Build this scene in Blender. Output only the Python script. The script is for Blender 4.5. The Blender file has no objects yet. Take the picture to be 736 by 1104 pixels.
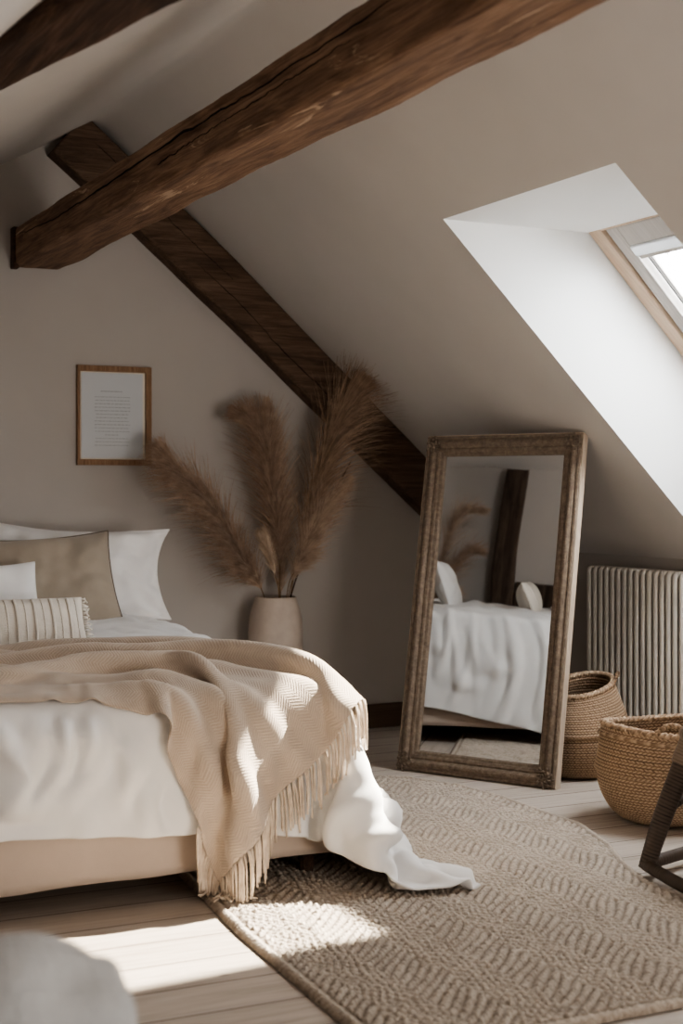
import bpy, bmesh, math, random
import numpy as np
from mathutils import Vector, Matrix, noise
from mathutils.bvhtree import BVHTree

C = bpy.context.collection
SC = bpy.context.scene
PI = math.pi
RND = random.Random(11)

DUVET_DATA = (53, 53, 0.0015, [
162,2982,28,45,-1,-1,40,-4,0,-11,-2,22,-9,-20,35,19,2,29,28,3,30,24,-7,11,17,-20,27,33,15,13,-26,19,-15,-14,41,-12,37,5,5,38,-10,-2,45,0,0,44,9,3,36,-10,-2,51,0,0,45,-1,8,29,3,-7,49,-2,0,43,5,2,40,2,-3,46,0,-3,44,6,-3,34,-15,-2,38,15,-4,48,-4,-3,40,-16,-3,37,12,-4,42,5,-2,46,-7,0,41,-3,-3,40,-4,-4,45,5,-5,37,6,-5,32,-25,-5,48,2,-7,16,32,-12,38,7,-12,
13,-39,17,-21,-26,-13,16,-35,-13,21,-40,-13,14,-43,-5,24,-4,-7,8,-33,-19,40,-18,-13,39,-10,0,46,-8,0,43,-3,14,10,8,-27,23,-1,8,5,39,0,-2,-1,0,-4,-4,15,30,-21,3,-16,5,0,-31,-15,7,1,-1,-5,-1,-7,12,15,31,-5,-8,-22,7,4,6,0,1,0,2,9,0,-1,-6,-14,1,1,-1,1,0,1,-1,4,6,1,-5,5,-1,-4,-2,-8,8,-7,6,1,9,4,-3,-3,-3,0,2,2,1,-2,-1,-2,-9,1,4,9,1,4,-3,0,
-1,4,-1,-5,-6,0,-3,7,-1,3,-6,1,-2,-1,0,-1,3,0,1,-1,0,0,-3,0,1,3,0,3,3,1,2,3,0,-1,-3,-1,1,-2,1,6,0,-20,-13,-8,18,7,5,1,1,0,1,12,8,-7,2,-13,-18,-15,40,-28,0,4,14,1,1,0,-15,-15,21,-13,4,-30,20,-5,9,0,0,3,10,35,1,-28,-28,23,-9,-18,-2,12,18,2,42,5,-2,-21,15,-5,-20,-19,4,-7,-1,8,2,10,-2,0,-10,4,8,2,4,12,-1,3,-2,-11,0,-1,0,-1,
2,3,-1,-1,0,1,0,7,-1,0,-14,0,-2,8,-1,5,6,2,-3,-7,-2,-2,-17,-4,1,0,1,1,8,4,0,8,1,1,7,-1,2,-8,1,-2,3,0,-1,3,0,1,0,1,-1,-10,0,1,12,0,-1,4,-2,-2,-10,1,1,-2,1,1,0,0,4,9,-1,-3,-3,0,3,-3,0,2,0,2,6,-6,-2,-1,7,0,-6,-5,0,12,5,-3,5,20,-12,-15,12,-9,-3,0,4,0,3,-9,-15,-17,21,6,12,-26,3,-8,-7,-1,-5,37,6,5,-12,26,13,5,
2,1,-10,-20,4,10,-17,-6,8,-7,8,9,40,-13,3,-29,10,-5,0,7,0,-18,-20,8,0,7,0,12,-3,7,14,-8,2,-2,-1,-8,-2,-2,5,-1,12,3,-1,-10,-2,0,-6,2,1,17,-1,2,-9,1,0,2,0,-3,-8,-6,2,6,5,-2,13,-2,1,-8,2,1,-9,1,0,4,0,-1,-5,0,-1,3,0,2,7,1,4,-6,1,-2,9,-1,-1,-2,-1,-2,-12,-1,3,17,-1,-3,-14,2,1,1,0,1,9,-1,-2,-6,1,5,-2,2,-1,-12,-1,4,16,1,
4,-2,-3,9,5,-4,3,4,-2,-6,13,-8,-23,11,-8,12,-3,6,-2,-3,2,0,4,-13,-16,-5,-22,4,10,17,-2,-2,3,7,-2,-23,14,15,-8,1,14,18,-10,1,4,-28,-6,0,11,2,-4,6,9,3,19,-15,7,-24,0,0,-6,-11,5,3,14,0,16,-11,10,-2,-10,-5,-2,0,4,3,-2,4,0,8,-1,-4,-16,0,1,5,-1,0,0,1,1,7,-1,-1,-6,-2,2,11,1,-2,1,1,2,-7,0,0,-5,1,-1,14,-2,-1,-9,1,-2,0,1,0,-7,0,
3,10,0,2,-10,1,1,5,0,-2,-6,-3,-3,7,1,4,4,1,0,-8,0,-1,-2,0,-2,10,0,-1,-3,1,7,-4,0,2,1,0,-1,6,-1,8,-4,-1,8,4,-3,0,17,-11,-26,12,-7,-13,-8,5,22,3,-1,-5,-3,-3,5,6,-14,-15,3,-12,-1,-1,17,2,2,-8,0,0,-1,6,26,11,-35,-6,-6,10,3,5,18,3,3,-4,-4,0,-18,-10,0,14,17,2,11,-6,3,-8,-3,3,-18,-16,6,18,-1,9,7,-1,2,-5,1,-1,4,6,1,1,-7,0,
-2,-5,-1,-1,7,-1,0,3,-1,0,-5,2,0,2,0,-1,-3,0,2,13,-2,1,-18,2,-2,7,-4,-1,-5,0,0,0,3,2,3,0,-1,-2,1,1,5,0,0,-3,0,1,-7,-1,-2,10,-1,3,-5,2,1,1,1,-1,1,1,-1,-4,-1,-1,8,-1,-1,0,0,5,-7,1,0,8,-1,0,2,0,16,-3,-4,3,4,-3,-23,26,-14,-23,-17,7,25,16,-7,12,-8,9,-2,-5,2,-22,8,-32,2,8,5,-8,-4,8,8,4,-12,0,0,4,-34,1,6,30,29,8,
-18,-4,-3,5,5,1,-9,-15,-1,18,11,-1,-1,-3,5,-2,-2,7,6,5,-1,3,6,-4,-15,-29,16,13,-4,4,2,-3,0,2,13,-1,-1,-8,-4,0,5,4,-2,5,-5,2,-15,6,0,5,1,-1,-1,0,0,1,-1,1,-5,0,-1,8,-1,0,-7,0,-3,-5,-1,1,0,-3,0,8,0,2,4,4,0,-3,1,-1,1,-1,1,5,0,0,-6,2,3,1,0,1,-9,-1,-3,8,0,1,-3,0,1,4,1,-1,3,-1,3,-6,0,-1,5,0,-3,2,-1,21,3,-4,
-5,20,-12,-33,-5,-1,12,9,-3,18,-1,2,1,-14,11,-17,17,-29,-1,0,0,-5,1,2,1,1,4,-3,-2,-16,5,3,10,6,27,-1,-32,-10,1,14,10,10,1,-5,0,-10,3,1,-8,-13,-1,-5,-2,2,6,8,2,2,-2,5,4,-6,7,14,17,-5,3,-20,12,2,7,2,2,3,-3,-4,-10,4,3,18,-10,2,-17,10,0,11,-3,-2,-13,3,0,3,-1,1,5,-1,0,1,-1,-1,-2,0,-1,4,-2,2,1,1,0,3,-1,1,-13,6,-1,-2,0,-2,-1,0,
0,-3,0,1,2,-1,0,1,0,1,3,0,0,-1,0,3,5,0,-5,-2,0,5,-13,2,0,9,0,0,-3,-1,0,0,1,9,5,-3,9,8,-7,-37,12,-10,6,-1,2,21,6,-4,7,-4,2,-15,9,-14,9,-4,5,-22,2,-3,1,1,-3,4,1,-3,-3,0,-9,2,1,9,9,31,4,17,-8,2,-12,8,1,-6,-1,0,7,2,-1,1,1,1,2,-2,0,3,-2,-1,-5,2,0,-20,3,4,-11,-10,13,12,3,-5,2,1,2,0,4,-2,0,-1,0,0,-4,5,
2,3,-1,-2,-4,-4,-1,4,2,-1,-1,-6,1,-4,7,1,-1,6,-1,1,0,-1,0,1,3,-3,0,0,0,2,-1,1,-2,-1,2,-4,0,-5,4,0,2,1,0,-2,3,1,-1,1,-1,-1,0,0,-1,0,-1,6,-4,4,0,1,3,-9,5,-2,-8,2,0,-2,0,5,-5,-1,-1,5,0,-6,27,-17,-3,-1,-2,24,-4,0,2,1,0,-10,3,-3,7,-1,1,-30,7,-8,-1,0,-1,1,1,0,3,2,-8,2,-3,9,-3,2,-7,13,30,6,4,1,-2,11,-8,0,
-6,5,1,-6,4,1,-4,2,2,-5,2,1,-6,0,0,-9,-2,-2,4,-2,-2,5,5,-2,0,1,1,-1,-1,-1,0,-1,0,0,1,-1,0,0,1,0,0,1,-3,-6,1,0,5,-10,2,-1,12,0,0,2,-1,0,-6,0,2,-3,0,-2,7,0,2,-4,0,0,0,0,0,-2,0,-4,2,-1,4,3,3,1,-4,0,0,1,-3,-4,11,1,2,-6,0,0,3,0,-3,4,3,-3,5,-1,1,1,-2,-3,3,5,-4,5,2,-5,6,4,8,-10,-4,4,-9,15,-3,-1,
-7,4,1,5,-3,1,4,-1,0,-34,8,-10,-2,-1,0,-3,-2,2,7,4,-4,-4,-6,-22,9,4,8,1,-5,15,-17,29,9,16,4,0,1,3,0,-5,-1,-1,4,1,-1,-2,0,0,-4,-2,1,3,1,-2,-4,-2,-2,14,3,0,-2,2,0,-2,0,-1,-2,0,-1,0,-1,1,1,0,0,0,0,0,-1,-1,-3,0,1,2,0,-1,4,0,0,-1,-1,0,-5,-1,-2,14,1,-1,1,-1,4,-18,0,0,7,0,0,-1,0,0,0,-1,0,1,2,0,-6,2,0,6,
-2,-1,7,-2,-3,-13,3,2,4,0,1,1,-2,2,1,1,0,-1,-1,-1,1,0,1,-5,3,1,2,-1,1,2,1,-3,11,0,-2,-2,0,0,1,7,-1,1,-8,2,-3,-30,-15,-2,0,-1,2,3,5,0,36,10,-1,-14,1,1,-2,2,-12,1,0,1,0,-2,-6,18,32,7,-21,-1,2,-14,2,-1,11,2,-1,4,1,-1,4,0,1,-3,0,-1,-12,-2,-1,18,3,-1,-6,1,5,5,1,-5,-2,-2,-4,-3,-2,11,2,0,-7,0,2,0,0,0,-1,-1,0,1,
-1,0,0,1,0,-1,-1,0,0,0,-4,1,-1,3,-8,-1,-3,-5,3,2,12,0,1,6,-3,0,-2,1,0,-3,0,1,0,0,0,2,-1,-4,8,-1,-5,-1,3,5,3,1,-2,-9,-2,6,-3,1,0,0,1,0,0,-2,0,-3,1,2,3,0,-1,0,-1,-1,4,-1,-1,1,3,1,0,-2,0,0,-10,-3,1,-11,-6,-3,12,7,1,3,2,2,17,0,-2,-3,1,-1,-3,0,-1,-9,0,-2,-3,0,-4,0,0,0,-6,35,1,9,-1,4,11,-3,2,-7,0,0,
-18,2,0,-2,0,0,12,2,0,9,2,-1,-10,0,2,2,2,0,4,0,-6,-6,-6,11,2,1,-18,2,3,8,1,0,1,-2,-1,7,-1,0,-7,1,1,-1,-1,0,0,1,-1,-3,-3,0,1,0,-3,-3,2,3,5,1,2,2,-2,-1,-5,0,-5,12,1,2,-6,-1,3,-1,1,-1,-3,0,-1,-9,-2,0,-6,1,0,0,2,5,14,-2,-2,2,-2,-1,0,2,0,1,-2,1,0,2,0,0,1,0,3,-5,-2,-8,1,1,5,6,1,2,-1,0,3,1,-1,-1,
2,0,0,-3,0,1,9,-1,-1,2,0,0,-22,1,-2,3,-2,0,-3,2,-7,1,0,1,-1,1,0,-4,35,6,-8,-2,1,-2,0,0,18,3,-2,4,-3,0,4,1,1,-10,2,0,-5,0,-1,2,2,2,3,-1,-1,0,-2,-3,-1,2,-2,2,0,1,1,0,3,-1,0,2,-3,-1,1,2,0,1,-1,0,-5,0,1,0,-1,0,0,0,0,-1,0,0,-1,1,-1,7,-3,-4,7,-2,-2,-3,3,5,-22,0,3,10,-1,-1,5,0,0,-3,2,0,1,-1,1,0,
2,1,1,-1,-3,7,-4,-4,3,3,1,-2,0,4,-5,-1,0,-5,1,0,1,-2,0,-5,-2,-1,10,2,4,-6,5,0,3,3,-3,2,-3,0,0,4,0,-1,6,-2,2,-3,1,0,-22,1,-3,5,0,0,4,1,1,5,-1,4,-9,1,-12,0,0,1,-4,36,6,6,-1,1,5,0,-1,-17,-4,1,0,-1,-1,1,4,0,3,1,-1,6,1,0,1,0,-1,0,1,0,1,-1,-5,0,1,0,3,1,3,-1,0,3,-3,-1,-8,0,0,5,0,-1,-6,0,2,7,
-1,-1,2,1,-1,-3,0,1,0,-1,0,0,1,0,-4,-3,-2,-8,0,0,1,3,2,13,-2,-3,11,-1,-1,-2,3,0,0,-1,3,-7,-2,1,-3,2,0,1,-1,-4,-8,-2,0,-4,2,4,2,-1,1,6,0,0,4,1,0,0,-2,-1,1,-2,1,-9,4,2,6,4,-1,4,-2,-1,2,6,-1,-1,-5,0,0,-3,0,1,-5,0,-2,10,1,0,10,-5,2,-2,1,0,-11,4,-3,-7,0,-3,0,0,-2,-6,35,5,-1,0,0,2,0,0,-2,0,-1,8,3,3,
-3,-1,0,5,-1,-3,-6,1,-1,2,0,1,1,-1,0,2,1,-6,3,0,-2,-1,0,6,-2,0,-1,-6,-3,11,4,1,-23,3,2,12,-2,0,-2,-1,-1,0,1,0,1,0,1,3,0,0,-1,-1,-1,0,0,1,0,-1,0,0,2,0,8,-2,-3,-22,-1,-2,1,2,4,3,-1,1,6,0,0,3,1,0,-1,-3,0,1,1,1,2,2,1,-1,-2,-1,-1,0,-1,1,0,1,0,-2,0,0,2,2,1,1,1,-3,-2,-3,5,9,-2,3,-6,0,-2,2,2,0,
0,0,1,2,-1,0,5,-3,0,-2,2,2,-8,2,0,-7,0,-8,4,2,-4,-1,-1,3,2,36,7,-8,-1,0,-5,0,-2,7,2,1,2,0,1,6,-1,-3,-4,2,1,3,-2,-3,-3,0,2,1,1,0,1,0,-2,0,0,-1,0,0,4,-3,-2,-2,2,1,-13,2,2,12,0,1,-2,-4,-4,4,0,-1,-5,4,3,3,-2,1,-4,-1,-1,3,1,0,-1,-1,0,1,1,1,0,-1,-2,-8,-1,0,11,2,2,-3,2,1,-1,-5,-3,7,2,1,-2,1,0,-4,
-3,0,1,2,2,2,0,-1,4,-2,-2,0,1,1,-2,0,1,-4,-2,0,0,1,1,0,0,-1,-1,3,-2,7,-1,-1,0,-3,4,-3,7,-1,1,-4,0,0,-1,-1,1,-3,0,0,1,1,1,13,-1,0,-9,2,-3,-6,-1,-4,-1,0,-1,-9,33,6,5,2,0,0,1,0,0,0,0,8,0,-2,2,1,1,-16,-3,-5,6,2,3,6,1,0,0,0,0,0,0,-2,0,0,2,0,0,-5,-1,-1,-3,1,1,7,2,1,-1,-4,-3,10,-2,-2,-13,5,4,4,
-1,1,-1,-4,-5,14,4,2,-5,0,2,-10,-2,0,1,1,0,0,0,0,0,-2,0,-1,4,2,0,-4,-3,1,-1,0,-5,3,1,1,-2,1,5,-1,0,-1,3,0,-4,-3,-1,-3,-2,-2,0,3,3,2,-1,0,5,-1,0,0,1,0,0,-2,-3,1,-4,0,2,1,3,-2,15,-1,3,-9,2,0,-5,-2,2,8,-2,-1,-7,3,1,-1,0,1,4,0,0,9,-1,1,-14,1,-6,0,1,-3,-5,35,7,-2,0,-1,1,0,-2,5,1,0,9,-1,0,-22,-1,-3,
16,1,2,3,0,0,-4,1,1,0,0,-1,1,0,-1,0,1,-1,-1,0,2,0,0,1,1,1,-1,-1,-2,1,-1,-1,-12,1,1,11,4,1,-2,-4,-2,13,0,2,-14,0,-1,-8,0,1,10,-1,0,-1,2,0,0,-2,-1,0,1,1,0,1,0,1,-4,-3,9,2,1,-1,2,3,-5,-4,-1,-4,1,0,0,1,-1,1,-3,-2,0,2,2,0,1,2,0,-2,0,0,-1,0,0,1,0,0,-1,-1,-1,1,-2,4,3,1,-2,-11,1,1,12,-4,4,15,-1,0,
-8,5,-3,-2,0,1,-9,0,0,-8,-2,0,11,2,5,-5,0,-1,-5,2,-10,-8,34,7,3,0,-3,2,2,1,10,0,-3,-6,1,2,-6,-1,-1,13,0,-2,-12,1,5,7,0,-1,-1,0,-1,0,0,-2,1,0,-1,0,0,0,-1,0,0,0,-1,0,0,-1,1,-2,-1,-1,5,4,-1,-2,0,8,-2,-2,-9,-2,-3,-4,4,5,5,-3,-1,4,1,0,-1,1,1,-2,-2,-1,0,2,0,-2,-2,-3,-1,0,1,-7,1,3,0,-2,0,6,-1,-1,4,2,1,0,
-1,0,0,-1,-1,0,1,2,0,-1,0,0,-1,-2,3,1,0,-3,0,1,0,-3,0,1,6,0,2,-4,-1,1,14,-1,1,-8,-1,2,-9,2,-3,-4,1,-1,14,1,1,0,-2,1,-11,0,2,-7,-2,-3,11,2,4,-6,1,-10,2,35,6,-10,0,-1,12,1,-4,0,0,2,-13,-1,-1,17,0,0,-14,1,4,10,1,-1,-2,0,-1,-1,-1,-2,1,1,0,1,1,-1,-1,-1,-1,0,0,1,1,0,0,-2,0,-3,1,1,5,0,-1,5,-2,-3,-11,-4,-2,1,
8,7,-3,-2,-1,12,-3,-2,-4,4,2,-3,-1,-1,2,-1,0,0,1,0,2,-2,0,2,-1,1,-5,2,2,1,-2,-2,0,-1,-1,-1,3,1,0,-4,-1,0,1,1,0,2,2,0,-2,-3,5,-2,0,-7,2,1,3,0,0,0,-1,-1,0,2,1,2,3,-1,-1,-6,-3,1,-9,-1,1,7,4,-1,11,2,2,-18,-4,2,5,1,2,14,1,-4,-14,0,-1,-4,-2,-1,1,2,-1,-9,34,11,8,3,-7,1,-1,0,1,0,0,-4,0,0,6,1,1,2,0,1,
-3,0,0,-2,-1,-1,2,0,-2,1,1,-2,1,0,1,-3,-1,7,0,1,-7,2,0,-1,-1,-1,2,0,1,-1,1,0,-5,-4,-1,8,4,3,-12,1,0,14,-5,-2,-6,2,0,-2,3,0,6,-3,0,-3,0,0,-1,1,0,0,-3,0,-3,2,2,3,0,0,0,-3,-2,0,2,1,1,0,0,0,-2,-1,0,1,2,0,0,-1,5,-3,-1,-10,0,1,5,2,0,0,-1,-1,0,-1,1,0,1,0,1,0,-1,2,-3,-1,1,14,2,1,-7,1,-1,-9,-3,1,
9,2,1,-4,1,-3,3,1,0,2,-1,0,-15,-2,-1,-5,-3,-7,-2,36,11,2,1,-7,-5,-1,3,2,0,-3,1,0,1,1,0,0,1,1,0,-1,-1,1,-2,0,-2,4,1,-2,3,1,2,0,0,-1,-3,0,2,2,-1,-3,0,0,0,0,0,-1,0,0,0,-2,-1,1,0,1,-6,3,1,7,-3,0,-5,0,-3,3,5,2,8,-4,0,-6,-2,-1,0,3,2,-1,-3,-1,-1,0,0,0,1,3,2,-2,-3,-2,0,-1,0,2,1,-1,-3,0,1,0,1,0,
1,0,6,-2,-1,-10,-1,-1,9,2,0,-4,1,2,0,-2,0,0,0,0,0,1,0,2,0,0,2,3,0,1,-9,1,-3,6,-2,2,0,0,2,-1,0,0,9,1,-1,-12,3,-3,14,-3,3,-1,-1,0,-22,-2,-8,2,36,3,4,-2,6,-4,1,-8,-6,1,4,6,0,-1,-3,1,1,2,-1,1,-2,0,-2,7,0,-3,-3,1,2,2,0,-2,-6,-2,11,2,-1,-6,3,1,-1,-1,2,-3,-1,0,0,1,0,0,-2,0,-1,1,1,0,1,0,8,-3,-5,-5,
3,4,3,1,1,-9,-3,0,4,0,-1,-2,1,0,2,-3,0,0,2,2,6,0,-3,0,-4,-4,-4,2,3,-2,1,3,1,-3,-1,-1,2,1,0,2,0,-4,-2,-1,6,-1,0,-1,2,2,-2,-3,-1,1,-1,0,0,0,0,0,1,-1,2,0,0,1,0,1,1,3,1,0,-3,-1,0,7,-2,2,-1,1,-1,-5,4,-4,15,-4,4,-3,0,0,-6,1,-1,-7,1,-1,-2,36,6,-8,-1,-6,12,2,3,-8,-1,3,4,0,0,4,0,-1,0,1,-1,-2,0,0,
0,0,0,4,1,1,1,0,-3,-3,-2,-5,-1,-2,-10,2,4,9,-1,-2,4,0,1,1,1,1,0,-1,-1,0,3,0,2,-2,-1,-7,-3,0,11,4,1,-10,-3,-2,7,-2,0,-9,3,3,4,-2,-1,2,1,1,1,1,0,-7,-3,-2,-1,0,1,6,3,2,1,-3,-1,1,0,-1,0,1,1,-2,-2,-1,4,-2,-2,2,3,3,-12,-2,-1,7,0,1,0,-1,-1,1,1,0,0,-1,1,2,2,0,2,1,1,-1,1,-1,1,-1,-1,2,-5,1,-1,9,2,-2,
8,-3,1,-1,-1,2,-15,1,-1,-1,1,-1,6,1,-1,-3,36,7,-1,0,-1,0,-1,1,2,1,0,0,-1,-3,4,1,-1,-3,0,1,5,0,-1,-2,1,2,3,1,-4,-8,-5,15,3,0,-10,4,5,-1,0,-1,-3,-3,0,0,2,1,-1,-2,-1,1,1,0,0,1,1,1,-4,-2,3,5,2,-14,-1,-1,14,-3,0,0,1,-2,-1,1,2,-3,-3,0,0,1,1,-1,0,-2,1,-2,-1,0,3,4,-1,0,0,5,-4,-2,-2,1,1,-3,2,-1,2,-3,-1,-5,
0,2,-6,-1,-2,11,3,3,0,-2,-1,-1,-1,-1,0,1,1,0,-1,0,0,2,0,4,0,0,0,4,-1,0,4,0,2,5,1,-2,-1,0,-1,-5,0,2,-14,-2,1,-4,1,-2,11,3,-2,12,-1,2,-5,35,9,1,1,-1,0,0,0,9,0,-3,-9,1,1,5,0,-3,0,-1,1,0,1,-1,-2,-1,1,1,-2,3,2,-1,-14,0,4,-2,4,2,10,-5,-2,0,0,-1,4,1,1,-2,0,-1,-2,2,1,1,-2,-1,1,-1,0,-5,4,2,8,-3,-3,-14,
-3,0,3,3,4,4,-2,-2,3,0,0,-1,1,0,1,-3,0,0,2,2,-1,2,1,6,-5,-3,-2,0,-1,-7,2,1,4,-1,0,0,-1,0,-1,-1,-1,2,4,4,-1,-2,-2,-2,-4,-3,3,3,3,-1,-1,0,0,0,0,1,3,-1,3,0,0,0,-1,1,1,-2,0,-1,-6,-1,-1,-6,-4,1,-1,-2,3,2,4,-2,17,5,-1,16,-4,2,-7,-1,1,-4,36,6,2,0,1,4,0,-1,-10,-1,0,15,0,-7,-11,0,5,0,2,1,0,-1,-1,4,1,-1,
4,-3,-6,-4,4,3,5,0,2,-2,-1,-1,-3,-2,8,2,2,-9,1,-1,5,-2,0,-2,1,1,-2,-1,0,-3,2,0,2,0,-1,-3,-4,-1,6,2,3,-6,-1,0,3,-2,-1,1,1,0,0,0,0,1,0,0,1,1,1,-1,0,-1,1,-2,-2,0,-1,2,0,2,0,-2,-3,0,0,0,0,0,4,3,1,-3,-3,5,-4,-2,-4,4,3,-1,-1,0,0,1,0,5,-3,-1,-6,5,0,6,1,1,-1,0,-1,0,-1,0,-1,2,1,1,3,0,2,-1,0,0,
11,0,0,-3,-2,-1,-22,-3,1,-9,0,1,-1,36,4,-3,0,1,0,0,1,0,-1,-2,4,2,1,-7,-1,3,-1,-1,-2,5,3,-3,5,-1,-2,-1,1,-3,2,-1,1,-1,0,3,-2,-2,8,0,1,-10,2,0,6,-1,1,-10,0,0,3,2,0,2,-2,-1,2,2,2,-3,-4,-2,1,0,2,0,2,0,-1,-2,-1,3,-2,-1,-1,2,0,3,0,1,-4,0,0,0,1,-1,1,-1,-1,0,-1,0,-9,3,1,7,-3,1,1,-1,0,1,1,1,0,0,-1,0,
-1,-1,-4,1,2,3,-1,0,1,1,0,8,-4,0,-12,2,-2,10,3,2,-2,-1,0,0,1,0,1,1,0,-1,0,0,0,0,-1,1,1,0,0,-13,-2,-1,-5,-2,2,10,3,0,9,3,0,-2,36,4,-1,1,0,-1,0,0,2,0,1,-8,-1,4,8,1,-1,4,1,0,11,-4,-7,-13,0,2,2,3,0,0,0,-2,0,-1,5,-1,1,-6,1,-2,2,2,3,-7,-5,-3,8,3,0,0,0,2,-1,-1,0,-2,0,0,3,-1,0,0,0,1,-2,0,-2,0,
0,-1,0,0,0,8,1,2,-8,-1,0,-1,-1,0,2,0,0,1,-1,-1,-8,0,2,8,1,-1,-2,0,1,1,-2,-1,2,0,0,-2,0,0,-1,-1,1,-2,-1,-1,1,2,-1,10,-2,2,-13,1,-3,15,-2,2,-16,5,1,9,2,0,1,-2,-1,0,2,1,0,0,-1,0,-3,1,0,-2,0,0,5,0,0,2,-1,2,1,2,0,-12,-1,-1,-3,38,6,-1,-1,-2,-1,-1,1,3,1,0,1,-1,1,7,0,-2,-5,-3,0,-11,2,1,6,1,5,7,1,-10,
-2,0,1,1,0,-1,0,-2,-4,1,2,-1,-2,-3,17,-1,0,-12,3,4,1,-1,0,-1,-2,-1,2,1,-1,0,-1,1,1,1,-1,-1,-1,0,7,-3,-1,0,3,2,-12,1,1,1,-3,-2,10,-1,1,-5,1,0,-2,-1,0,1,2,0,-2,1,2,2,-3,-4,9,-1,2,-9,1,0,0,-1,0,0,0,0,0,2,0,6,0,-1,-14,0,-3,17,-4,3,-19,6,4,10,-2,0,0,4,-2,4,0,0,0,-2,0,-3,5,0,1,-5,0,2,-1,0,-1,1,0,1,
-2,0,1,-5,0,0,7,2,-1,-9,34,9,6,2,-1,-1,0,2,0,-2,-1,1,3,-5,-2,-1,0,3,1,-2,-1,-1,7,6,2,-1,-2,-3,3,0,1,-10,0,0,1,1,1,1,1,-1,1,-1,-1,-14,0,3,14,1,-1,-2,-4,-2,1,1,2,0,0,0,-1,0,0,-1,-1,0,0,-1,-1,-7,1,0,2,2,1,2,-2,-4,8,0,2,-2,0,1,-4,-1,1,1,-1,0,1,1,1,0,-1,-3,8,0,1,-6,1,-1,-1,0,2,0,-1,0,0,0,1,-1,
1,-1,-5,-1,0,4,-1,2,-4,4,0,4,-1,-1,1,3,-1,5,-9,0,-1,7,1,-3,5,1,0,-8,-1,0,8,-1,2,-7,0,1,1,1,1,5,0,-1,3,0,-1,4,-3,0,-11,30,18,13,7,-6,3,0,-2,-10,0,2,3,0,-9,-1,0,2,5,0,-1,2,0,1,0,-3,-2,-3,2,2,1,0,5,2,1,-9,-2,-1,2,-1,1,0,-1,0,0,3,-1,-2,-2,0,0,-2,-2,0,0,-1,-2,2,4,4,-2,0,3,0,0,-3,1,0,0,0,0,-2,
-1,-1,3,-1,1,-7,0,0,4,1,0,-1,1,0,3,-2,0,2,-1,-1,-2,0,0,-8,0,1,-2,0,1,6,1,0,4,0,1,-4,-1,-1,4,-1,0,-2,0,1,2,0,-1,-9,2,1,8,0,-1,3,-1,-2,-1,7,2,0,-3,0,-2,-5,1,0,2,0,2,10,-2,1,-5,1,1,-4,-1,-1,-3,0,1,-4,-1,0,-2,-2,-1,-6,35,16,9,1,-7,-8,0,1,4,1,-7,3,-1,3,-2,0,0,2,0,-2,5,0,-3,-6,1,1,1,1,-6,2,-2,2,
0,1,1,-3,-1,9,0,1,-7,0,0,2,0,-1,-2,0,-3,-1,-4,1,0,5,4,7,-4,-3,1,-1,2,-9,1,0,2,0,0,1,1,0,-1,-1,-1,0,0,1,2,0,0,-10,1,0,10,0,0,0,-1,0,-7,-2,0,4,1,0,1,0,1,-2,1,-1,3,0,1,-3,1,-1,4,-2,1,-5,-1,-1,11,1,1,-7,0,0,1,0,-1,-1,-3,0,-3,1,1,5,2,-1,-2,-3,2,0,3,-1,2,12,-4,5,-11,4,-3,0,0,-1,5,0,1,-2,0,0,
3,-1,0,-3,1,1,-7,33,15,4,2,-8,-11,-2,-1,15,3,-8,-3,0,11,0,0,-1,12,0,-11,-12,1,5,3,0,-1,2,-2,-5,2,3,3,-3,-3,3,0,2,0,0,-1,3,-1,1,-2,0,0,-2,-2,0,6,3,1,1,0,-2,-6,1,2,-8,-7,-4,6,3,1,1,1,2,0,-2,1,-1,0,0,-1,0,0,2,1,-1,2,-1,-1,-2,-2,0,4,1,-1,3,1,2,-2,-2,0,-4,0,0,-1,1,1,0,0,-3,7,0,0,1,-1,1,3,0,0,-18,
0,1,7,1,1,-1,-2,0,2,1,0,-1,0,0,1,-1,0,1,11,-2,4,6,-2,3,-19,4,-4,0,1,-1,8,0,0,3,0,1,-4,0,2,0,-1,-1,2,1,1,-14,32,9,1,-1,6,4,4,-8,6,2,1,-3,-2,0,5,1,-1,5,0,-4,-6,-2,0,3,2,-1,1,1,-1,-1,-3,-1,-3,1,10,1,-1,-13,3,3,2,-1,-2,6,-2,3,-3,0,0,-5,2,-1,0,-1,0,-2,-2,-2,3,3,3,1,0,0,6,-1,-3,3,0,-1,-7,-2,2,1,
0,0,3,0,1,-6,-1,1,4,0,-2,-5,1,1,-3,0,-1,4,0,1,3,-1,0,2,-2,0,-5,1,-1,-6,-3,0,-2,3,-2,0,2,4,8,0,0,0,-1,-2,11,-1,2,-6,0,0,-2,0,0,0,3,-1,5,-6,0,-1,-1,0,0,9,2,0,-7,-1,0,5,1,-1,4,-1,1,-5,0,1,2,0,0,1,-1,0,-10,33,14,-2,-1,0,6,2,-4,-1,0,-2,-1,1,0,11,0,-8,-9,2,7,12,0,-3,-5,0,1,0,1,-5,-1,-1,2,1,-1,-4,
3,1,0,-2,-1,6,-2,1,4,0,-1,-1,1,1,-6,-1,0,-1,-3,0,2,0,0,2,5,0,0,-3,-2,-3,-2,1,-3,1,0,9,1,0,1,1,2,-10,-2,-2,15,-2,1,-14,0,1,2,1,0,2,0,-1,-3,0,0,-2,0,-1,10,-2,2,-6,-1,0,-1,3,-1,2,1,1,-1,-1,-1,3,-1,-2,-1,0,2,0,-1,-1,-3,2,2,0,1,0,4,3,1,3,-3,0,0,-2,0,-1,-1,-1,-1,9,-1,0,3,-1,1,-6,2,0,0,-1,-2,-2,1,1,
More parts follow.
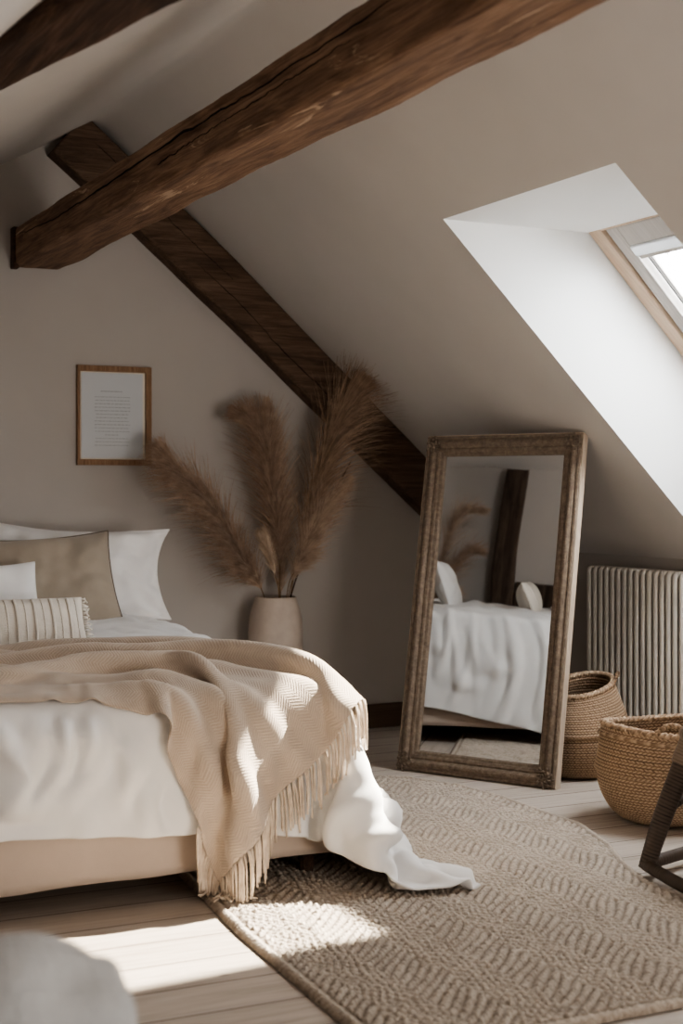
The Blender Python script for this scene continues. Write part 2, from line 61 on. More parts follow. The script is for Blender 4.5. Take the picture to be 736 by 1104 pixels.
-4,0,0,-9,34,11,2,-2,6,4,3,-5,-4,1,-4,6,0,-3,2,1,-5,-5,-3,5,6,3,0,-1,1,-1,-1,-2,1,1,1,-3,0,0,-4,0,0,4,0,-1,-8,-1,1,5,1,-2,-6,0,2,16,-1,-1,2,-2,1,-9,0,0,-1,1,0,-1,-1,1,-2,1,-1,0,0,1,1,0,-2,-3,-2,-3,12,0,3,-7,2,-2,10,-3,2,-12,1,1,3,1,0,-1,-1,-1,5,1,0,-16,0,-2,18,-2,1,-6,0,2,0,0,1,0,-1,-1,-1,1,1,2,
-1,0,-7,2,0,3,0,-1,3,-1,1,1,10,-1,6,-4,0,-2,-2,0,-1,0,0,0,-3,1,1,-4,-1,0,-2,-1,-1,9,2,0,-2,0,-1,7,0,1,2,31,23,-7,4,-7,3,0,-4,-2,0,-6,5,2,-3,-10,-3,7,-2,1,2,2,-1,-1,8,3,-7,2,-3,4,1,2,-7,-1,0,5,-1,1,-9,-1,-1,5,2,0,-14,1,1,19,-1,-1,-12,-5,-1,-3,2,0,11,2,2,1,-1,-1,2,-2,2,-2,0,0,-2,1,-1,-3,0,0,2,0,0,-7,
1,-2,2,-1,2,0,1,-1,9,-1,1,-3,-1,1,1,-1,0,-1,1,-1,1,1,0,-11,-1,1,10,0,-1,2,-1,-1,5,0,0,-3,-1,2,-7,2,-1,0,0,0,5,-1,-1,5,1,-2,-5,-1,0,-1,3,3,2,1,1,0,7,0,1,-9,0,1,4,0,0,-2,0,0,2,-1,-2,3,1,1,-6,0,-2,-3,30,19,2,6,-18,0,1,11,3,-1,-4,-8,-4,0,2,3,-2,6,1,-4,0,0,-1,1,-4,0,1,3,-11,-1,1,17,0,1,-14,-3,-1,15,
0,1,-8,0,-1,4,-1,0,-6,-2,-1,2,3,3,-1,1,0,4,0,-1,-8,-3,0,12,2,-1,-5,-1,0,1,0,1,-1,-2,1,1,-1,1,-3,1,0,-3,1,-2,3,0,0,-4,1,-1,2,-2,2,-1,-1,0,-2,0,0,8,2,-1,-1,0,0,-1,-1,0,-4,-1,0,-5,-2,1,8,1,-2,0,1,2,1,0,0,-1,-2,-1,-6,-1,0,-1,4,2,11,-1,-2,-1,3,2,1,2,-1,3,-2,-1,0,2,1,-1,-1,0,-1,4,0,2,-1,-1,0,3,0,1,
-12,34,12,9,1,1,-7,-3,-18,4,2,17,-2,-2,6,3,4,-12,4,0,-1,1,-2,-5,3,-1,-3,0,4,11,-2,-2,-8,-1,2,1,1,-1,-8,-1,0,8,0,-1,3,-1,3,-4,-1,0,0,3,0,4,-1,-2,-8,-3,-2,6,1,0,-15,-1,1,15,2,2,-3,0,1,7,-1,-1,-10,-1,1,5,1,-1,-1,0,0,-3,0,0,5,0,-1,2,4,-2,-4,-4,2,0,-1,1,-1,0,1,2,0,-1,-2,0,-2,3,0,2,1,-1,-1,-8,0,1,6,2,1,-1,
-4,2,0,0,0,2,0,0,-1,3,-1,2,3,-1,2,2,-2,2,-9,1,-3,10,1,2,-4,0,0,-3,1,-1,-1,0,1,8,-1,2,-7,1,1,-4,35,11,-8,-5,4,4,4,-1,2,0,2,3,1,-3,4,1,-9,-3,-3,0,9,2,-5,-6,2,1,-1,-2,-1,1,1,-6,-3,-4,9,3,4,-1,2,1,0,-4,1,7,-1,-1,-10,2,1,6,-1,-1,-4,-1,0,1,0,1,0,1,0,4,1,-2,-10,0,0,6,-1,-2,-2,-1,2,9,1,0,-9,-1,1,0,
0,0,4,-1,0,-3,-1,0,-3,-1,0,7,4,0,3,0,0,-5,0,0,0,-3,0,2,-1,1,-5,3,-3,-2,0,1,4,0,3,0,0,1,1,0,-3,10,-4,2,-13,2,0,2,1,-2,4,-2,1,1,-1,0,0,5,0,1,5,0,-3,-4,0,1,-1,0,0,7,0,0,-5,0,4,1,0,-1,-5,33,16,0,1,1,1,1,-2,-2,-4,0,1,4,-23,-6,-3,21,7,3,-4,4,2,-8,1,-1,-1,0,-1,-4,-4,1,13,3,2,-7,1,-2,-2,-2,-2,7,
0,2,-6,2,0,8,-2,-1,-7,0,2,-4,0,0,2,0,0,0,1,0,-2,-1,0,2,-2,-1,0,1,1,-7,0,-1,2,0,-1,5,1,1,1,-1,1,3,-1,0,-4,0,0,1,0,0,-2,1,-1,-1,0,1,1,0,1,-1,-2,0,-2,0,0,7,-1,0,-1,2,0,-2,-1,-1,-2,-2,-4,3,3,3,5,-1,-1,-2,0,2,-3,1,1,1,1,0,4,-1,0,1,3,0,-1,-3,-1,1,1,0,0,4,0,0,-3,1,0,3,0,0,1,0,-1,-6,31,18,
-12,-3,-5,17,7,3,-18,-12,5,14,13,-15,3,-2,-1,1,0,-2,-1,2,0,2,0,-2,0,0,2,0,-1,-5,2,1,2,-1,0,5,-2,1,-7,1,1,-1,0,-2,-2,0,1,0,0,-1,13,-1,1,-7,0,0,1,0,0,-1,-1,0,1,0,0,-2,-1,-1,5,2,0,-5,0,1,2,0,0,0,-1,0,0,-1,0,0,0,0,-2,0,0,0,0,0,-1,0,0,-1,0,-3,4,2,1,9,-2,2,-14,0,1,2,0,0,1,-2,-2,3,1,1,0,-1,0,-10,
1,0,6,0,1,2,0,0,0,4,-1,6,1,0,0,-2,1,0,3,0,-1,6,-1,1,3,-2,1,-7,0,-2,-4,4,-1,2,0,0,-10,28,17,4,7,-3,-4,-9,9,14,9,-9,-10,-7,8,0,-1,-6,7,9,-21,-11,-2,11,12,2,-9,-2,1,4,0,-1,-1,0,-1,-3,-2,1,-1,1,0,-2,1,-1,-5,0,1,10,-1,0,0,-1,1,1,1,-1,4,0,1,-2,0,0,0,0,0,0,-1,0,1,0,0,-7,1,0,5,-1,0,1,-1,0,-2,0,0,-1,
1,0,-1,-1,0,1,0,0,2,0,0,-2,0,-1,2,0,1,1,-1,0,-2,0,-1,1,0,0,1,-1,1,-3,0,1,0,-1,0,-1,1,-1,-6,2,1,9,-1,-1,0,0,0,1,12,0,2,-9,1,3,0,0,-1,-1,1,0,2,0,1,-1,0,1,0,-1,0,0,-1,-2,3,1,0,-10,35,8,6,0,5,-6,-6,0,3,6,-10,9,-2,2,-5,5,3,2,-2,-4,-1,-1,-2,2,0,-4,0,-1,3,1,2,-7,-2,0,6,0,0,0,-1,1,0,0,-1,0,
1,0,-2,0,1,2,0,-2,-8,0,1,8,0,0,-1,-1,0,3,-1,0,-5,0,0,-2,1,1,5,0,0,-2,0,-1,-1,-1,0,5,2,-1,-5,-1,1,9,-1,0,1,1,1,-9,-1,0,1,-1,1,1,0,-1,-2,2,-1,-9,0,1,17,-1,0,-6,-1,0,7,-2,0,-3,0,0,2,2,0,1,-1,1,-5,-1,0,0,-1,0,1,6,0,3,-1,0,-1,0,0,-1,6,-1,1,-10,0,1,11,1,2,-2,1,-1,-3,-1,-1,1,0,2,-11,32,13,5,1,-1,
-5,-4,8,3,6,-22,3,-2,12,16,1,-15,-16,1,11,3,1,0,2,0,2,1,1,-14,-2,-2,6,0,1,0,0,0,-1,-1,0,1,2,1,0,-2,0,0,0,-1,2,1,1,4,-1,-1,-8,1,0,-2,-1,1,2,0,0,8,0,0,-6,0,-1,0,0,0,0,0,1,0,-1,0,-3,0,-1,2,1,-1,-2,0,1,-2,0,-1,7,-1,2,-2,-1,0,2,-1,0,-2,1,0,4,0,-1,-9,0,1,7,1,-1,-5,0,0,6,0,0,-4,0,-2,-4,-2,4,4,
-2,0,0,0,0,-2,3,0,9,0,0,-3,4,0,3,-6,0,1,3,0,-1,1,0,1,4,-1,0,-1,0,1,2,0,1,-11,33,13,3,0,1,5,1,1,-1,-2,2,-1,0,-2,-5,-5,0,8,2,4,1,6,-12,2,1,-14,-3,-1,6,2,2,3,-2,-1,-2,0,0,0,2,0,1,-1,1,-1,0,0,1,0,0,1,0,-1,-3,0,0,1,-2,0,6,0,-1,-3,1,0,-11,-1,0,7,1,1,4,0,1,-3,-1,-1,0,1,-1,-1,-1,2,-3,0,-1,0,
1,1,2,-1,-1,2,0,-1,9,-1,2,-6,0,0,-2,0,0,-5,0,0,2,-1,-2,5,1,1,-2,0,0,-9,0,1,3,1,0,10,4,-3,-6,-5,3,0,-2,2,7,2,0,-1,4,-1,1,0,-1,0,-1,1,-1,12,-3,3,-6,1,-1,-6,0,2,-3,2,0,4,0,0,-9,32,14,-1,-3,5,1,6,-20,4,-2,17,1,3,-7,0,-1,-2,5,-3,-16,7,4,-2,-9,-3,10,-1,1,6,-1,0,-6,2,2,2,1,0,1,-1,1,-2,1,0,1,0,0,0,
-1,-1,2,-1,0,-3,0,0,1,-1,0,-2,1,0,-6,-1,0,9,2,1,3,-1,0,-7,0,-1,2,-1,0,0,0,1,0,1,-1,0,0,1,0,-1,-1,0,0,0,1,3,-1,-5,-1,-1,6,-2,3,-2,0,0,4,0,0,-1,-1,1,-2,0,-2,3,1,-2,2,-2,0,-1,2,1,-7,2,-1,13,-2,2,1,-4,1,-13,3,1,5,2,-1,1,-2,1,1,4,-1,0,6,0,3,-8,-2,0,6,1,-1,4,0,2,-7,2,1,-6,34,15,-7,-7,4,7,7,-4,
-4,-9,9,1,1,-17,4,8,-8,0,1,9,3,-8,-4,0,4,11,0,4,-5,-2,-2,-10,3,3,-2,1,1,0,1,1,1,-1,-1,0,0,0,-1,0,-4,3,-2,3,0,0,0,-1,0,-1,-1,0,1,6,0,0,-2,-1,0,-2,1,0,-2,-1,0,1,1,0,0,-1,0,0,0,1,0,1,0,0,-1,-1,1,0,1,-3,-1,-1,-1,2,-1,3,-1,1,3,0,1,-4,0,-1,3,0,-1,-7,-1,0,1,1,1,3,-1,-1,-2,-1,2,2,-3,-1,7,6,-4,-6,
-1,5,-2,-2,0,5,3,1,3,1,-1,1,14,-5,5,-13,4,-5,2,-2,3,-11,1,1,0,-1,-2,11,3,3,-11,33,12,6,4,-5,-4,-12,15,6,10,-17,-2,2,0,-1,-4,3,0,-1,-5,4,3,-3,2,-6,-4,2,2,-10,-1,-1,13,0,-4,3,-2,-1,-3,0,-1,1,0,1,0,0,1,0,2,6,-8,2,2,11,-3,1,0,-1,1,-1,-1,0,-3,1,0,1,0,0,-1,-1,0,5,0,0,-5,-1,0,3,1,0,3,0,0,-5,-1,0,0,0,1,-1,
-1,-1,1,0,0,-2,0,0,-6,2,0,8,-1,0,3,0,1,-8,-1,-1,2,1,1,-2,-1,0,3,0,1,1,0,-1,2,-1,1,-3,2,-2,8,-4,-3,-8,-1,4,0,10,2,8,9,-4,4,-13,2,-2,0,-5,3,-3,3,-3,-1,2,1,21,-4,7,-6,-2,3,-13,34,9,3,-7,10,5,7,-9,-1,1,-11,2,-3,11,1,3,-2,2,-4,10,-3,0,-3,3,3,-18,1,-4,5,2,4,-3,-3,1,8,2,3,-1,-2,-1,-3,0,0,-3,0,0,-2,0,0,1,
1,-3,-7,2,1,3,0,1,4,-1,0,2,-2,0,-2,1,0,-6,-1,0,5,-1,0,6,1,1,-4,-1,-1,-4,0,1,7,0,-1,-6,0,-1,0,-1,2,0,0,0,0,-1,0,0,0,-1,0,1,0,-6,-2,-1,6,2,2,0,-1,0,0,1,0,-3,0,-1,1,-1,1,3,1,-2,-10,-5,-2,-5,11,-3,15,-1,4,-2,7,1,14,-11,-1,0,2,1,-1,-13,1,-3,-1,-1,-1,13,-5,-3,-21,0,0,12,2,10,-9,34,12,4,0,-2,0,0,-5,1,-2,10,
2,1,-1,1,-1,0,-2,3,-10,0,-2,1,2,2,1,0,0,1,2,1,-1,-1,1,-13,-2,-2,-1,1,1,1,0,0,3,0,0,2,-2,0,-1,0,0,-2,1,-1,-2,1,-1,-2,2,0,0,1,1,1,-2,0,6,-1,0,-4,1,0,-1,0,0,1,-1,1,1,-1,-1,-2,0,1,6,0,1,0,0,-1,-1,-2,1,1,1,0,0,0,-1,-6,-1,0,6,2,1,0,-1,0,0,0,0,0,-1,0,0,0,0,-1,-3,-2,-1,-1,0,3,4,2,6,-2,-2,5,
2,-10,5,15,9,-4,-8,3,-5,-9,0,-2,8,1,-1,3,-1,0,-3,-1,2,0,0,-6,-19,-9,-17])
THROW_DATA = (109, 59, 0.0015, [
174,3106,195,1,-4,14,4,-3,13,3,-3,14,3,-3,14,3,-3,13,1,-2,14,2,-1,14,7,-2,12,4,-2,14,2,-4,13,0,-5,13,3,-5,13,2,-5,14,3,-3,13,5,-3,14,5,-3,13,7,-1,13,9,-1,11,12,-1,8,13,1,4,15,0,0,14,0,0,14,0,1,14,0,1,15,0,1,14,0,1,14,-1,1,15,0,1,14,-1,1,14,0,1,15,-1,1,14,0,0,14,-1,0,15,-1,0,14,0,0,14,-1,0,15,-1,-1,14,0,-2,15,0,-1,
14,-1,0,14,-1,3,14,-2,3,14,-1,1,15,0,-3,14,-1,-4,14,0,-2,14,-1,0,14,0,-1,15,0,0,14,-1,1,14,0,1,14,0,0,14,-1,0,14,0,0,14,-1,-1,14,-1,-1,14,0,0,14,-1,-1,12,-3,5,14,-1,1,11,2,-8,14,-2,-2,14,0,-1,14,-3,-1,12,-5,6,12,-4,5,13,-1,-6,9,2,-10,14,-3,-4,13,-3,-4,13,-2,-3,13,-4,-2,13,-1,-5,14,-1,-5,13,-3,-4,8,-11,4,3,-13,5,8,-12,1,10,-6,-7,
8,-2,-12,4,3,-14,-2,5,-13,-3,6,-13,-2,7,-13,2,4,-13,5,3,-13,7,0,-13,6,2,-13,6,5,-12,5,6,-12,7,0,-12,6,-3,-13,6,-3,-12,4,-7,-12,2,-9,-11,4,-7,-12,5,-3,-13,5,0,-13,5,4,-13,3,6,-13,4,5,-13,4,4,-13,6,3,-13,6,1,-13,6,-2,-13,5,-5,-13,3,-7,-12,3,-9,-11,1,13,5,4,0,-2,1,-1,0,1,0,-1,1,0,0,0,0,1,1,0,-1,-2,0,1,-5,1,1,0,0,-1,2,0,0,
2,-1,0,-2,0,0,-1,1,0,-2,0,1,-3,0,0,0,1,0,-2,-1,1,1,0,0,1,1,0,1,-1,0,0,1,0,0,0,-1,1,0,0,0,0,0,-1,0,0,1,0,0,0,0,0,0,0,0,0,0,-1,1,0,0,-1,0,0,0,0,0,1,0,-1,-1,0,1,1,0,0,0,0,1,0,0,0,0,0,1,-1,-1,0,0,0,0,0,0,0,1,2,-1,0,0,-2,0,-1,1,0,0,1,0,0,1,0,0,0,0,-1,2,-1,-1,1,0,0,0,
0,-1,0,1,0,1,0,1,-1,0,-1,0,0,0,0,0,1,1,0,0,-1,0,0,0,1,2,-5,-1,0,1,2,-3,4,-1,1,2,0,-2,1,-1,1,-1,2,2,-5,0,1,-2,-2,0,1,4,-5,6,-1,0,1,0,0,0,0,-1,0,0,1,0,0,-3,2,-1,-1,0,0,0,1,0,1,-1,3,1,-2,2,3,-3,-1,1,-2,-2,2,0,-3,1,0,1,0,0,2,-1,0,5,-3,0,3,-3,0,1,-5,1,-1,0,1,0,1,0,0,0,0,2,-3,0,
-1,-1,-1,0,-2,1,-2,-3,1,-1,-1,0,2,3,-1,1,4,0,0,4,-1,-1,4,1,-2,1,0,1,-2,0,2,-2,0,1,-3,0,0,-3,0,0,-4,0,-2,-3,1,-3,-2,1,-2,-2,1,-2,0,0,-8,7,9,4,3,-1,4,2,-2,3,0,-1,2,0,-2,1,0,0,1,-1,1,1,0,-1,-3,1,1,-2,0,1,-1,1,0,-1,0,0,-3,0,-1,-2,0,0,1,0,-1,1,1,0,0,0,0,2,0,-1,-1,1,0,1,-1,0,0,0,0,0,0,-1,
0,0,1,0,0,0,0,0,0,1,0,0,-1,0,0,1,1,-1,-1,-1,0,1,1,0,-1,-1,0,1,1,-1,0,-1,0,-1,0,1,1,1,0,-1,-1,1,1,0,-1,-1,1,1,1,-1,0,0,0,0,0,1,0,0,0,-2,0,-1,-1,0,0,0,-1,0,1,1,0,2,0,-1,2,0,0,1,0,0,-1,0,1,0,1,0,0,0,1,-1,-1,0,0,0,-1,-1,0,1,0,0,0,1,0,-1,0,0,-1,2,0,1,0,1,0,-1,0,0,-2,0,0,2,
1,-1,-1,-1,0,2,0,0,0,0,0,-1,0,0,0,1,-1,2,1,0,2,0,0,0,0,-1,1,0,-1,1,0,-1,1,0,-1,1,0,-1,1,-1,0,0,0,0,0,3,1,-2,0,2,-3,0,2,-1,-3,1,-1,-1,0,1,1,0,0,5,-2,0,3,-5,1,1,-5,1,1,0,0,0,2,-1,0,1,1,0,-2,0,0,-2,-1,0,-3,1,-2,-2,1,0,-2,-1,1,2,0,2,4,0,0,4,-1,-1,3,1,-1,2,-1,1,-1,0,1,-4,0,0,-3,0,
1,-1,0,0,-3,0,-3,-3,1,-2,-2,1,-2,-3,1,-3,0,0,-2,-1,1,-9,4,11,2,3,-2,1,2,-1,2,1,-1,3,2,0,2,0,-2,2,1,0,1,-1,0,2,-1,0,-2,1,0,-3,0,0,-3,1,0,-1,0,0,-3,-1,-1,0,1,1,1,-1,-1,3,1,-1,2,1,-2,1,0,-1,-1,1,0,0,0,0,0,-1,1,0,0,0,0,1,0,0,0,-1,0,0,0,0,-1,0,0,0,1,0,1,-1,0,-1,1,0,1,-1,0,-1,0,1,0,0,
0,1,0,-1,-1,0,1,0,0,-1,1,1,1,-1,0,-1,0,0,1,1,1,0,-1,-1,1,0,-2,-1,0,-2,0,0,2,0,0,2,0,0,2,0,0,0,0,0,0,0,0,1,1,0,-1,-1,0,-2,0,0,0,0,0,-2,0,1,1,0,-1,-1,0,0,1,0,0,1,0,0,0,0,0,1,0,0,-1,1,0,-2,1,0,1,0,0,1,-1,0,1,1,0,0,-1,0,0,1,0,1,0,0,-1,0,0,1,0,-1,1,0,0,2,0,-1,2,0,-1,1,
0,0,1,0,-1,0,0,-1,1,1,0,0,1,2,-2,0,1,-1,-2,1,-1,-2,1,0,2,-2,0,6,-3,0,2,-4,1,1,-4,1,0,-1,0,-1,3,0,0,1,1,1,-2,0,1,-2,-1,-1,-3,1,-1,-3,0,0,0,0,1,2,0,2,4,0,-1,3,-1,-1,4,0,-1,1,0,1,-2,0,2,-4,0,1,-1,0,0,-2,0,-1,-3,0,-3,-3,1,-2,-3,1,-4,-2,0,-2,0,1,0,-1,1,1,0,-1,-7,11,7,0,-1,1,0,-1,0,1,1,0,
0,0,-1,3,2,0,2,0,-1,2,0,0,0,0,0,-1,0,0,-3,0,0,0,0,-1,1,1,0,-1,0,-1,-2,0,-1,2,1,0,1,0,-1,2,0,-1,1,0,0,-1,0,0,0,0,0,0,0,0,0,1,0,0,-1,0,1,0,0,-1,0,0,1,1,0,-1,-1,0,1,0,0,-1,0,0,1,0,0,0,0,0,-1,0,0,1,0,0,0,0,0,0,1,0,0,-1,-1,0,0,0,0,1,1,0,-1,-1,0,0,1,0,0,0,0,0,0,0,0,0,
1,0,1,-1,0,0,0,0,0,1,0,0,0,1,-1,-1,-1,1,0,0,1,0,0,0,1,0,0,0,0,-1,0,0,0,0,0,-1,0,0,0,0,1,0,0,-1,-1,0,0,0,0,0,0,0,0,0,0,0,1,1,0,0,-1,0,-1,1,0,0,-1,1,0,1,-1,0,-1,0,0,1,0,1,0,0,1,0,0,2,0,0,1,0,0,0,0,-1,2,0,-2,2,0,1,-1,1,1,-2,0,0,0,-1,0,0,2,-2,0,4,-4,2,2,-4,2,0,-3,0,
0,0,0,0,3,0,0,2,0,1,-1,0,0,-2,0,0,-3,0,-1,-4,1,-1,0,0,1,1,-1,1,4,0,0,4,-1,-1,3,0,0,1,0,1,-1,0,2,-3,0,0,-3,0,0,-2,0,-2,-3,1,-2,-4,1,-3,-3,1,-4,0,0,-1,-1,1,-1,0,0,2,1,-1,2,0,1,-3,14,4,0,-2,0,-1,1,1,0,-1,0,0,0,1,0,-1,0,0,1,0,2,1,-1,1,-1,0,27,3,8,-30,-3,-8,0,1,-1,0,0,-1,0,1,0,2,-1,0,
1,1,-1,1,0,0,0,0,-1,0,0,-1,0,0,1,0,0,0,0,0,1,1,0,-1,-1,0,0,0,0,0,1,0,-1,-1,0,0,1,0,1,-1,0,1,1,0,-1,0,0,0,-1,0,1,1,1,0,-1,-1,0,1,0,-1,0,0,-1,0,0,0,0,0,0,0,0,0,0,0,1,0,0,0,0,0,0,0,0,2,1,0,0,-1,0,-1,0,0,0,1,0,-1,-1,1,-1,0,-1,1,1,0,1,0,0,2,0,-1,1,-1,-1,1,1,0,0,0,1,0,
0,1,-2,0,0,-3,0,0,-2,0,0,0,0,0,1,0,0,1,0,0,0,0,0,0,0,0,-1,0,0,0,0,0,1,1,0,-1,-1,0,0,1,0,0,0,0,1,0,0,1,0,0,0,0,0,0,0,0,1,0,-1,0,-1,-1,3,2,1,-2,-1,1,-2,0,0,2,0,-1,1,5,-5,4,2,-3,1,0,-2,1,0,-2,1,-1,2,-1,0,3,0,1,-1,0,1,-3,-1,0,-2,0,-1,-3,2,0,-2,-1,1,2,0,1,4,0,0,4,-1,-1,2,0,
0,1,0,1,-3,0,1,-3,0,0,-3,0,0,-1,0,-2,-4,1,-3,-3,0,-4,-1,1,-4,-1,0,-1,0,1,0,0,0,3,0,0,3,0,0,4,2,0,0,14,0,0,0,0,0,0,0,0,0,0,0,-1,0,0,1,0,-1,-1,0,-1,0,1,0,-1,1,0,0,0,0,1,-1,-1,0,-1,-2,0,1,1,0,0,3,1,0,2,0,-2,1,-1,-1,0,1,0,-1,0,2,-2,0,2,1,0,-1,0,0,0,0,0,0,0,0,0,0,0,0,0,0,1,
0,0,1,0,0,-2,1,0,0,-1,1,0,0,-1,1,1,0,-1,-1,0,0,1,0,0,0,1,0,-1,-1,0,1,0,0,0,1,0,0,-1,0,0,0,0,0,0,0,0,0,1,0,0,0,0,0,0,0,0,0,1,0,-1,-1,1,0,1,-1,-1,0,0,0,-1,0,2,0,-1,2,1,0,1,0,1,0,0,-1,0,0,0,-1,0,1,-2,-1,0,-2,0,0,-1,1,0,0,0,0,1,0,0,1,0,0,1,0,0,-1,1,0,0,0,0,0,0,0,-1,
0,0,1,0,0,0,0,0,0,0,0,0,0,0,0,1,0,0,0,0,0,0,0,-1,0,0,1,-1,0,1,0,1,-2,1,0,0,1,-2,4,2,-3,3,1,-2,2,1,-2,1,-1,-3,1,1,1,0,0,3,0,1,-3,0,1,-3,0,0,-1,1,-1,-2,0,-1,-3,0,1,3,0,1,3,-1,0,4,-1,0,2,0,-1,1,0,2,-3,0,1,-4,0,1,-2,0,-2,-3,0,-3,-3,1,-4,-2,1,-4,-1,1,-3,-1,0,-1,1,1,2,-1,0,3,1,-1,
4,1,0,4,2,0,1,1,-1,4,13,-5,-1,1,1,1,-2,0,0,0,-1,0,1,-1,-1,-1,1,-3,1,1,-3,-1,0,-1,0,-1,-26,-6,-8,27,4,9,-2,1,2,-1,1,0,6,2,1,3,0,-2,1,-1,0,-1,1,0,-2,-1,3,-1,1,1,0,0,-1,0,0,1,0,0,-1,0,0,0,1,0,0,-1,0,3,0,-1,2,1,0,-1,-1,1,-1,0,0,-1,1,0,0,0,0,-1,-1,0,0,1,0,0,0,0,0,0,0,0,0,0,0,0,0,0,
0,0,0,0,0,0,0,0,0,0,0,0,0,0,1,1,0,-1,-1,0,0,1,0,0,-1,0,1,1,-1,-1,-1,1,1,1,0,0,-1,0,0,1,1,0,-1,0,-1,1,-1,0,-1,1,0,1,0,-2,-1,-1,1,1,0,0,0,0,0,-1,0,2,0,0,1,1,0,0,0,0,-1,0,0,0,0,0,-3,1,0,2,0,0,1,0,0,-1,1,0,0,-1,0,1,0,0,0,1,0,-1,-1,0,-1,1,0,-1,0,0,0,0,0,0,1,0,0,-1,0,-2,
1,0,2,0,0,1,2,-2,4,1,-3,4,-1,-2,3,1,0,0,0,1,-1,1,-4,1,1,-1,1,0,-2,0,-1,-2,0,0,-2,1,1,3,-1,0,3,-1,1,3,0,-1,2,-1,0,-1,0,2,-2,0,0,-2,0,0,-3,0,-2,-4,1,-2,-3,1,-5,-2,1,-4,0,0,-3,0,1,0,0,0,3,-1,0,4,1,-1,5,0,0,2,3,-1,2,2,0,2,3,0,4,13,-4,1,-2,-2,1,0,-1,0,0,1,-2,1,1,-3,1,1,-3,0,0,-2,-1,0,
-2,-2,0,-3,-1,-1,1,-1,0,1,2,1,6,2,1,5,1,-1,1,-1,0,-1,1,1,-3,0,3,-2,1,1,0,-1,0,1,1,-1,0,0,0,1,0,0,-1,0,1,0,0,1,0,-1,1,0,1,1,0,0,-1,1,0,-1,-1,0,-1,0,0,0,0,0,1,1,0,0,0,0,0,-1,0,-1,0,0,0,1,0,1,0,0,0,-1,0,0,1,0,0,0,0,0,1,1,0,-1,0,-1,0,0,0,0,0,0,0,0,0,0,0,0,0,0,1,1,-1,-1,
-1,0,0,1,0,-1,-1,0,-1,1,0,-1,0,0,-2,0,0,-1,-1,0,1,1,-1,1,0,1,3,0,-1,2,0,0,2,0,-1,1,0,1,-1,0,0,0,0,0,0,-1,1,-2,1,0,0,0,0,-1,0,0,-1,1,0,2,1,0,-1,0,0,0,-1,0,0,1,0,-1,-1,0,-1,1,0,0,0,0,1,0,0,-2,2,0,1,0,-1,1,0,0,0,1,-1,4,-1,-1,3,0,0,1,0,-1,0,2,-3,3,1,-1,1,0,-2,0,0,-2,0,0,-2,1,
0,1,-1,1,3,-1,0,2,0,-1,1,-1,2,-2,1,1,-1,0,0,-3,0,0,-3,0,-3,-3,1,-4,-3,0,-6,-1,1,-3,0,0,-2,1,1,2,0,-1,4,-1,1,5,1,-1,3,1,0,3,3,0,2,3,-1,0,3,0,0,2,-1,5,12,-6,1,0,-1,-1,0,1,-2,1,1,-3,0,2,-4,0,0,-3,-2,0,-3,-2,-1,-1,-2,-1,1,1,0,3,2,1,6,2,0,5,1,0,2,-2,0,-2,2,1,-4,0,3,-2,1,1,1,0,0,0,0,-1,
1,0,0,0,0,1,-1,0,1,1,0,0,0,0,0,0,1,0,0,0,-1,0,0,-1,0,-1,1,1,0,0,0,0,1,0,0,-1,-1,0,0,0,0,1,1,0,1,0,-1,0,0,1,-1,0,0,-1,0,0,0,0,0,0,0,0,0,0,0,0,0,0,0,0,0,0,1,0,0,-1,0,0,1,0,-1,-1,0,0,0,0,1,0,0,0,1,0,-1,0,0,-2,0,0,-1,-1,0,-1,0,-1,0,0,0,2,1,1,1,0,0,1,0,0,2,0,-1,0,
0,1,1,0,-2,2,0,0,2,0,1,-2,0,0,-2,0,0,-1,0,1,-1,1,-1,-2,0,0,2,0,0,1,0,0,-1,1,0,0,0,0,0,0,0,1,0,0,0,0,0,-1,1,0,-2,0,0,2,1,1,1,0,-1,2,-2,-1,2,1,1,-1,1,-1,0,2,-1,3,0,-2,2,1,-3,1,0,-1,0,0,-1,1,0,0,0,1,2,-1,-1,0,0,1,-2,0,1,-2,1,0,-1,0,0,-1,0,-1,-3,0,-4,-4,0,-5,-1,1,-5,0,1,-2,1,0,
-1,0,0,4,-1,0,5,-1,0,4,1,0,3,3,-1,3,3,0,0,4,-1,1,2,-1,-1,2,-1,0,3,0,6,11,-7,-1,1,2,-2,1,1,-5,0,2,-4,-1,1,-4,-2,-1,-1,-3,-1,0,-2,-1,0,2,0,5,3,1,6,2,-1,5,0,0,1,-1,0,-2,2,1,-4,1,2,-2,0,1,0,0,0,1,0,0,1,0,0,0,-1,0,-1,0,1,1,1,1,-1,-1,2,0,0,0,1,0,-3,0,1,-3,0,0,1,0,1,1,0,-1,1,0,0,0,
0,0,0,1,0,1,0,-1,1,0,0,2,0,1,-1,0,0,-1,-1,0,-1,1,0,-1,0,0,0,0,1,0,0,-1,0,0,0,0,0,0,0,0,0,0,1,0,-1,-1,0,0,1,0,1,-1,0,0,1,-1,0,0,0,-1,0,0,0,-1,0,-1,0,0,0,1,1,2,0,0,0,-1,0,0,1,0,1,0,0,-1,0,0,-1,1,-1,-1,-1,1,1,0,-1,2,1,0,1,0,1,1,-1,0,-1,1,0,-1,0,0,0,0,0,-1,0,0,0,1,0,1,
0,0,0,-1,0,1,1,-1,1,0,0,0,0,0,1,1,1,-1,1,-1,0,-2,-1,2,0,0,0,2,1,-3,0,0,-2,1,0,3,1,-1,2,0,-1,2,0,-2,3,0,-3,1,0,-1,0,1,1,-1,0,-2,1,1,-2,0,0,0,0,0,-2,0,1,-1,0,-2,-3,0,-5,-3,0,-5,0,2,-5,1,-1,-1,0,0,1,0,1,5,-1,0,4,-1,0,4,3,0,3,3,-2,2,2,0,0,4,-1,0,2,-1,-1,2,0,0,2,0,-1,2,0,4,13,-5,
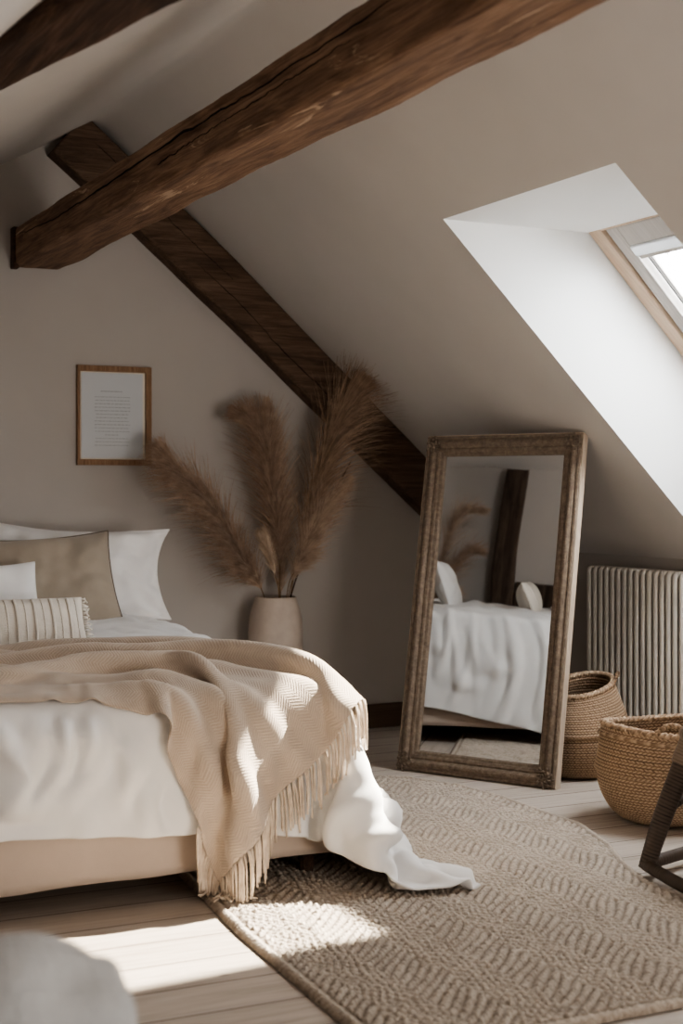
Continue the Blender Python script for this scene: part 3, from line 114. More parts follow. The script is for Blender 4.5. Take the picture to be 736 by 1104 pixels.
-3,0,2,-4,0,2,-3,-1,0,-4,-2,-1,-2,-4,0,0,0,-1,1,2,1,5,3,1,4,3,-1,4,-1,0,1,0,-1,-1,1,1,-2,0,1,-1,0,1,0,0,0,0,0,0,0,0,0,1,0,0,0,0,0,0,0,1,-1,-1,2,1,0,2,0,1,-2,0,0,-3,0,0,-2,0,0,1,0,0,1,0,0,2,0,0,-1,0,0,1,0,0,1,0,0,0,0,0,0,0,-1,1,0,0,-1,1,1,0,0,0,-1,0,0,0,0,0,0,0,0,-1,
0,0,0,0,0,0,0,0,-1,0,0,0,1,0,1,-1,0,-1,1,-1,0,0,1,0,-1,0,-1,1,0,-1,0,0,1,0,-1,3,-1,-1,3,0,1,-1,1,1,0,-1,0,-2,1,0,0,0,0,-1,0,0,0,0,-1,1,0,1,-1,0,0,1,1,-1,1,1,0,0,-1,0,0,0,0,-1,1,1,0,0,-1,0,-1,1,0,0,-1,1,1,0,0,0,0,1,-1,0,2,1,-1,1,0,-1,0,0,1,0,1,0,0,1,1,-3,0,0,-3,1,1,0,
1,-1,2,-1,0,0,1,-1,1,0,-1,1,1,-2,4,0,-2,2,0,-2,1,1,-1,0,0,0,0,0,-2,1,0,-2,0,-3,-3,0,-6,-3,0,-5,0,1,-4,2,-1,0,0,1,3,-1,1,5,-2,-1,5,1,0,4,3,-1,3,3,-1,1,3,0,-1,3,-1,-1,2,-1,-1,2,0,-1,2,-1,-1,1,-1,-1,1,0,0,14,-1,-3,0,2,-3,-2,0,-5,-2,-1,-1,-3,-1,0,1,-1,1,1,2,4,2,1,3,3,-1,1,-1,0,1,1,0,-1,-1,1,
1,0,-1,0,1,1,1,0,-1,0,0,0,0,0,1,0,-1,0,0,1,-1,1,0,0,0,0,0,-1,0,2,0,0,0,1,-1,0,0,1,-1,0,0,-1,0,0,0,0,0,1,0,0,0,0,0,2,0,0,0,0,0,-1,0,0,1,0,-1,1,0,1,0,1,0,-1,-1,0,0,0,0,0,0,0,-1,0,0,-1,0,0,1,1,0,0,0,0,0,0,0,0,0,0,0,0,0,-1,1,-1,0,0,1,0,-1,0,-1,1,0,1,0,0,0,0,-1,2,
-1,-2,4,0,-1,2,1,-1,1,-1,0,-1,1,2,-1,-1,1,-3,1,1,-2,-1,1,-1,1,0,0,0,0,1,1,0,-1,0,0,0,0,0,0,0,0,-1,1,0,1,-1,-1,0,1,1,0,0,-1,-1,1,1,0,0,0,0,-1,0,0,1,-1,2,-1,1,2,1,-1,1,0,0,1,0,0,-3,1,0,-3,0,0,-1,1,0,0,0,1,-1,1,-1,1,0,0,1,1,0,1,0,-1,3,0,-2,4,1,-3,2,-1,-2,1,1,-2,0,-1,-1,0,-4,-2,1,
-6,-3,0,-5,0,0,-2,2,0,0,-2,1,5,-2,1,5,-1,-1,5,2,0,3,3,-1,2,4,-1,-1,2,-1,0,3,-1,-1,2,-1,0,2,0,-1,1,-1,-1,0,1,-1,1,0,-1,1,-1,0,15,1,-5,-2,1,-5,-2,-1,-1,-2,-1,0,0,0,1,1,1,2,1,1,1,1,1,0,0,0,0,-1,0,-1,-1,0,1,1,0,1,1,0,2,1,-1,2,0,0,1,1,-1,1,-1,-1,0,1,0,0,-1,1,0,0,0,-1,1,0,1,0,0,0,0,-1,
0,0,0,0,0,0,0,0,1,0,0,1,0,0,0,0,0,0,0,0,0,1,0,0,0,0,1,-1,-1,0,0,1,0,1,0,0,-1,0,1,1,0,-1,0,-1,0,0,1,-1,0,0,0,0,0,-1,0,0,0,0,0,0,0,0,0,0,0,0,0,0,0,0,0,0,0,0,0,1,0,1,0,0,-1,-1,-1,2,0,-1,3,1,0,2,0,-1,0,-1,-2,2,1,-2,2,0,-1,-1,0,2,-1,0,3,-2,0,1,-2,0,2,-4,1,0,-4,-1,0,-1,
1,0,1,-1,0,1,1,-1,2,0,0,0,1,0,1,0,0,-1,0,0,1,0,0,-2,0,0,0,1,0,-1,0,0,-1,1,0,0,-1,1,3,0,0,2,1,-1,2,0,0,0,1,0,-1,-1,-1,0,1,0,-3,-1,1,-1,1,1,-1,0,-1,2,1,0,2,1,-1,3,0,-2,3,0,-3,2,-3,-2,1,-4,-3,1,-7,-1,-1,-4,0,1,-1,0,0,2,-3,1,7,-2,0,5,0,0,5,3,-1,2,3,-1,0,4,-1,0,1,-1,0,3,-1,-2,1,0,
0,2,0,-1,-1,-1,1,0,1,0,0,0,1,-1,0,1,0,0,-2,14,4,-4,-2,-2,-2,-1,-1,-1,0,1,1,0,0,1,1,1,1,0,0,-1,0,0,-1,-2,2,-1,-1,1,-1,-1,0,-1,-1,1,0,0,0,2,1,-2,3,3,-2,4,1,-1,1,2,-1,0,0,0,0,0,0,0,0,0,1,-1,0,-1,1,-1,1,0,0,-1,0,0,0,0,2,0,-1,2,1,0,-1,0,0,0,0,0,0,0,0,-1,0,0,0,0,0,0,1,1,0,0,0,0,
-1,0,-1,0,0,0,0,0,1,1,1,-1,0,-1,1,0,0,-1,0,0,1,0,0,0,0,0,0,0,0,0,0,0,0,0,0,0,0,0,0,0,0,0,0,-1,1,-1,-2,2,1,0,2,0,1,0,0,1,-2,1,0,0,0,-1,1,0,-1,1,0,-2,3,1,-2,2,0,-1,0,0,3,-3,0,1,-3,-1,2,-3,0,1,-2,0,0,-1,1,0,1,0,1,0,0,0,1,0,0,0,0,0,-1,1,0,-1,0,-1,1,1,0,-2,0,1,-1,0,-1,-1,
0,0,-1,1,0,0,0,0,1,0,1,2,1,0,5,0,-1,0,0,1,-3,-1,0,-1,1,0,-1,0,-1,2,1,1,1,-1,0,0,1,-1,0,-2,-1,3,-3,-2,3,-6,-3,3,-5,-1,-1,-2,-1,1,0,-2,1,4,-3,2,7,-3,0,5,1,0,4,4,-2,0,3,0,1,3,-1,0,1,-1,-2,2,-1,0,0,0,0,1,0,1,-2,0,1,0,1,0,-2,-1,2,-1,1,-1,1,0,-1,1,0,-1,14,5,-5,-1,-2,-1,-1,-1,0,0,0,0,1,0,
2,0,1,1,1,0,0,-1,1,-1,-1,0,-2,0,1,-1,-2,1,0,-1,0,-1,-2,1,-1,-1,1,1,-1,0,2,2,-1,3,2,-2,2,1,-2,1,1,-1,0,1,-1,0,0,0,0,-1,0,-1,1,1,1,-1,2,0,-1,4,0,-2,2,-1,-1,1,1,0,0,0,1,-1,1,0,1,-1,1,-1,1,1,-1,0,1,-3,0,1,-3,1,0,0,0,0,0,0,0,1,-1,0,1,1,1,-1,0,0,0,0,0,-1,0,0,0,1,0,-1,0,1,0,0,0,-1,
0,0,-1,0,0,0,0,-1,0,0,0,-1,1,0,-1,-1,0,0,1,-1,0,0,1,1,0,0,0,0,1,1,0,0,2,0,-1,3,0,-2,2,0,-2,3,1,-3,1,0,0,0,0,0,-1,0,1,0,0,2,-1,0,2,-3,0,1,-1,0,1,-2,0,0,-1,0,0,0,0,0,-1,0,1,-1,0,0,1,0,-1,-1,1,1,-1,0,-1,-2,0,0,-2,0,0,-1,1,0,1,-1,0,0,1,1,5,1,-1,2,0,0,-1,0,0,0,0,0,0,-1,0,0,
0,0,1,-4,-1,2,-5,-1,1,-6,-1,1,-2,-2,2,0,-2,1,2,-2,2,5,-3,2,7,-1,1,5,2,-1,2,3,-1,0,2,-1,1,2,-2,-1,0,0,0,1,0,0,0,0,0,0,1,1,-1,-1,1,-1,1,1,-2,0,0,-1,1,-1,2,-1,-1,2,0,-1,1,0,-5,13,2,0,0,-1,-1,0,1,1,0,0,2,0,1,2,0,0,1,0,0,1,1,-1,0,0,0,-1,-1,1,-2,0,1,-1,-1,1,-2,0,0,-1,-2,2,-1,-2,1,-1,-3,2,
1,-2,0,1,1,0,1,0,0,0,0,0,1,0,0,1,1,0,0,-1,0,0,1,2,0,-1,0,1,1,1,1,0,0,0,-1,0,0,0,1,0,0,-1,1,0,0,0,1,0,0,0,-1,1,1,-1,0,1,0,0,0,1,1,0,-1,0,0,0,-1,0,0,1,0,0,0,2,-1,0,1,-2,0,2,-1,0,0,-3,0,0,-1,0,1,-1,0,1,0,1,0,-1,0,-1,-1,0,0,-1,1,-1,-3,-1,0,-2,1,-1,-2,-1,0,1,1,1,2,-1,0,2,
0,1,1,0,0,3,0,-1,2,0,-2,4,0,-2,3,1,-2,2,0,-1,0,0,-1,0,0,1,0,0,2,-1,0,1,-3,0,2,-2,0,1,-1,0,1,0,0,0,-1,0,1,-2,1,0,0,-1,0,0,0,0,-1,0,0,-2,1,-1,-2,0,1,-3,0,0,0,1,0,1,0,1,3,1,-1,3,0,0,1,-1,0,1,-3,-1,2,-5,-2,2,-6,-1,-1,-4,-1,-1,1,0,0,1,-1,1,4,-2,5,7,-2,2,6,1,-1,3,1,-1,0,2,0,0,1,-1,
1,1,-1,-1,0,0,0,0,0,1,-1,1,1,0,0,0,-1,-1,1,-2,1,0,-2,0,0,0,0,0,3,0,-2,2,0,1,-1,1,2,-5,0,-4,14,2,-1,0,0,1,0,0,3,0,0,3,-1,0,2,0,0,2,0,-1,1,-1,0,-1,0,0,-1,1,0,0,0,0,-2,1,0,-1,-1,1,-1,0,1,-2,-1,1,-1,0,1,-1,-1,2,0,-2,1,-1,0,0,1,-1,1,0,1,0,1,-1,1,0,0,1,0,0,0,1,0,0,0,0,-1,0,0,1,
0,0,0,1,0,-1,0,0,1,0,0,0,1,-1,0,0,1,1,0,-1,0,0,-1,0,1,0,0,0,0,1,0,-1,0,1,0,0,0,0,0,0,-1,0,1,1,-1,-1,0,0,0,0,0,0,2,-2,0,2,-1,0,1,-3,0,2,-2,0,1,-2,0,1,-1,0,-1,-2,1,0,-1,0,-1,-2,1,-1,-3,-1,-1,-2,1,0,0,-1,0,1,0,2,2,-1,1,3,0,0,3,0,-1,4,0,-1,3,0,-3,3,0,-1,2,0,-3,1,1,-2,0,0,1,0,
0,1,-1,0,1,0,0,2,-2,0,2,-2,1,1,-1,-1,2,-2,1,0,-2,0,1,-1,0,0,0,0,1,-2,0,-1,-1,0,0,-2,0,0,0,0,0,1,0,1,2,-2,-2,5,-4,-2,3,-5,-3,1,-4,-1,-1,-1,0,0,2,0,0,3,-1,2,6,1,1,5,1,0,4,1,-1,1,1,-1,1,0,0,0,0,-1,0,1,0,0,-1,1,1,-2,1,1,-1,0,-1,-1,0,1,-1,0,0,-1,1,0,-1,0,0,2,0,-1,2,0,-1,2,0,1,-1,0,
1,-4,-1,1,-4,1,-2,14,3,1,0,0,2,-1,0,3,-1,0,4,-1,-2,2,-3,-3,1,-1,0,0,0,0,0,1,0,0,0,0,-1,1,0,-1,0,1,-1,2,0,-2,0,0,-1,1,1,-1,0,0,-1,0,1,-1,1,0,0,-1,1,-1,1,1,0,0,0,0,0,0,0,0,0,0,-1,0,0,1,0,1,0,1,-1,0,-1,1,0,1,0,0,1,0,0,-1,0,0,1,-1,0,-1,1,-1,0,0,0,1,0,0,1,0,-1,1,0,0,0,1,0,1,
0,-1,1,-1,-1,1,1,0,0,0,-2,1,0,-1,0,1,0,1,0,-1,1,1,-1,0,0,1,-1,-1,1,-1,-1,3,-3,0,2,-3,0,2,-2,0,0,-3,0,0,-1,0,0,-2,1,-2,-2,0,-1,-4,1,-1,-1,0,-1,-1,0,1,2,-1,2,2,0,1,2,0,0,5,0,1,3,0,-2,3,0,-1,2,-1,-2,2,0,-2,2,0,-3,1,1,-1,0,0,0,0,0,0,0,-1,1,0,1,2,-1,0,3,-2,1,2,-2,0,1,-2,0,1,-1,0,1,-1,
1,0,-1,-1,0,0,-1,-2,2,-3,-2,4,-4,-2,2,-4,-2,1,-1,0,-1,1,0,0,4,0,0,5,1,0,4,2,-2,3,1,-2,1,1,-1,0,0,-1,1,0,2,-1,0,-1,1,0,1,1,-2,1,0,-3,2,0,-2,1,0,-1,0,1,-1,0,0,1,0,0,0,0,0,1,0,-1,2,-1,-1,3,0,1,-1,0,1,-4,0,1,-2,1,0,-1,-1,-1,15,5,2,-2,0,4,-1,-1,5,-3,-4,2,-3,-3,1,-2,-1,0,0,0,0,0,0,0,0,0,
0,0,0,-1,1,0,0,1,0,0,0,0,0,1,0,-2,1,0,-1,1,0,-2,1,0,0,-1,0,-1,1,0,0,0,0,-1,1,0,-1,0,0,1,1,0,-1,0,0,0,0,0,-1,0,0,1,0,1,-1,1,0,0,-1,-1,0,0,1,0,0,0,0,1,0,0,0,1,0,0,0,0,0,1,0,1,0,0,-1,1,0,0,1,0,0,1,1,0,0,-1,-1,2,0,0,1,1,-1,2,0,-1,0,0,-1,2,0,-2,1,0,-1,1,0,-1,1,1,0,0,
0,1,-1,0,3,-3,-1,2,-3,0,2,-3,0,0,-2,0,0,-1,0,-1,-2,0,-1,-3,0,-2,-2,1,-2,-3,1,0,0,-1,1,1,-1,2,2,0,2,3,0,1,3,0,0,4,0,-1,2,0,-1,2,0,-1,3,-1,-2,1,0,-3,2,0,-1,1,0,-1,0,0,-1,0,0,0,0,-1,1,0,1,2,-1,0,2,0,1,1,-1,-1,1,0,-1,-1,0,-2,-1,1,-3,-2,1,-2,-1,0,1,1,0,4,0,0,4,1,-2,4,2,-2,1,2,-4,1,2,-3,
0,0,-1,0,0,-1,0,1,1,0,-1,1,2,-2,4,0,-3,3,0,-2,1,1,-1,0,0,0,0,0,-1,1,0,0,-1,0,-1,1,0,2,-1,0,2,0,-1,2,0,1,-1,0,0,-3,0,1,-3,0,0,-1,0,1,-1,0,1,13,5,4,-2,1,4,-2,-4,2,-2,-5,1,-2,-2,0,1,1,0,-1,0,0,2,0,-1,0,1,0,0,-1,0,0,1,0,0,-1,-1,0,0,-1,0,0,1,-1,-1,-1,-1,0,0,-1,-1,-1,-1,0,1,0,-1,0,0,-2,
-1,1,0,-1,2,-1,-1,-1,0,0,2,0,0,0,0,-1,0,0,0,1,0,0,-1,-1,-1,1,1,0,-1,0,0,1,0,0,0,0,0,1,0,0,0,1,-1,1,0,0,0,1,0,1,1,0,0,1,0,1,0,0,1,2,1,0,0,-1,0,2,0,0,0,0,0,3,1,0,1,-1,-1,1,1,-1,3,1,-1,1,0,-2,2,0,-1,1,0,-1,1,0,2,-1,0,2,-3,-1,3,-4,0,1,-2,0,0,0,0,-1,-1,0,0,-2,0,-2,-2,0,-2,-3,
1,-2,-2,1,-1,-2,-1,1,1,-1,2,2,0,2,2,0,2,2,0,0,3,0,0,2,0,-1,3,0,0,2,-1,-2,3,0,-2,1,0,-2,2,-1,-1,1,1,-2,1,-1,0,0,0,1,0,-1,0,0,1,1,-1,-1,-1,1,-2,0,1,0,0,-1,3,1,0,3,1,-3,3,2,-3,2,2,-3,0,1,-5,0,1,-2,-2,0,-1,0,1,-1,0,0,1,2,-1,4,1,-1,3,0,-1,2,1,-1,1,1,-2,2,-1,-1,0,1,0,1,0,0,0,0,0,0,
0,0,0,0,-1,0,-1,2,0,1,-1,0,0,-2,0,1,-3,0,0,-2,1,1,-1,-1,0,2,0,2,13,9,5,-2,-4,4,-2,-6,0,-1,-3,-1,1,1,0,0,0,-2,2,1,-1,0,0,-1,1,0,-1,1,1,0,0,-1,-2,0,0,-1,0,1,-1,-1,-1,0,0,1,-1,0,0,0,-1,1,2,1,-1,1,-2,-2,1,-1,-3,2,-3,-2,1,-2,-2,-1,0,-1,0,-1,-1,0,0,0,0,1,0,-1,0,0,0,0,0,0,0,1,0,0,-1,0,-1,0,
-1,0,0,0,0,-1,0,2,0,0,-1,0,0,1,0,0,0,1,0,1,0,-1,1,1,0,0,0,0,1,1,1,1,0,0,1,2,-1,1,0,0,0,1,1,1,3,-1,0,1,0,1,3,1,-1,3,0,-1,2,1,-1,2,1,-1,2,-1,-1,0,0,2,-1,-1,2,-5,-1,1,-2,0,1,0,0,-1,1,1,0,1,0,-1,-2,0,-1,-4,0,-1,-5,1,-4,-3,0,0,-1,0,0,1,0,2,2,-1,1,1,0,2,2,0,2,2,0,-1,3,1,1,2,
-1,0,3,0,-1,2,0,-2,3,-1,-1,1,0,-1,2,0,-3,1,0,0,0,-1,-1,1,-1,1,0,2,0,-1,2,1,-1,3,2,-4,2,1,-3,0,1,-4,-1,1,-5,-1,1,-1,-2,0,-2,1,1,0,0,0,2,3,-1,4,1,-1,3,0,0,2,1,-1,1,0,0,1,0,-1,1,1,-1,1,-1,-1,1,1,-1,0,0,-1,1,-1,0,0,1,1,0,0,0,-1,0,-2,1,1,-4,0,0,-2,0,1,2,0,1,-2,0,-2,3,0,4,11,9,5,-1,-6,
0,0,-5,-1,0,0,-3,1,2,-3,2,1,-1,0,0,-1,1,0,1,0,-1,-1,0,0,0,0,0,-1,0,1,0,0,-1,1,1,1,-1,-1,0,1,0,0,0,0,0,0,-1,1,1,1,-2,1,-1,-1,1,-1,-1,0,-1,-1,1,-1,-2,1,0,-1,-1,-1,-1,0,0,-1,1,0,0,-1,1,1,0,0,1,0,1,2,0,0,-1,0,-2,-3,0,-2,-2,-1,-1,-1,1,0,-1,0,-1,0,0,0,-1,-1,0,0,1,-1,1,0,1,0,0,0,0,-1,1,0,
0,0,-1,1,0,1,0,0,1,-1,2,-1,1,1,2,-1,0,1,0,3,2,1,1,4,-1,0,3,1,-1,3,1,-1,3,0,-1,1,0,1,0,-1,2,-4,0,0,-2,0,1,1,-1,0,0,1,0,0,0,0,-2,0,-2,-3,0,0,-3,1,-4,-3,0,-2,-3,-1,-2,0,1,1,0,0,1,0,0,1,1,0,2,2,0,2,2,0,1,3,0,1,3,0,0,2,0,0,3,0,-2,2,0,-1,2,-1,-1,2,0,-1,1,1,0,-1,2,1,-3,2,2,-4,
0,0,-3,0,0,-4,-2,1,-3,-1,0,-1,-2,0,-1,2,0,1,2,-1,3,3,0,4,0,1,2,0,0,1,1,-1,1,-1,0,1,1,-2,2,0,0,1,0,-1,1,0,-2,1,0,-1,1,0,0,0,1,-1,0,0,0,0,0,-2,1,1,-2,-1,0,-1,0,1,2,0,-1,1,-1,-1,3,0,2,-3,1,9,9,11,0,2,-8,-2,0,-1,-5,0,2,-6,0,0,-3,-1,0,2,2,-1,3,1,-1,2,1,-1,1,0,-1,-2,0,1,0,0,0,1,0,0,
-1,-1,0,1,1,0,0,-1,0,0,1,1,0,0,-1,1,-1,0,1,1,-1,-1,0,-1,1,0,1,0,0,0,0,-1,-1,1,1,1,0,-1,1,-1,0,0,1,0,0,0,0,-1,0,0,-2,0,0,-1,0,0,-1,0,0,-1,1,-2,0,-1,0,0,0,0,0,0,0,-1,1,0,0,-1,-1,-2,0,-1,-1,0,0,-1,1,-2,0,-1,0,0,0,-1,-1,0,1,-1,1,-2,1,-1,0,-1,1,1,0,0,0,1,-1,2,1,0,2,3,0,2,3,0,1,3,
2,-1,5,0,-1,2,0,1,-1,-1,1,-3,0,0,-3,0,1,0,0,-1,-1,0,0,-1,0,0,0,0,-1,0,0,0,-1,0,-1,-2,1,-2,-3,0,-3,-2,0,-2,-1,0,-1,0,-1,2,-1,0,0,1,1,2,1,0,2,2,0,2,2,1,1,2,0,1,3,0,0,2,1,-1,2,0,0,0,1,0,-1,0,0,-2,0,-1,-3,-2,0,-3,-2,1,-1,-1,-1,-1,1,1,0,2,0,1,3,0,4,2,0,3,0,-1,2,1,0,0,0,0,0,0,0,1,
0,-1,2,0,0,1,0,-1,2,0,-1,2,1,-1,1,-1,-1,0,1,-2,1,0,-1,-1,0,-1,1,1,-2,-1,0,0,1,0,2,-1,0,1,0,0,1,0,0,-2,1,0,-3,0,9,8,8,-2,0,0,-4,0,1,-7,1,-1,-5,-1,-3,-2,0,0,0,0,0,3,2,-1,4,2,-1,3,2,-2,1,0,0,1,0,0,-2,0,0,0,0,0,0,0,1,0,0,-1,1,-1,0,0,0,0,0,1,0,0,-1,0,1,0,0,0,1,-1,1,0,0,-1,0,2,
0,-1,0,1,1,0,0,0,0,0,0,0,1,0,-3,0,0,-3,-1,-1,-1,1,0,3,0,0,3,0,1,-1,0,0,0,0,0,-1,0,-1,1,0,0,1,1,1,-1,-1,-1,-1,0,0,0,0,0,-1,0,0,-1,0,0,-1,0,-1,-1,0,0,-2,0,-2,-1,0,-1,-1,0,-1,-1,0,-1,-1,1,0,-1,-1,1,1,0,3,3,0,1,4,1,0,5,1,-1,3,0,1,-1,-1,1,-3,1,0,-3,-1,0,0,0,0,2,0,0,2,0,0,0,1,0,-1,
0,0,-1,0,-1,-2,-1,-1,-2,0,-1,-2,0,-2,-3,1,-3,-1,0,-1,-2,-1,-1,0,0,1,0,1,2,1,0,1,2,0,2,1,1,1,1,0,2,2,0,-1,1,0,0,-2,0,0,-1,-3,0,-1,-1,0,-1,0,-1,-1,2,1,1,2,0,2,3,0,3,2,0,4,0,-1,2,1,1,0,-1,-1,0,1,1,-1,0,-1,1,1,1,2,-1,-1,2,0,-1,1,0,-1,1,0,-1,1,1,-2,2,0,-1,0,0,0,1,0,-2,-1,0,0,0,0,1,0,
1,0,1,0,1,-1,0,-3,0,0,-2,1,-1,-3,1,11,6,11,-6,-2,1,-4,0,1,-5,3,-3,-4,2,-3,-2,-1,-1,-1,-2,0,0,0,0,1,3,-2,4,3,-1,5,2,-3,2,0,0,1,-1,1,-1,1,0,0,-1,-1,0,1,2,-1,0,-1,1,0,0,0,-1,0,0,1,0,0,0,0,0,-1,0,0,1,0,1,0,0,-1,0,0,0,0,1,1,0,0,0,0,-2,0,-1,-2,0,0,-1,0,0,2,0,1,1,0,0,0,0,0,2,1,0,0,
0,-1,1,0,1,-1,-1,0,-2,0,0,0,1,0,0,0,0,0,-1,0,0,1,-1,0,0,0,1,-1,0,0,0,0,1,1,0,0,0,0,-1,-1,-1,-3,1,0,-2,-1,-1,-3,1,-1,-2,0,-2,0,0,1,-1,0,2,3,1,1,6,1,0,3,0,1,-3,-1,0,-1,0,1,1,0,-1,1,1,1,1,0,0,0,-1,0,0,0,-1,-1,0,1,-1,1,0,0,0,-1,-1,0,0,-1,-1,-1,-2,0,-2,-3,1,-2,-3,-1,-3,-1,0,-1,-1,-1,0,-1,
1,1,1,-1,1,1,1,2,0,0,0,0,0,0,0,-1,1,0,-2,-1,0,1,1,1,3,1,3,3,1,3,2,0,2,1,0,3,0,0,1,1,0,0,0,0,0,0,0,0,0,-1,0,0,1,0,0,0,0,0,0,2,1,-1,2,0,-1,2,0,0,0,0,-1,1,-1,-3,2,1,-2,0,0,0,1,0,0,0,1,0,-1,-1,1,0,0,-2,1,0,-3,1,-2,-3,0,-1,-3,2,6,2,11,-2,0,2,-4,2,0,-3,3,-2,-2,2,-2,-3,0,-2,
-2,-1,0,-1,-1,1,1,0,-1,2,2,-3,3,3,-1,3,2,-2,2,1,-1,0,-1,0,0,0,1,0,-1,0,1,0,0,-1,0,0,1,1,0,0,-1,0,0,1,-1,0,0,1,0,-1,0,0,1,-1,1,0,0,-1,0,-1,0,0,-1,1,-1,0,0,1,1,0,-1,1,0,1,0,1,-1,0,-1,1,1,0,-1,1,0,0,2,0,1,0,0,0,-3,1,0,-2,-1,-1,1,0,1,1,0,0,-1,1,0,0,0,0,1,-1,0,1,0,-1,4,0,-1,1,
0,1,-2,-1,0,-1,1,1,-1,-1,-1,-2,1,1,-1,0,-1,-1,0,0,-2,0,-1,-1,0,0,-3,1,0,1,0,1,3,1,0,3,0,0,1,0,0,-1,0,1,0,0,-1,1,0,0,0,0,0,-1,0,1,1,0,-1,0,0,0,-1,0,0,1,0,0,1,0,0,-1,0,0,-1,0,-1,-2,0,-1,-4,-1,-3,-3,1,-1,-2,-1,-2,-2,0,0,0,-1,0,0,-1,0,-1,0,1,1,2,1,1,2,2,1,3,1,6,2,0,5,1,0,2,0,0,1,
1,0,-1,0,0,-1,-1,1,0,0,0,0,1,0,0,-1,0,1,1,0,-1,0,-1,1,0,1,-1,0,0,2,0,0,1,0,-2,3,0,-1,1,1,0,1,0,-3,2,0,-2,-1,0,-1,0,0,1,0,1,-1,0,-1,-2,1,-1,-3,1,-2,-3,2,-2,-1,0,31,-1,16,-29,3,-3,-4,4,-2,-1,2,0,-1,1,-1,-2,0,-2,-3,-1,0,-1,-2,0,0,0,1,0,1,-1,1,3,-3,4,2,-3,3,1,-1,3,1,0,0,0,0,0,0,-1,-1,0,1,
1,0,0,-1,-1,0,0,1,-1,0,-1,1,1,1,0,0,0,0,0,-1,0,0,1,-2,1,-1,-1,0,0,0,-1,1,0,0,-1,1,0,1,2,1,0,0,0,0,0,0,0,0,0,0,2,0,-1,1,0,0,-2,0,1,-2,0,0,0,1,0,0,0,0,0,-1,-1,1,0,1,0,0,0,1,0,-1,2,0,0,1,0,0,0,0,0,0,0,-1,0,-1,1,-1,1,1,-2,-1,-1,-1,0,1,0,1,0,-1,0,0,0,0,-1,0,0,0,-2,1,0,0,
0,0,2,0,1,0,1,-1,0,0,0,0,0,1,-1,0,0,0,0,0,1,0,-1,-1,0,1,1,0,0,1,0,-1,1,0,0,1,1,0,0,0,0,0,-1,0,-1,1,1,-2,0,-1,-2,-1,-1,-2,0,-1,-3,-1,-2,-3,0,-3,-2,0,1,0,0,0,0,1,1,2,4,2,5,2,1,4,0,1,1,0,-1,4,1,-1,1,0,1,-1,0,0,-2,1,0,-1,-1,0,0,0,0,0,1,0,0,-1,0,1,0,1,-1,1,-1,0,0,0,-1,0,0,2,
0,0,2,0,-1,2,0,-1,1,0,-1,1,1,-2,1,1,-2,1,-1,-2,1,0,-2,0,-2,-4,1,-4,-3,2,-2,-1,0,2,0,1,-34,2,3,32,-1,9,-1,2,1,0,2,-1,-1,2,-1,-3,1,-3,-1,0,0,-1,-1,0,-1,-2,1,0,-1,1,1,1,-2,1,4,-1,4,3,-3,3,2,-3,1,0,-1,0,0,1,1,0,-1,-1,-1,1,1,1,0,0,-1,0,0,1,-1,-1,-1,1,0,1,0,1,0,-1,0,0,0,0,0,0,0,0,0,0,-1,0,
1,1,1,0,0,0,0,-1,0,-1,1,0,1,-1,1,0,1,-1,0,1,-1,0,0,-1,0,-1,1,0,-1,0,0,1,0,0,0,1,0,0,1,0,-1,1,0,0,1,0,0,1,0,1,-2,0,0,-2,0,-1,0,0,0,2,1,-2,3,-1,-1,3,0,1,0,0,0,-2,0,1,-2,-1,1,-2,1,0,-1,0,0,0,0,0,-1,1,0,1,1,-1,0,-1,1,0,1,0,-1,-1,0,0,1,0,0,0,0,-1,0,1,0,0,-1,0,0,0,0,0,1,0,
0,0,0,0,0,1,0,0,0,1,0,0,-1,-1,0,1,1,0,0,0,-1,0,-1,0,1,0,-2,-1,-1,0,1,0,-1,1,0,1,0,-1,-1,2,0,0,0,0,-1,1,1,4,0,0,-1,0,0,3,0,-1,2,0,0,-1,0,0,-1,1,0,0,0,0,-1,0,1,0,0,0,-1,1,-1,-1,-1,1,0,0,0,-1,1,0,0,0,0,2,0,0,3,0,-1,2,0,-2,2,0,-1,1,0,-2,1,1,-4,2,-4,-4,2,-4,-4,2,-1,-1,1,2,1,0,
1,1,-1,-5,5,14,2,-1,-2,0,0,1,0,-1,0,0,0,-1,-2,4,-2,-3,1,-2,-1,-1,1,0,-2,0,0,-1,1,1,-1,2,0,1,-2,0,4,-2,4,3,-3,3,2,-2,2,1,-2,-1,-1,1,1,1,-1,0,-1,0,0,1,0,0,0,0,0,0,-1,0,0,0,0,0,1,0,0,0,0,0,0,0,-1,0,0,1,1,0,0,-1,0,0,0,0,0,1,0,0,0,0,0,-2,1,0,-2,0,0,-1,0,0,0,0,-1,3,0,1,1,0,0,0,
0,-1,-1,0,0,3,0,0,2,0,0,1,1,1,-3,0,-1,-3,0,1,-1,0,0,-2,0,-2,-2,-1,0,5,0,-1,5,0,-2,4,0,-1,1,0,-1,1,1,0,0,0,0,0,-1,0,0,0,-1,0,0,0,0,0,1,-1,1,2,-1,0,1,-1,1,1,-3,-1,1,-2,1,1,-1,0,0,0,0,0,-1,0,0,0,1,0,-1,0,0,-1,0,0,-1,0,0,1,0,0,0,1,1,1,-1,-1,0,1,0,0,0,0,0,0,0,1,1,0,-1,0,-1,1,
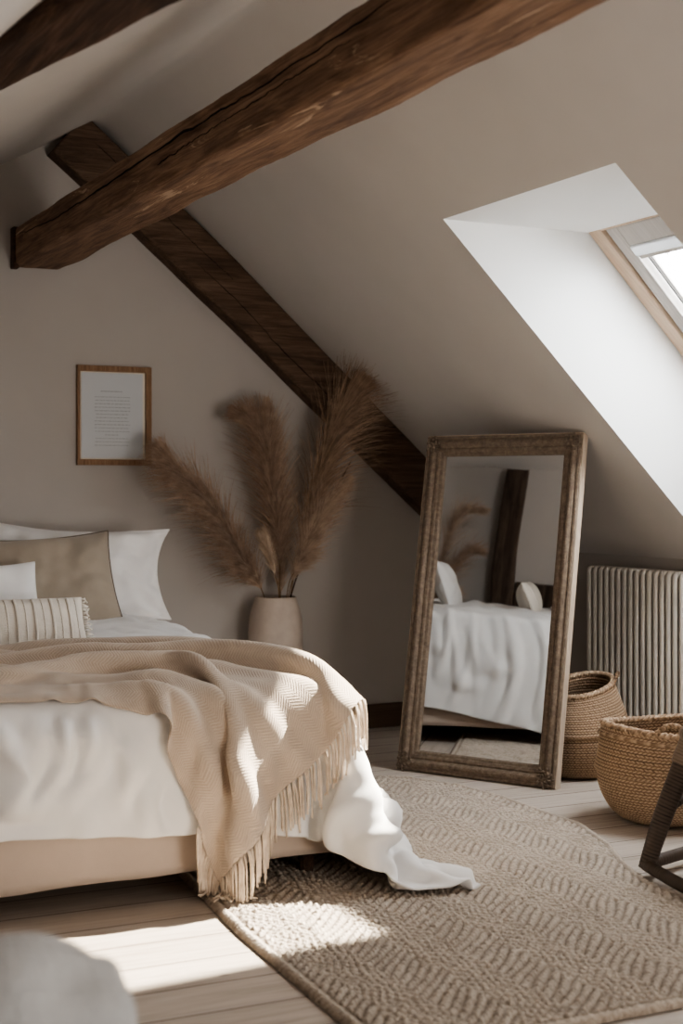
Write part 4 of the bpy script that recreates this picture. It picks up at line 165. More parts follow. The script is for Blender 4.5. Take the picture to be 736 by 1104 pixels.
1,1,0,0,0,0,0,-1,-1,0,0,-2,0,-1,-1,1,1,1,1,0,1,0,0,2,0,0,2,1,0,0,0,0,-2,0,0,1,0,-1,-1,0,0,0,0,1,-1,1,-1,-1,-1,1,0,0,0,-1,0,0,0,1,0,2,0,-1,3,0,-1,2,0,-2,4,0,-3,2,-4,-5,1,-4,-5,3,-2,-1,1,2,1,-1,3,1,0,2,1,1,-8,8,3,4,2,5,1,-1,2,0,-1,0,0,1,-1,-1,1,0,-2,0,-1,-1,0,0,-1,-2,1,0,-3,2,
0,-3,0,1,-2,1,0,1,-1,0,3,-1,3,5,-3,3,3,-3,2,2,-2,0,0,0,0,0,-1,0,0,0,0,0,0,0,0,0,0,0,0,-1,0,0,1,0,1,0,0,0,0,0,0,0,0,-1,0,0,0,0,0,0,0,0,0,0,0,0,1,0,0,-1,0,-2,0,0,-2,0,0,2,0,0,1,1,0,1,0,0,0,0,0,1,1,0,0,-1,0,2,0,0,-1,1,0,-2,1,0,-2,-1,-1,-2,0,0,-1,0,0,0,0,0,-1,0,0,3,
0,0,5,-1,-2,4,0,-1,2,0,-2,2,0,-1,1,1,-2,0,0,0,1,0,-2,0,0,0,1,0,0,-1,0,0,0,0,1,0,1,2,-2,0,2,-1,0,2,-2,1,1,-2,0,1,-2,-1,1,-2,1,0,-3,0,0,0,0,0,-1,0,1,1,0,-1,1,1,0,0,0,0,1,0,0,0,1,0,0,0,0,1,1,0,0,-1,-1,-1,1,0,0,0,1,0,0,-1,-1,1,0,-3,0,0,0,0,0,1,1,0,1,1,0,1,-1,0,1,0,-1,0,
1,1,0,0,0,0,0,0,-1,0,-1,0,0,1,0,1,-1,0,-1,0,1,0,0,-1,0,0,0,0,0,2,0,-1,3,-2,-4,4,-4,-4,4,-4,-4,3,0,-1,0,4,1,-1,4,1,0,1,2,0,0,0,-1,7,12,2,-8,1,2,-1,0,0,0,0,0,-1,0,0,1,-1,1,-1,1,0,-1,-1,1,-1,0,1,-1,-2,1,-1,-4,2,0,-3,2,2,-3,1,0,-1,0,0,2,-1,1,4,-2,4,4,-4,1,2,-4,-1,1,0,0,0,1,0,0,1,
0,0,-1,1,0,0,0,1,0,-1,0,-1,0,0,0,1,1,0,0,0,0,-1,0,0,0,0,-1,1,0,0,0,0,0,0,0,0,0,0,-1,0,0,0,0,0,-1,1,1,1,-1,-1,1,0,-1,1,0,0,1,0,0,0,1,0,-1,1,1,-2,-1,0,-1,0,0,-1,1,0,0,0,-1,0,1,0,-1,0,-1,-2,0,0,-1,0,0,1,-1,1,3,0,0,4,0,-1,2,0,-1,3,0,-1,1,0,-1,2,0,0,0,0,-1,0,0,-2,2,0,0,0,
0,-2,1,0,-1,0,0,0,0,1,0,-1,0,3,-1,1,2,-2,0,2,-3,0,2,-2,0,1,-2,1,0,-1,0,0,-1,0,0,0,0,0,1,0,0,0,1,0,0,0,0,0,0,-1,0,0,1,0,1,0,1,-1,0,0,1,-1,-1,1,1,0,0,0,-1,0,-1,0,0,0,-1,0,0,0,0,0,1,1,0,0,1,0,1,-1,-1,0,0,0,0,1,0,1,-1,0,1,0,-1,2,-1,-1,2,0,0,2,-1,-1,1,-1,-1,1,-1,-2,1,-3,-1,2,
-2,-2,1,-1,-2,1,3,0,0,5,2,-1,3,1,-2,0,1,-1,1,0,0,-1,-1,2,0,15,-4,-1,-3,0,-1,1,2,0,0,2,1,0,1,0,0,3,0,0,1,-1,1,-1,0,-1,1,-1,-1,0,-1,-1,2,-2,-3,2,0,-4,2,1,-3,1,1,-3,1,2,-1,-1,0,1,0,0,2,0,1,1,0,0,1,0,0,0,0,0,2,0,0,1,0,0,0,-1,1,1,0,0,2,-1,-1,1,-2,1,1,-1,0,1,-1,1,0,0,-1,1,-2,1,0,-1,
-1,1,-1,1,0,0,0,0,0,0,0,0,0,0,-1,0,1,0,1,0,1,0,0,1,0,0,-2,0,0,-2,0,-1,0,0,0,-2,0,1,0,0,-1,1,0,1,1,0,0,1,1,-1,-1,1,-2,-4,0,-1,-2,1,1,0,-1,0,1,0,1,3,0,0,1,0,1,2,0,-1,0,0,1,2,0,-1,2,0,0,0,0,-2,2,0,0,2,0,-2,2,0,-2,1,0,-1,1,0,-2,1,0,1,0,1,0,-1,0,2,-1,0,2,-2,0,2,-3,1,1,-2,
0,1,-2,1,1,-1,0,0,0,0,0,-1,0,-1,0,0,1,0,0,0,1,0,-1,1,1,0,0,0,1,0,0,-1,-1,0,0,0,1,0,0,1,0,0,0,0,0,0,-1,0,-1,0,2,0,-1,2,0,0,1,-1,-1,3,-2,-2,2,0,-1,2,-2,-1,1,0,0,1,-1,-1,0,0,-1,1,-1,0,-1,0,0,1,1,-1,-1,2,1,-1,3,2,-2,2,2,-2,2,0,-1,0,1,0,1,0,0,-1,-1,0,1,0,0,-4,0,-12,4,6,2,0,4,2,
-1,3,5,0,0,4,0,0,0,1,1,0,1,0,1,-1,0,0,-1,0,1,-1,0,1,0,-1,1,-2,-2,2,-1,-3,3,1,-4,1,0,-3,2,1,-3,-1,1,0,1,-1,1,0,1,0,1,0,1,0,1,0,0,0,0,0,1,1,0,-1,0,0,1,0,0,1,1,0,-1,0,-1,1,1,0,0,1,0,0,1,0,0,2,-1,0,1,-1,0,0,0,0,1,-1,1,1,-1,-1,1,-2,1,1,-2,-1,1,-2,1,1,-2,0,0,0,0,0,-1,0,0,-2,
0,0,0,0,-1,0,1,1,1,0,0,1,0,0,1,0,0,0,0,-1,-1,1,-1,-5,1,-3,-3,0,-1,-2,0,0,0,-1,1,1,0,1,1,0,1,1,0,0,1,0,1,1,1,0,2,0,1,2,0,-1,1,0,1,3,0,-1,2,0,-1,2,0,-2,2,0,-2,1,-1,-2,2,0,-1,1,1,-1,-1,0,1,1,0,2,-2,0,2,-2,0,1,-2,1,1,-2,0,1,-1,1,1,-1,1,0,-2,0,0,0,0,0,0,0,0,2,0,-1,1,0,1,1,
0,-1,0,0,0,1,-1,-1,1,0,-1,1,-1,-1,2,-1,-1,2,-2,-1,1,-1,-1,1,-1,-1,1,0,0,0,-1,0,0,1,0,0,1,0,0,1,0,0,2,1,-1,1,1,0,2,1,-3,2,2,-2,1,0,-3,0,1,-1,2,0,-1,-1,1,0,1,0,0,0,0,0,0,0,0,1,1,-1,4,2,-4,-4,7,-4,-3,0,-2,0,1,1,0,2,3,2,1,3,4,1,3,0,0,0,0,0,0,0,0,1,-1,0,1,-2,-1,1,0,0,1,-1,-1,1,
-2,0,1,0,-3,2,0,0,1,0,-2,1,1,-1,1,0,0,0,1,0,0,0,0,1,0,0,0,0,-1,1,1,0,0,0,0,0,0,-1,0,1,0,1,0,-1,0,0,0,0,1,0,-1,-1,-1,0,1,0,1,0,1,-1,0,1,0,0,0,0,0,1,0,0,1,-1,0,2,-2,0,2,-2,0,2,-4,1,1,-3,-1,0,-1,0,0,0,1,1,1,-1,0,0,1,-1,1,0,0,0,0,0,0,0,1,-1,1,-1,0,0,-1,-4,0,-2,-3,0,-2,-4,
1,-2,-2,0,-1,0,0,0,0,0,0,1,0,2,0,-1,1,1,0,1,1,0,2,2,0,0,2,0,1,2,0,0,3,0,1,2,0,-2,3,1,0,2,0,-3,2,-1,-1,2,0,-2,1,0,-2,1,0,-1,1,0,2,-1,0,1,-1,1,1,-1,-1,1,-1,1,1,0,0,0,-1,1,2,-1,0,-1,0,0,0,1,-1,-2,2,-1,-1,2,-1,-1,0,-1,0,1,-1,-1,0,0,0,1,0,-1,0,0,0,0,-1,0,1,2,0,-1,1,1,0,1,1,0,
2,1,-1,0,1,-2,2,1,-2,1,2,-2,1,0,-4,0,1,-2,0,0,-2,0,2,-1,1,0,-1,-1,0,0,1,-1,1,1,0,0,-1,1,0,0,0,-1,0,1,-1,1,6,-18,-6,2,8,2,2,1,1,1,1,1,1,3,3,1,3,2,0,1,0,1,0,-1,0,1,-1,0,0,-1,0,0,1,1,0,-1,-1,0,0,0,0,0,0,0,0,0,1,0,-2,1,0,0,0,0,1,0,-1,0,1,0,0,1,0,-1,1,0,0,0,0,0,1,0,-1,1,
1,0,0,0,-1,1,0,-1,1,0,0,1,0,-1,0,0,-1,1,1,0,1,0,-1,0,0,0,1,1,-2,0,-1,0,0,1,-1,1,0,0,0,0,0,0,0,0,-2,0,1,0,0,1,-1,0,2,-1,1,1,0,-1,1,-2,1,1,-1,-1,2,-2,0,1,-1,1,0,-2,0,0,-1,-1,1,-1,0,0,0,1,-1,-1,0,-2,-3,0,-1,-3,0,-3,-3,0,-2,-1,0,-1,-2,0,-1,0,0,0,0,0,1,0,0,1,1,1,1,1,0,2,1,0,2,2,
0,1,2,0,2,2,0,-1,3,-1,1,3,1,-2,4,-1,-1,2,0,-2,2,0,-1,2,-1,-3,1,0,-1,1,-1,0,0,1,0,1,-1,0,-1,0,0,0,0,0,0,0,1,-1,-1,-1,1,0,0,0,0,0,1,-1,0,0,1,0,0,0,1,0,0,0,0,1,1,-1,1,1,0,2,1,-1,1,1,-2,1,1,-1,2,1,-3,0,1,-2,1,0,-2,0,1,-2,0,0,-3,-1,1,-1,-1,0,-3,-1,0,-2,-1,0,0,0,0,0,1,1,1,1,0,0,
0,0,1,0,-1,0,-1,1,-1,-1,0,-1,-4,12,6,2,0,-6,2,1,-3,2,0,0,1,0,1,0,0,1,-1,0,0,-1,1,0,-1,1,0,0,-1,1,1,0,-1,0,0,-1,2,0,-1,1,-1,-1,1,-2,-1,0,-1,-1,-1,1,0,0,0,0,-1,0,1,1,0,0,-1,1,1,0,1,0,-1,-1,2,1,1,0,-1,0,1,-1,0,1,0,0,1,1,1,0,0,-1,1,0,0,2,0,0,1,0,-1,1,0,0,0,0,-1,1,0,-1,2,1,-1,1,
0,0,0,0,-2,1,0,-1,0,0,-2,2,1,-1,0,-1,0,0,1,0,0,-1,0,0,1,0,0,-1,1,-1,1,1,0,0,3,-3,-1,2,-2,1,2,-3,0,1,-2,0,0,-1,0,1,-1,0,0,0,0,-1,0,0,0,-1,0,-1,-2,0,-2,-3,0,-2,-3,0,-1,-1,1,-2,-1,0,-2,-1,-1,1,-1,0,-1,0,0,1,0,0,2,1,0,2,3,0,2,2,1,1,2,0,2,2,0,-1,3,0,0,4,0,-1,1,0,-1,3,-1,-1,2,0,-2,2,
-1,-2,0,-1,0,2,0,0,0,0,-1,0,-1,0,0,1,1,0,0,0,0,0,1,-1,2,1,0,0,0,-1,1,1,0,1,1,-2,1,0,-1,1,1,-2,1,1,-2,0,1,-1,0,0,-3,0,0,-2,-1,0,-2,0,1,-2,-1,-1,-2,-2,0,-2,-1,-1,-2,-2,0,-1,-1,0,0,1,0,0,1,1,1,2,0,2,1,1,1,-1,0,0,-1,1,-2,-1,-1,-1,-3,0,-1,1,3,16,3,6,-13,3,2,-2,0,-1,2,0,1,-1,-2,2,-2,-3,1,-1,
-2,0,0,0,0,0,0,1,-1,2,-1,0,2,-2,-2,1,-2,-3,2,-3,-2,0,-2,-1,0,-2,-1,0,-2,0,-1,1,-1,0,1,0,-1,2,1,0,0,0,-1,1,0,1,2,0,-2,0,1,1,1,0,0,0,2,-1,2,0,-1,0,1,0,1,1,0,0,1,0,1,1,0,0,1,0,0,2,0,0,2,0,1,0,0,-1,1,0,-1,1,0,0,1,1,-1,2,0,0,1,0,-1,1,1,-1,2,0,-2,1,0,-1,0,0,-1,2,1,-1,0,-1,0,-1,
1,-1,1,0,1,-1,-1,1,-1,0,2,-2,0,3,-3,0,2,-3,0,1,-1,0,0,-1,0,0,0,0,0,-1,0,0,0,1,0,0,0,-1,-2,-1,-1,-2,0,-1,-3,0,-2,-2,1,-1,-1,0,-2,-2,0,-1,0,0,-1,-1,0,2,0,0,2,2,0,1,2,0,3,3,0,1,1,0,1,4,1,0,2,-1,-1,1,0,0,3,0,0,1,0,-2,1,0,0,1,-1,0,1,1,-1,1,0,0,-1,1,1,0,1,0,-1,0,1,-1,0,1,-2,1,-1,-2,
0,1,-1,0,1,-2,0,0,-1,0,-1,-3,-1,0,-2,0,0,-2,-2,-1,-1,-1,0,-2,-2,-1,-1,-2,0,-1,-1,-1,0,0,0,-1,1,1,2,3,1,1,3,1,3,3,0,3,1,1,2,3,-1,0,-3,1,-3,-3,1,-1,-3,1,-2,-4,-1,-2,6,7,12,-2,0,-3,3,2,-3,1,1,-3,0,0,-1,-2,1,-2,-2,2,-2,-3,1,0,1,0,-1,1,-1,-1,2,-2,-2,2,-3,-3,0,-3,-1,0,-2,-2,0,-2,0,-2,1,1,0,0,1,1,-1,0,
0,0,-1,-1,0,-1,0,1,-1,0,0,0,-1,-1,0,1,1,0,-1,0,1,0,1,-1,0,0,1,0,1,0,0,1,1,0,2,0,-1,0,1,0,2,1,0,1,0,0,0,1,0,1,1,0,1,2,0,1,1,0,0,1,0,0,1,0,0,1,0,0,1,0,-1,2,0,0,1,1,0,2,0,-1,1,-1,-1,2,1,-2,2,0,-1,0,1,-1,1,0,0,0,0,-1,1,0,1,-1,0,1,-2,0,3,-3,-1,2,-4,0,1,-1,0,1,0,1,0,0,
-1,-1,0,0,0,1,0,0,-1,1,0,0,0,-1,-2,-1,0,-3,0,-1,-1,1,-2,-3,0,-2,-2,0,-2,-1,0,-1,-1,0,0,0,0,1,0,0,2,2,1,2,1,-1,2,2,1,1,3,0,0,1,0,0,2,1,1,1,0,-1,2,0,0,0,0,1,0,0,0,0,0,0,-1,1,0,-1,-1,-1,-2,1,0,-1,-1,1,-1,0,-1,-2,-1,-1,-2,-1,-1,-2,-2,0,-1,-2,-1,-1,-1,-1,-1,-1,0,-1,-1,-1,0,0,0,0,1,1,0,1,1,1,
3,1,2,4,1,3,2,1,6,2,0,2,0,1,0,0,-1,-2,-5,2,-5,0,0,0,-1,0,-1,-2,0,0,-3,1,-2,5,12,7,-2,0,-2,0,-1,-5,0,0,-2,-1,2,0,0,0,-2,-2,-1,0,3,1,0,1,-1,0,3,-2,-2,0,-2,-3,0,-3,-1,1,-1,-1,-1,2,1,-2,2,3,-3,2,2,-3,2,4,1,-1,-2,1,-2,-4,2,-2,-3,0,-2,-1,1,-1,0,0,0,-1,0,-1,0,0,0,-1,0,-1,0,0,0,0,0,0,0,0,0,-1,
-1,0,0,1,1,0,0,0,1,0,1,1,-1,1,-1,0,1,1,0,1,0,0,0,1,0,1,1,0,2,1,0,1,1,0,0,1,0,1,1,0,1,2,0,-1,2,0,1,1,1,0,1,0,0,2,0,-1,1,-1,0,2,1,-2,2,1,0,1,0,-1,1,0,0,1,0,-1,-1,1,2,-1,-1,2,-5,0,1,-2,-1,0,0,0,1,1,0,-1,0,1,0,1,-1,1,-2,0,0,-1,1,-1,1,0,0,-1,-1,0,-1,0,-1,-2,0,-1,-3,0,-2,-3,
0,-2,-2,1,-2,-1,0,0,-1,-1,-1,0,1,2,1,1,1,1,0,2,1,0,1,2,0,0,1,0,1,0,0,1,2,1,0,0,0,0,0,0,-1,-2,-2,0,-1,0,0,-1,-1,-1,-1,-2,-2,-2,-1,0,-1,-1,-1,0,-1,0,-1,-1,-1,0,0,0,0,-1,0,0,0,1,0,3,1,1,1,1,1,3,1,3,4,2,3,1,1,3,1,0,2,1,0,1,0,1,-1,-1,-1,-2,-3,1,-5,-2,0,-1,1,0,0,1,-1,0,0,0,0,1,1,1,
-1,14,1,2,-1,0,0,0,0,-1,0,-3,0,-1,-3,-1,0,0,3,1,0,2,-1,0,2,-1,-2,1,-2,-1,1,-3,-2,0,1,0,-1,2,2,-1,1,3,-4,3,2,-2,1,2,-1,-1,-1,0,1,2,2,0,0,0,-1,-1,0,0,-1,0,-1,-2,1,-1,-1,0,-1,-2,1,0,0,-1,0,0,1,-2,-2,0,-1,-1,0,-1,-1,1,-1,0,-1,0,0,0,-1,-2,0,-1,0,1,1,1,0,-1,-1,-1,1,0,0,0,0,0,0,0,0,0,0,0,0,0,
0,2,1,0,1,0,0,0,1,0,2,1,0,1,1,0,1,1,0,1,1,0,1,3,1,-1,1,0,1,2,-1,0,1,1,-1,3,1,0,1,0,0,2,0,-1,1,0,0,-1,-1,1,-3,0,1,-2,0,0,-1,1,1,0,-1,0,0,1,-1,0,0,0,1,-1,0,-1,0,0,0,1,0,0,0,1,0,0,-1,0,0,-1,-1,0,0,-2,0,-1,-4,-1,-3,-2,1,-1,-2,-1,-2,-2,-1,0,0,1,0,0,0,1,0,0,0,0,0,1,1,1,1,1,
-1,1,1,-1,0,-1,-1,-1,-1,-1,-1,-1,-1,-1,0,-2,0,-1,1,0,0,-1,-1,0,0,1,0,-1,0,0,1,1,1,2,1,0,2,1,2,3,1,2,1,1,2,3,1,4,1,1,3,0,-1,1,1,0,1,-1,1,-1,1,0,-4,-1,0,-2,-3,1,-4,-2,0,-1,0,0,1,1,0,0,1,0,1,2,-1,1,2,-1,0,-5,5,-12,4,5,6,-1,2,3,-1,-1,-3,-1,0,-2,2,1,1,3,1,2,4,-1,-1,3,-2,-1,0,-3,-2,0,0,0,
0,2,2,-2,2,3,-4,3,3,-1,0,1,-1,0,0,0,0,1,0,0,0,0,0,0,0,0,0,1,0,-1,0,0,0,0,0,0,0,0,1,0,-1,0,0,0,-1,0,1,0,0,-1,-1,0,0,-1,0,0,-2,1,-2,-1,0,0,-1,0,0,-1,0,-2,-2,0,0,0,1,-2,-1,0,0,-1,0,-1,0,0,-1,-1,0,0,-1,-1,-1,0,0,0,0,0,0,0,0,1,0,0,0,1,0,0,0,0,1,1,0,1,0,0,2,1,0,1,2,1,1,2,
0,1,1,0,0,2,0,0,2,1,0,2,1,0,3,0,0,0,0,1,-3,0,0,-1,-1,0,-1,0,0,0,0,0,1,0,1,0,0,0,1,1,0,0,-1,0,0,0,-1,0,0,1,0,0,0,0,0,0,-1,0,-1,0,1,0,-2,-1,-2,-3,0,-1,-2,0,-2,-3,-1,-2,-2,0,-1,-1,0,1,1,1,1,1,-1,2,0,-1,-1,-1,-2,-2,-2,-1,0,0,0,0,0,0,0,-1,1,0,2,0,1,0,1,1,1,1,1,0,3,1,3,2,1,1,
0,0,3,2,1,2,0,0,2,1,1,0,0,0,1,0,0,1,1,0,1,0,0,-1,0,0,-2,-1,0,-3,-3,0,-4,-2,0,-2,-1,0,0,-2,0,0,-2,0,0,2,0,0,2,1,0,2,0,1,-5,2,-14,3,2,2,-1,3,3,0,2,1,0,1,0,3,2,2,4,0,0,4,-2,0,0,-2,-2,1,0,0,-1,2,2,-2,2,3,-3,2,2,-2,0,1,-1,0,0,0,-1,1,0,1,2,0,-1,-3,0,0,0,0,1,0,0,0,1,0,0,0,
0,0,1,0,0,1,0,0,0,1,0,-1,0,0,-1,0,0,0,0,0,-1,0,0,0,1,0,0,0,0,0,0,0,-1,0,0,0,0,-1,-1,0,1,0,0,-1,0,0,0,0,0,-1,-2,0,-2,-3,1,-1,-2,0,-1,-1,0,0,0,-1,-1,-1,0,-1,-1,0,1,1,0,0,-1,0,0,0,0,0,0,0,0,0,0,1,1,0,1,0,0,1,2,1,1,1,-1,1,1,1,0,3,1,0,3,0,1,1,0,0,0,0,1,-1,1,0,0,-1,0,0,
0,-1,1,1,0,0,-1,0,1,0,0,0,0,1,0,1,-1,0,0,0,-1,0,0,0,0,0,0,-1,0,0,1,1,0,0,-1,-1,0,0,-2,0,-1,-2,-1,-1,-2,0,0,-2,-1,0,0,0,-2,-1,-2,-3,-3,0,0,0,0,1,0,1,1,1,2,1,2,1,1,2,2,1,3,1,1,1,1,0,2,0,0,0,0,0,1,1,1,0,0,0,0,0,0,-1,0,-1,1,1,1,-1,0,-1,0,-1,0,1,0,1,-1,1,-1,-2,-4,1,-4,-2,0,-2,
0,0,1,-1,0,-1,-2,0,-1,-3,-1,-1,-3,0,0,1,1,0,3,0,0,-3,11,-3,2,-8,-9,1,0,0,0,4,2,2,3,2,3,1,2,3,-1,1,0,-1,-2,1,-1,0,0,1,1,-2,2,3,-4,2,2,-2,1,1,-2,0,0,1,0,1,0,0,-1,1,-1,-2,0,1,3,-1,-1,2,0,0,1,0,0,-1,0,0,0,0,0,0,0,0,0,0,1,0,1,0,-1,0,0,-1,0,0,-1,0,0,1,0,0,0,-1,1,0,1,-1,0,0,0,0,
0,0,0,0,0,0,0,0,-1,0,0,0,0,0,-2,0,0,0,0,0,0,0,0,0,0,-1,0,0,0,0,1,0,0,0,0,0,0,-1,-2,0,0,1,0,0,0,0,0,-1,0,0,-2,0,-1,-1,0,0,0,0,0,-1,-1,0,0,1,0,1,0,1,0,1,1,3,0,0,4,1,1,0,0,-1,0,0,0,0,0,0,1,0,0,0,0,1,0,0,0,-1,0,-1,0,1,0,0,-1,1,0,0,0,1,0,0,0,0,0,0,1,0,-1,-1,-1,0,
0,1,0,1,-1,0,-1,1,0,1,0,-1,-1,-1,-2,0,-3,-4,-1,-2,-3,1,1,1,1,2,2,2,0,2,1,0,1,0,1,2,1,0,0,-1,1,0,1,-1,1,0,0,0,0,1,0,1,0,0,0,-1,0,0,0,0,1,0,1,0,1,-1,-1,-1,1,1,1,-1,0,0,-2,0,-1,-1,-4,1,-4,0,0,-1,-1,0,0,-1,0,-1,-2,0,0,-1,0,0,-1,0,-1,-3,0,0,-2,-2,-1,-1,1,0,1,7,-13,0,-2,1,3,2,3,0,3,1,
1,1,1,1,0,1,2,-1,-1,1,-1,1,0,0,0,-2,2,2,-3,2,2,-3,1,2,-3,-1,1,0,0,0,0,0,0,2,1,0,0,0,-1,0,-1,1,0,1,-2,0,-1,-1,1,0,0,0,1,0,0,0,2,-1,0,2,0,0,0,0,0,-1,0,0,-1,0,0,1,0,0,0,1,0,0,0,0,-1,-1,0,0,0,0,0,1,0,0,0,0,1,0,0,0,0,0,-1,0,0,-1,1,0,0,0,0,2,0,0,1,0,1,-1,0,-1,-1,0,0,0,
0,0,0,0,0,2,0,0,0,0,-1,0,0,0,-1,0,1,0,0,0,-1,0,-1,-1,0,0,0,1,1,0,0,0,0,0,0,1,0,-1,0,0,0,0,0,0,0,1,1,1,-1,0,0,1,0,0,0,0,-1,0,-1,0,0,0,0,1,1,0,-1,0,0,0,-1,1,1,0,0,0,0,0,0,0,-1,-1,0,1,1,1,0,0,-1,0,0,1,-1,1,-1,0,-1,0,0,1,0,0,0,0,-2,0,-1,0,1,1,1,1,-1,1,0,1,0,0,0,1,
0,0,-1,0,0,-1,1,-1,0,0,1,0,0,0,0,1,-1,1,-1,0,0,1,1,0,0,-1,-1,0,1,0,0,-1,2,1,0,-1,-1,0,-1,1,0,-1,-3,1,-5,0,0,-1,-2,0,0,-1,0,-1,-2,0,-1,0,1,-1,-1,-1,0,-1,1,1,-1,-1,-1,-4,0,0,-3,-2,-1,1,3,-14,0,2,1,0,1,1,2,1,2,3,2,2,3,-1,1,1,-1,1,0,0,-1,-1,3,2,-4,3,3,-3,1,2,-1,0,0,0,0,0,0,0,1,-1,0,-1,
-1,-1,1,1,0,0,0,1,-1,0,-1,1,1,1,0,-1,0,0,0,-1,0,0,1,0,0,0,0,0,0,0,0,0,0,0,0,0,0,0,0,1,0,-1,-1,0,0,0,0,1,1,0,0,0,0,0,-1,0,0,1,0,-1,0,0,1,0,0,-1,0,0,0,0,0,1,0,0,2,0,-1,0,0,0,-1,0,1,-1,0,0,0,0,0,1,0,0,0,0,-1,-1,0,1,0,0,0,1,0,-1,0,1,0,-1,0,1,1,0,-1,0,0,0,0,0,0,0,
0,0,0,0,0,0,1,0,1,0,0,0,0,-1,0,1,0,0,-1,1,-1,1,0,0,0,0,0,0,0,-1,0,0,0,0,0,0,1,0,-1,-1,1,0,1,-1,0,0,1,1,1,0,0,-1,-1,0,1,0,-1,-1,0,1,0,0,-1,1,0,0,0,0,0,0,0,0,1,0,0,0,0,0,1,0,0,0,0,1,0,0,-1,1,-1,1,0,1,0,0,0,-1,0,-1,-1,0,0,0,0,1,0,1,-1,0,0,0,0,0,1,1,0,-1,0,1,0,0,
-1,1,-1,1,0,-2,-2,0,-5,0,0,0,-1,-1,0,-1,1,-1,-2,0,-1,-1,0,-1,-2,0,1,-1,1,-1,0,-1,0,0,0,0,-2,0,0,-4,0,0,-5,6,-12,3,0,0,4,0,0,4,2,3,3,0,3,1,0,1,1,0,-1,-2,1,1,-3,3,3,-4,1,1,-2,1,1,0,0,0,0,0,1,-2,0,-1,0,0,1,2,0,-1,-1,0,0,0,-1,1,1,1,1,-1,-1,1,0,0,0,1,1,1,-1,-1,-1,1,1,-1,0,-1,1,0,0,-1,
0,0,0,1,1,-1,-1,0,1,1,0,-1,0,0,-1,-1,0,0,1,0,1,0,0,0,-1,0,0,1,0,-1,0,0,0,0,0,1,0,-1,2,0,1,0,0,0,0,0,0,0,0,-1,1,0,-1,1,1,0,0,0,0,0,0,0,1,0,0,0,0,-1,1,0,0,1,-1,-1,1,0,0,0,1,0,0,0,-1,0,0,-1,1,0,0,0,0,0,0,0,-1,0,0,0,1,0,0,0,0,1,-1,1,0,0,0,1,0,0,1,-2,1,1,-1,0,0,-1,
1,1,-2,-1,0,-1,1,0,-1,0,1,0,0,-1,-1,0,1,0,1,0,0,0,0,0,0,0,-1,1,1,1,0,-1,0,0,0,-1,0,0,1,0,0,0,1,-1,0,-1,1,-1,1,-1,0,1,1,1,-1,0,-1,1,-1,0,0,0,0,0,1,0,1,0,0,-1,-1,-1,0,1,0,0,0,0,1,-1,0,0,1,1,0,0,-1,0,0,-1,-1,-1,-4,-1,1,-1,-1,0,0,0,0,-2,-2,0,-1,-1,0,0,-1,1,0,0,-1,-1,0,0,1,-1,1,-1,
-1,0,0,0,0,0,-1,0,0,-10,7,-11,4,1,1,6,0,0,8,-1,4,3,0,3,-1,0,-1,-2,1,0,-2,4,2,-5,1,1,-1,1,1,0,0,0,-1,0,0,0,0,-1,0,0,1,1,0,0,-1,0,0,1,0,0,0,0,1,-1,-1,-1,1,1,-1,0,0,1,-1,-1,1,1,1,2,0,-1,1,0,1,-1,0,0,0,0,0,0,0,0,-1,0,0,-1,0,0,0,0,0,0,1,0,0,-1,0,-1,1,0,0,0,0,0,0,0,0,0,0,0,
1,0,0,-1,0,0,0,0,1,1,0,1,0,0,0,0,0,-1,0,0,-1,0,0,0,0,-1,-1,0,0,0,0,0,2,0,0,1,0,-1,3,0,0,2,0,-1,1,0,-1,1,0,-1,2,0,0,0,0,-2,1,0,0,0,1,0,0,0,-1,0,0,1,0,0,-1,0,0,-1,1,0,0,-1,0,0,1,0,0,0,0,0,-1,0,0,0,1,2,-1,0,0,0,0,1,-2,0,1,0,1,0,-2,0,2,-2,1,1,-1,0,0,-1,0,0,-1,1,1,0,
0,-1,0,0,0,-1,1,0,0,-1,1,1,1,-1,0,0,1,-1,0,-1,0,0,0,0,0,1,-1,0,0,-1,0,0,0,0,-1,0,1,1,0,1,-1,0,0,0,0,-1,1,1,1,-1,-1,0,1,-1,0,-1,-3,-2,1,-1,-1,0,-2,-1,0,-1,-2,1,0,-1,-1,-1,-2,1,-1,0,-1,1,0,1,0,0,0,-1,0,-1,0,0,1,0,0,0,0,0,0,-1,-9,8,-9,1,3,2,4,0,1,4,1,0,2,-1,1,2,1,1,-2,1,1,-2,0,1,
-1,1,1,0,0,0,0,0,0,-1,-1,0,1,1,0,2,0,0,0,0,-1,0,0,1,-1,0,0,-1,0,1,0,0,0,0,0,0,0,0,1,0,0,2,0,-1,0,0,1,0,1,0,-2,0,0,1,0,0,-1,0,0,0,0,0,-1,0,0,0,1,0,0,-1,0,1,1,0,0,0,0,0,0,1,0,0,-1,0,0,0,0,0,0,0,0,0,-1,1,0,0,-1,0,-1,1,-1,2,0,0,1,0,1,-1,0,-1,-1,0,1,-2,1,-1,-2,0,-1,-2,
0,0,1,0,1,1,0,0,3,0,0,2,-1,0,2,1,-1,1,0,0,1,0,0,0,0,-1,1,0,0,1,0,0,0,0,-1,1,0,0,1,0,0,-1,0,-1,2,0,-1,0,0,-2,1,0,0,1,0,-1,1,0,-1,0,0,-1,0,0,0,0,0,0,0,0,1,0,1,-1,-1,-1,1,0,2,1,0,0,1,-1,0,2,-3,1,2,-1,1,1,-2,0,1,-1,1,0,-1,0,1,-1,0,-1,0,0,1,-1,1,0,0,0,-1,-1,0,1,0,0,-1,-1,
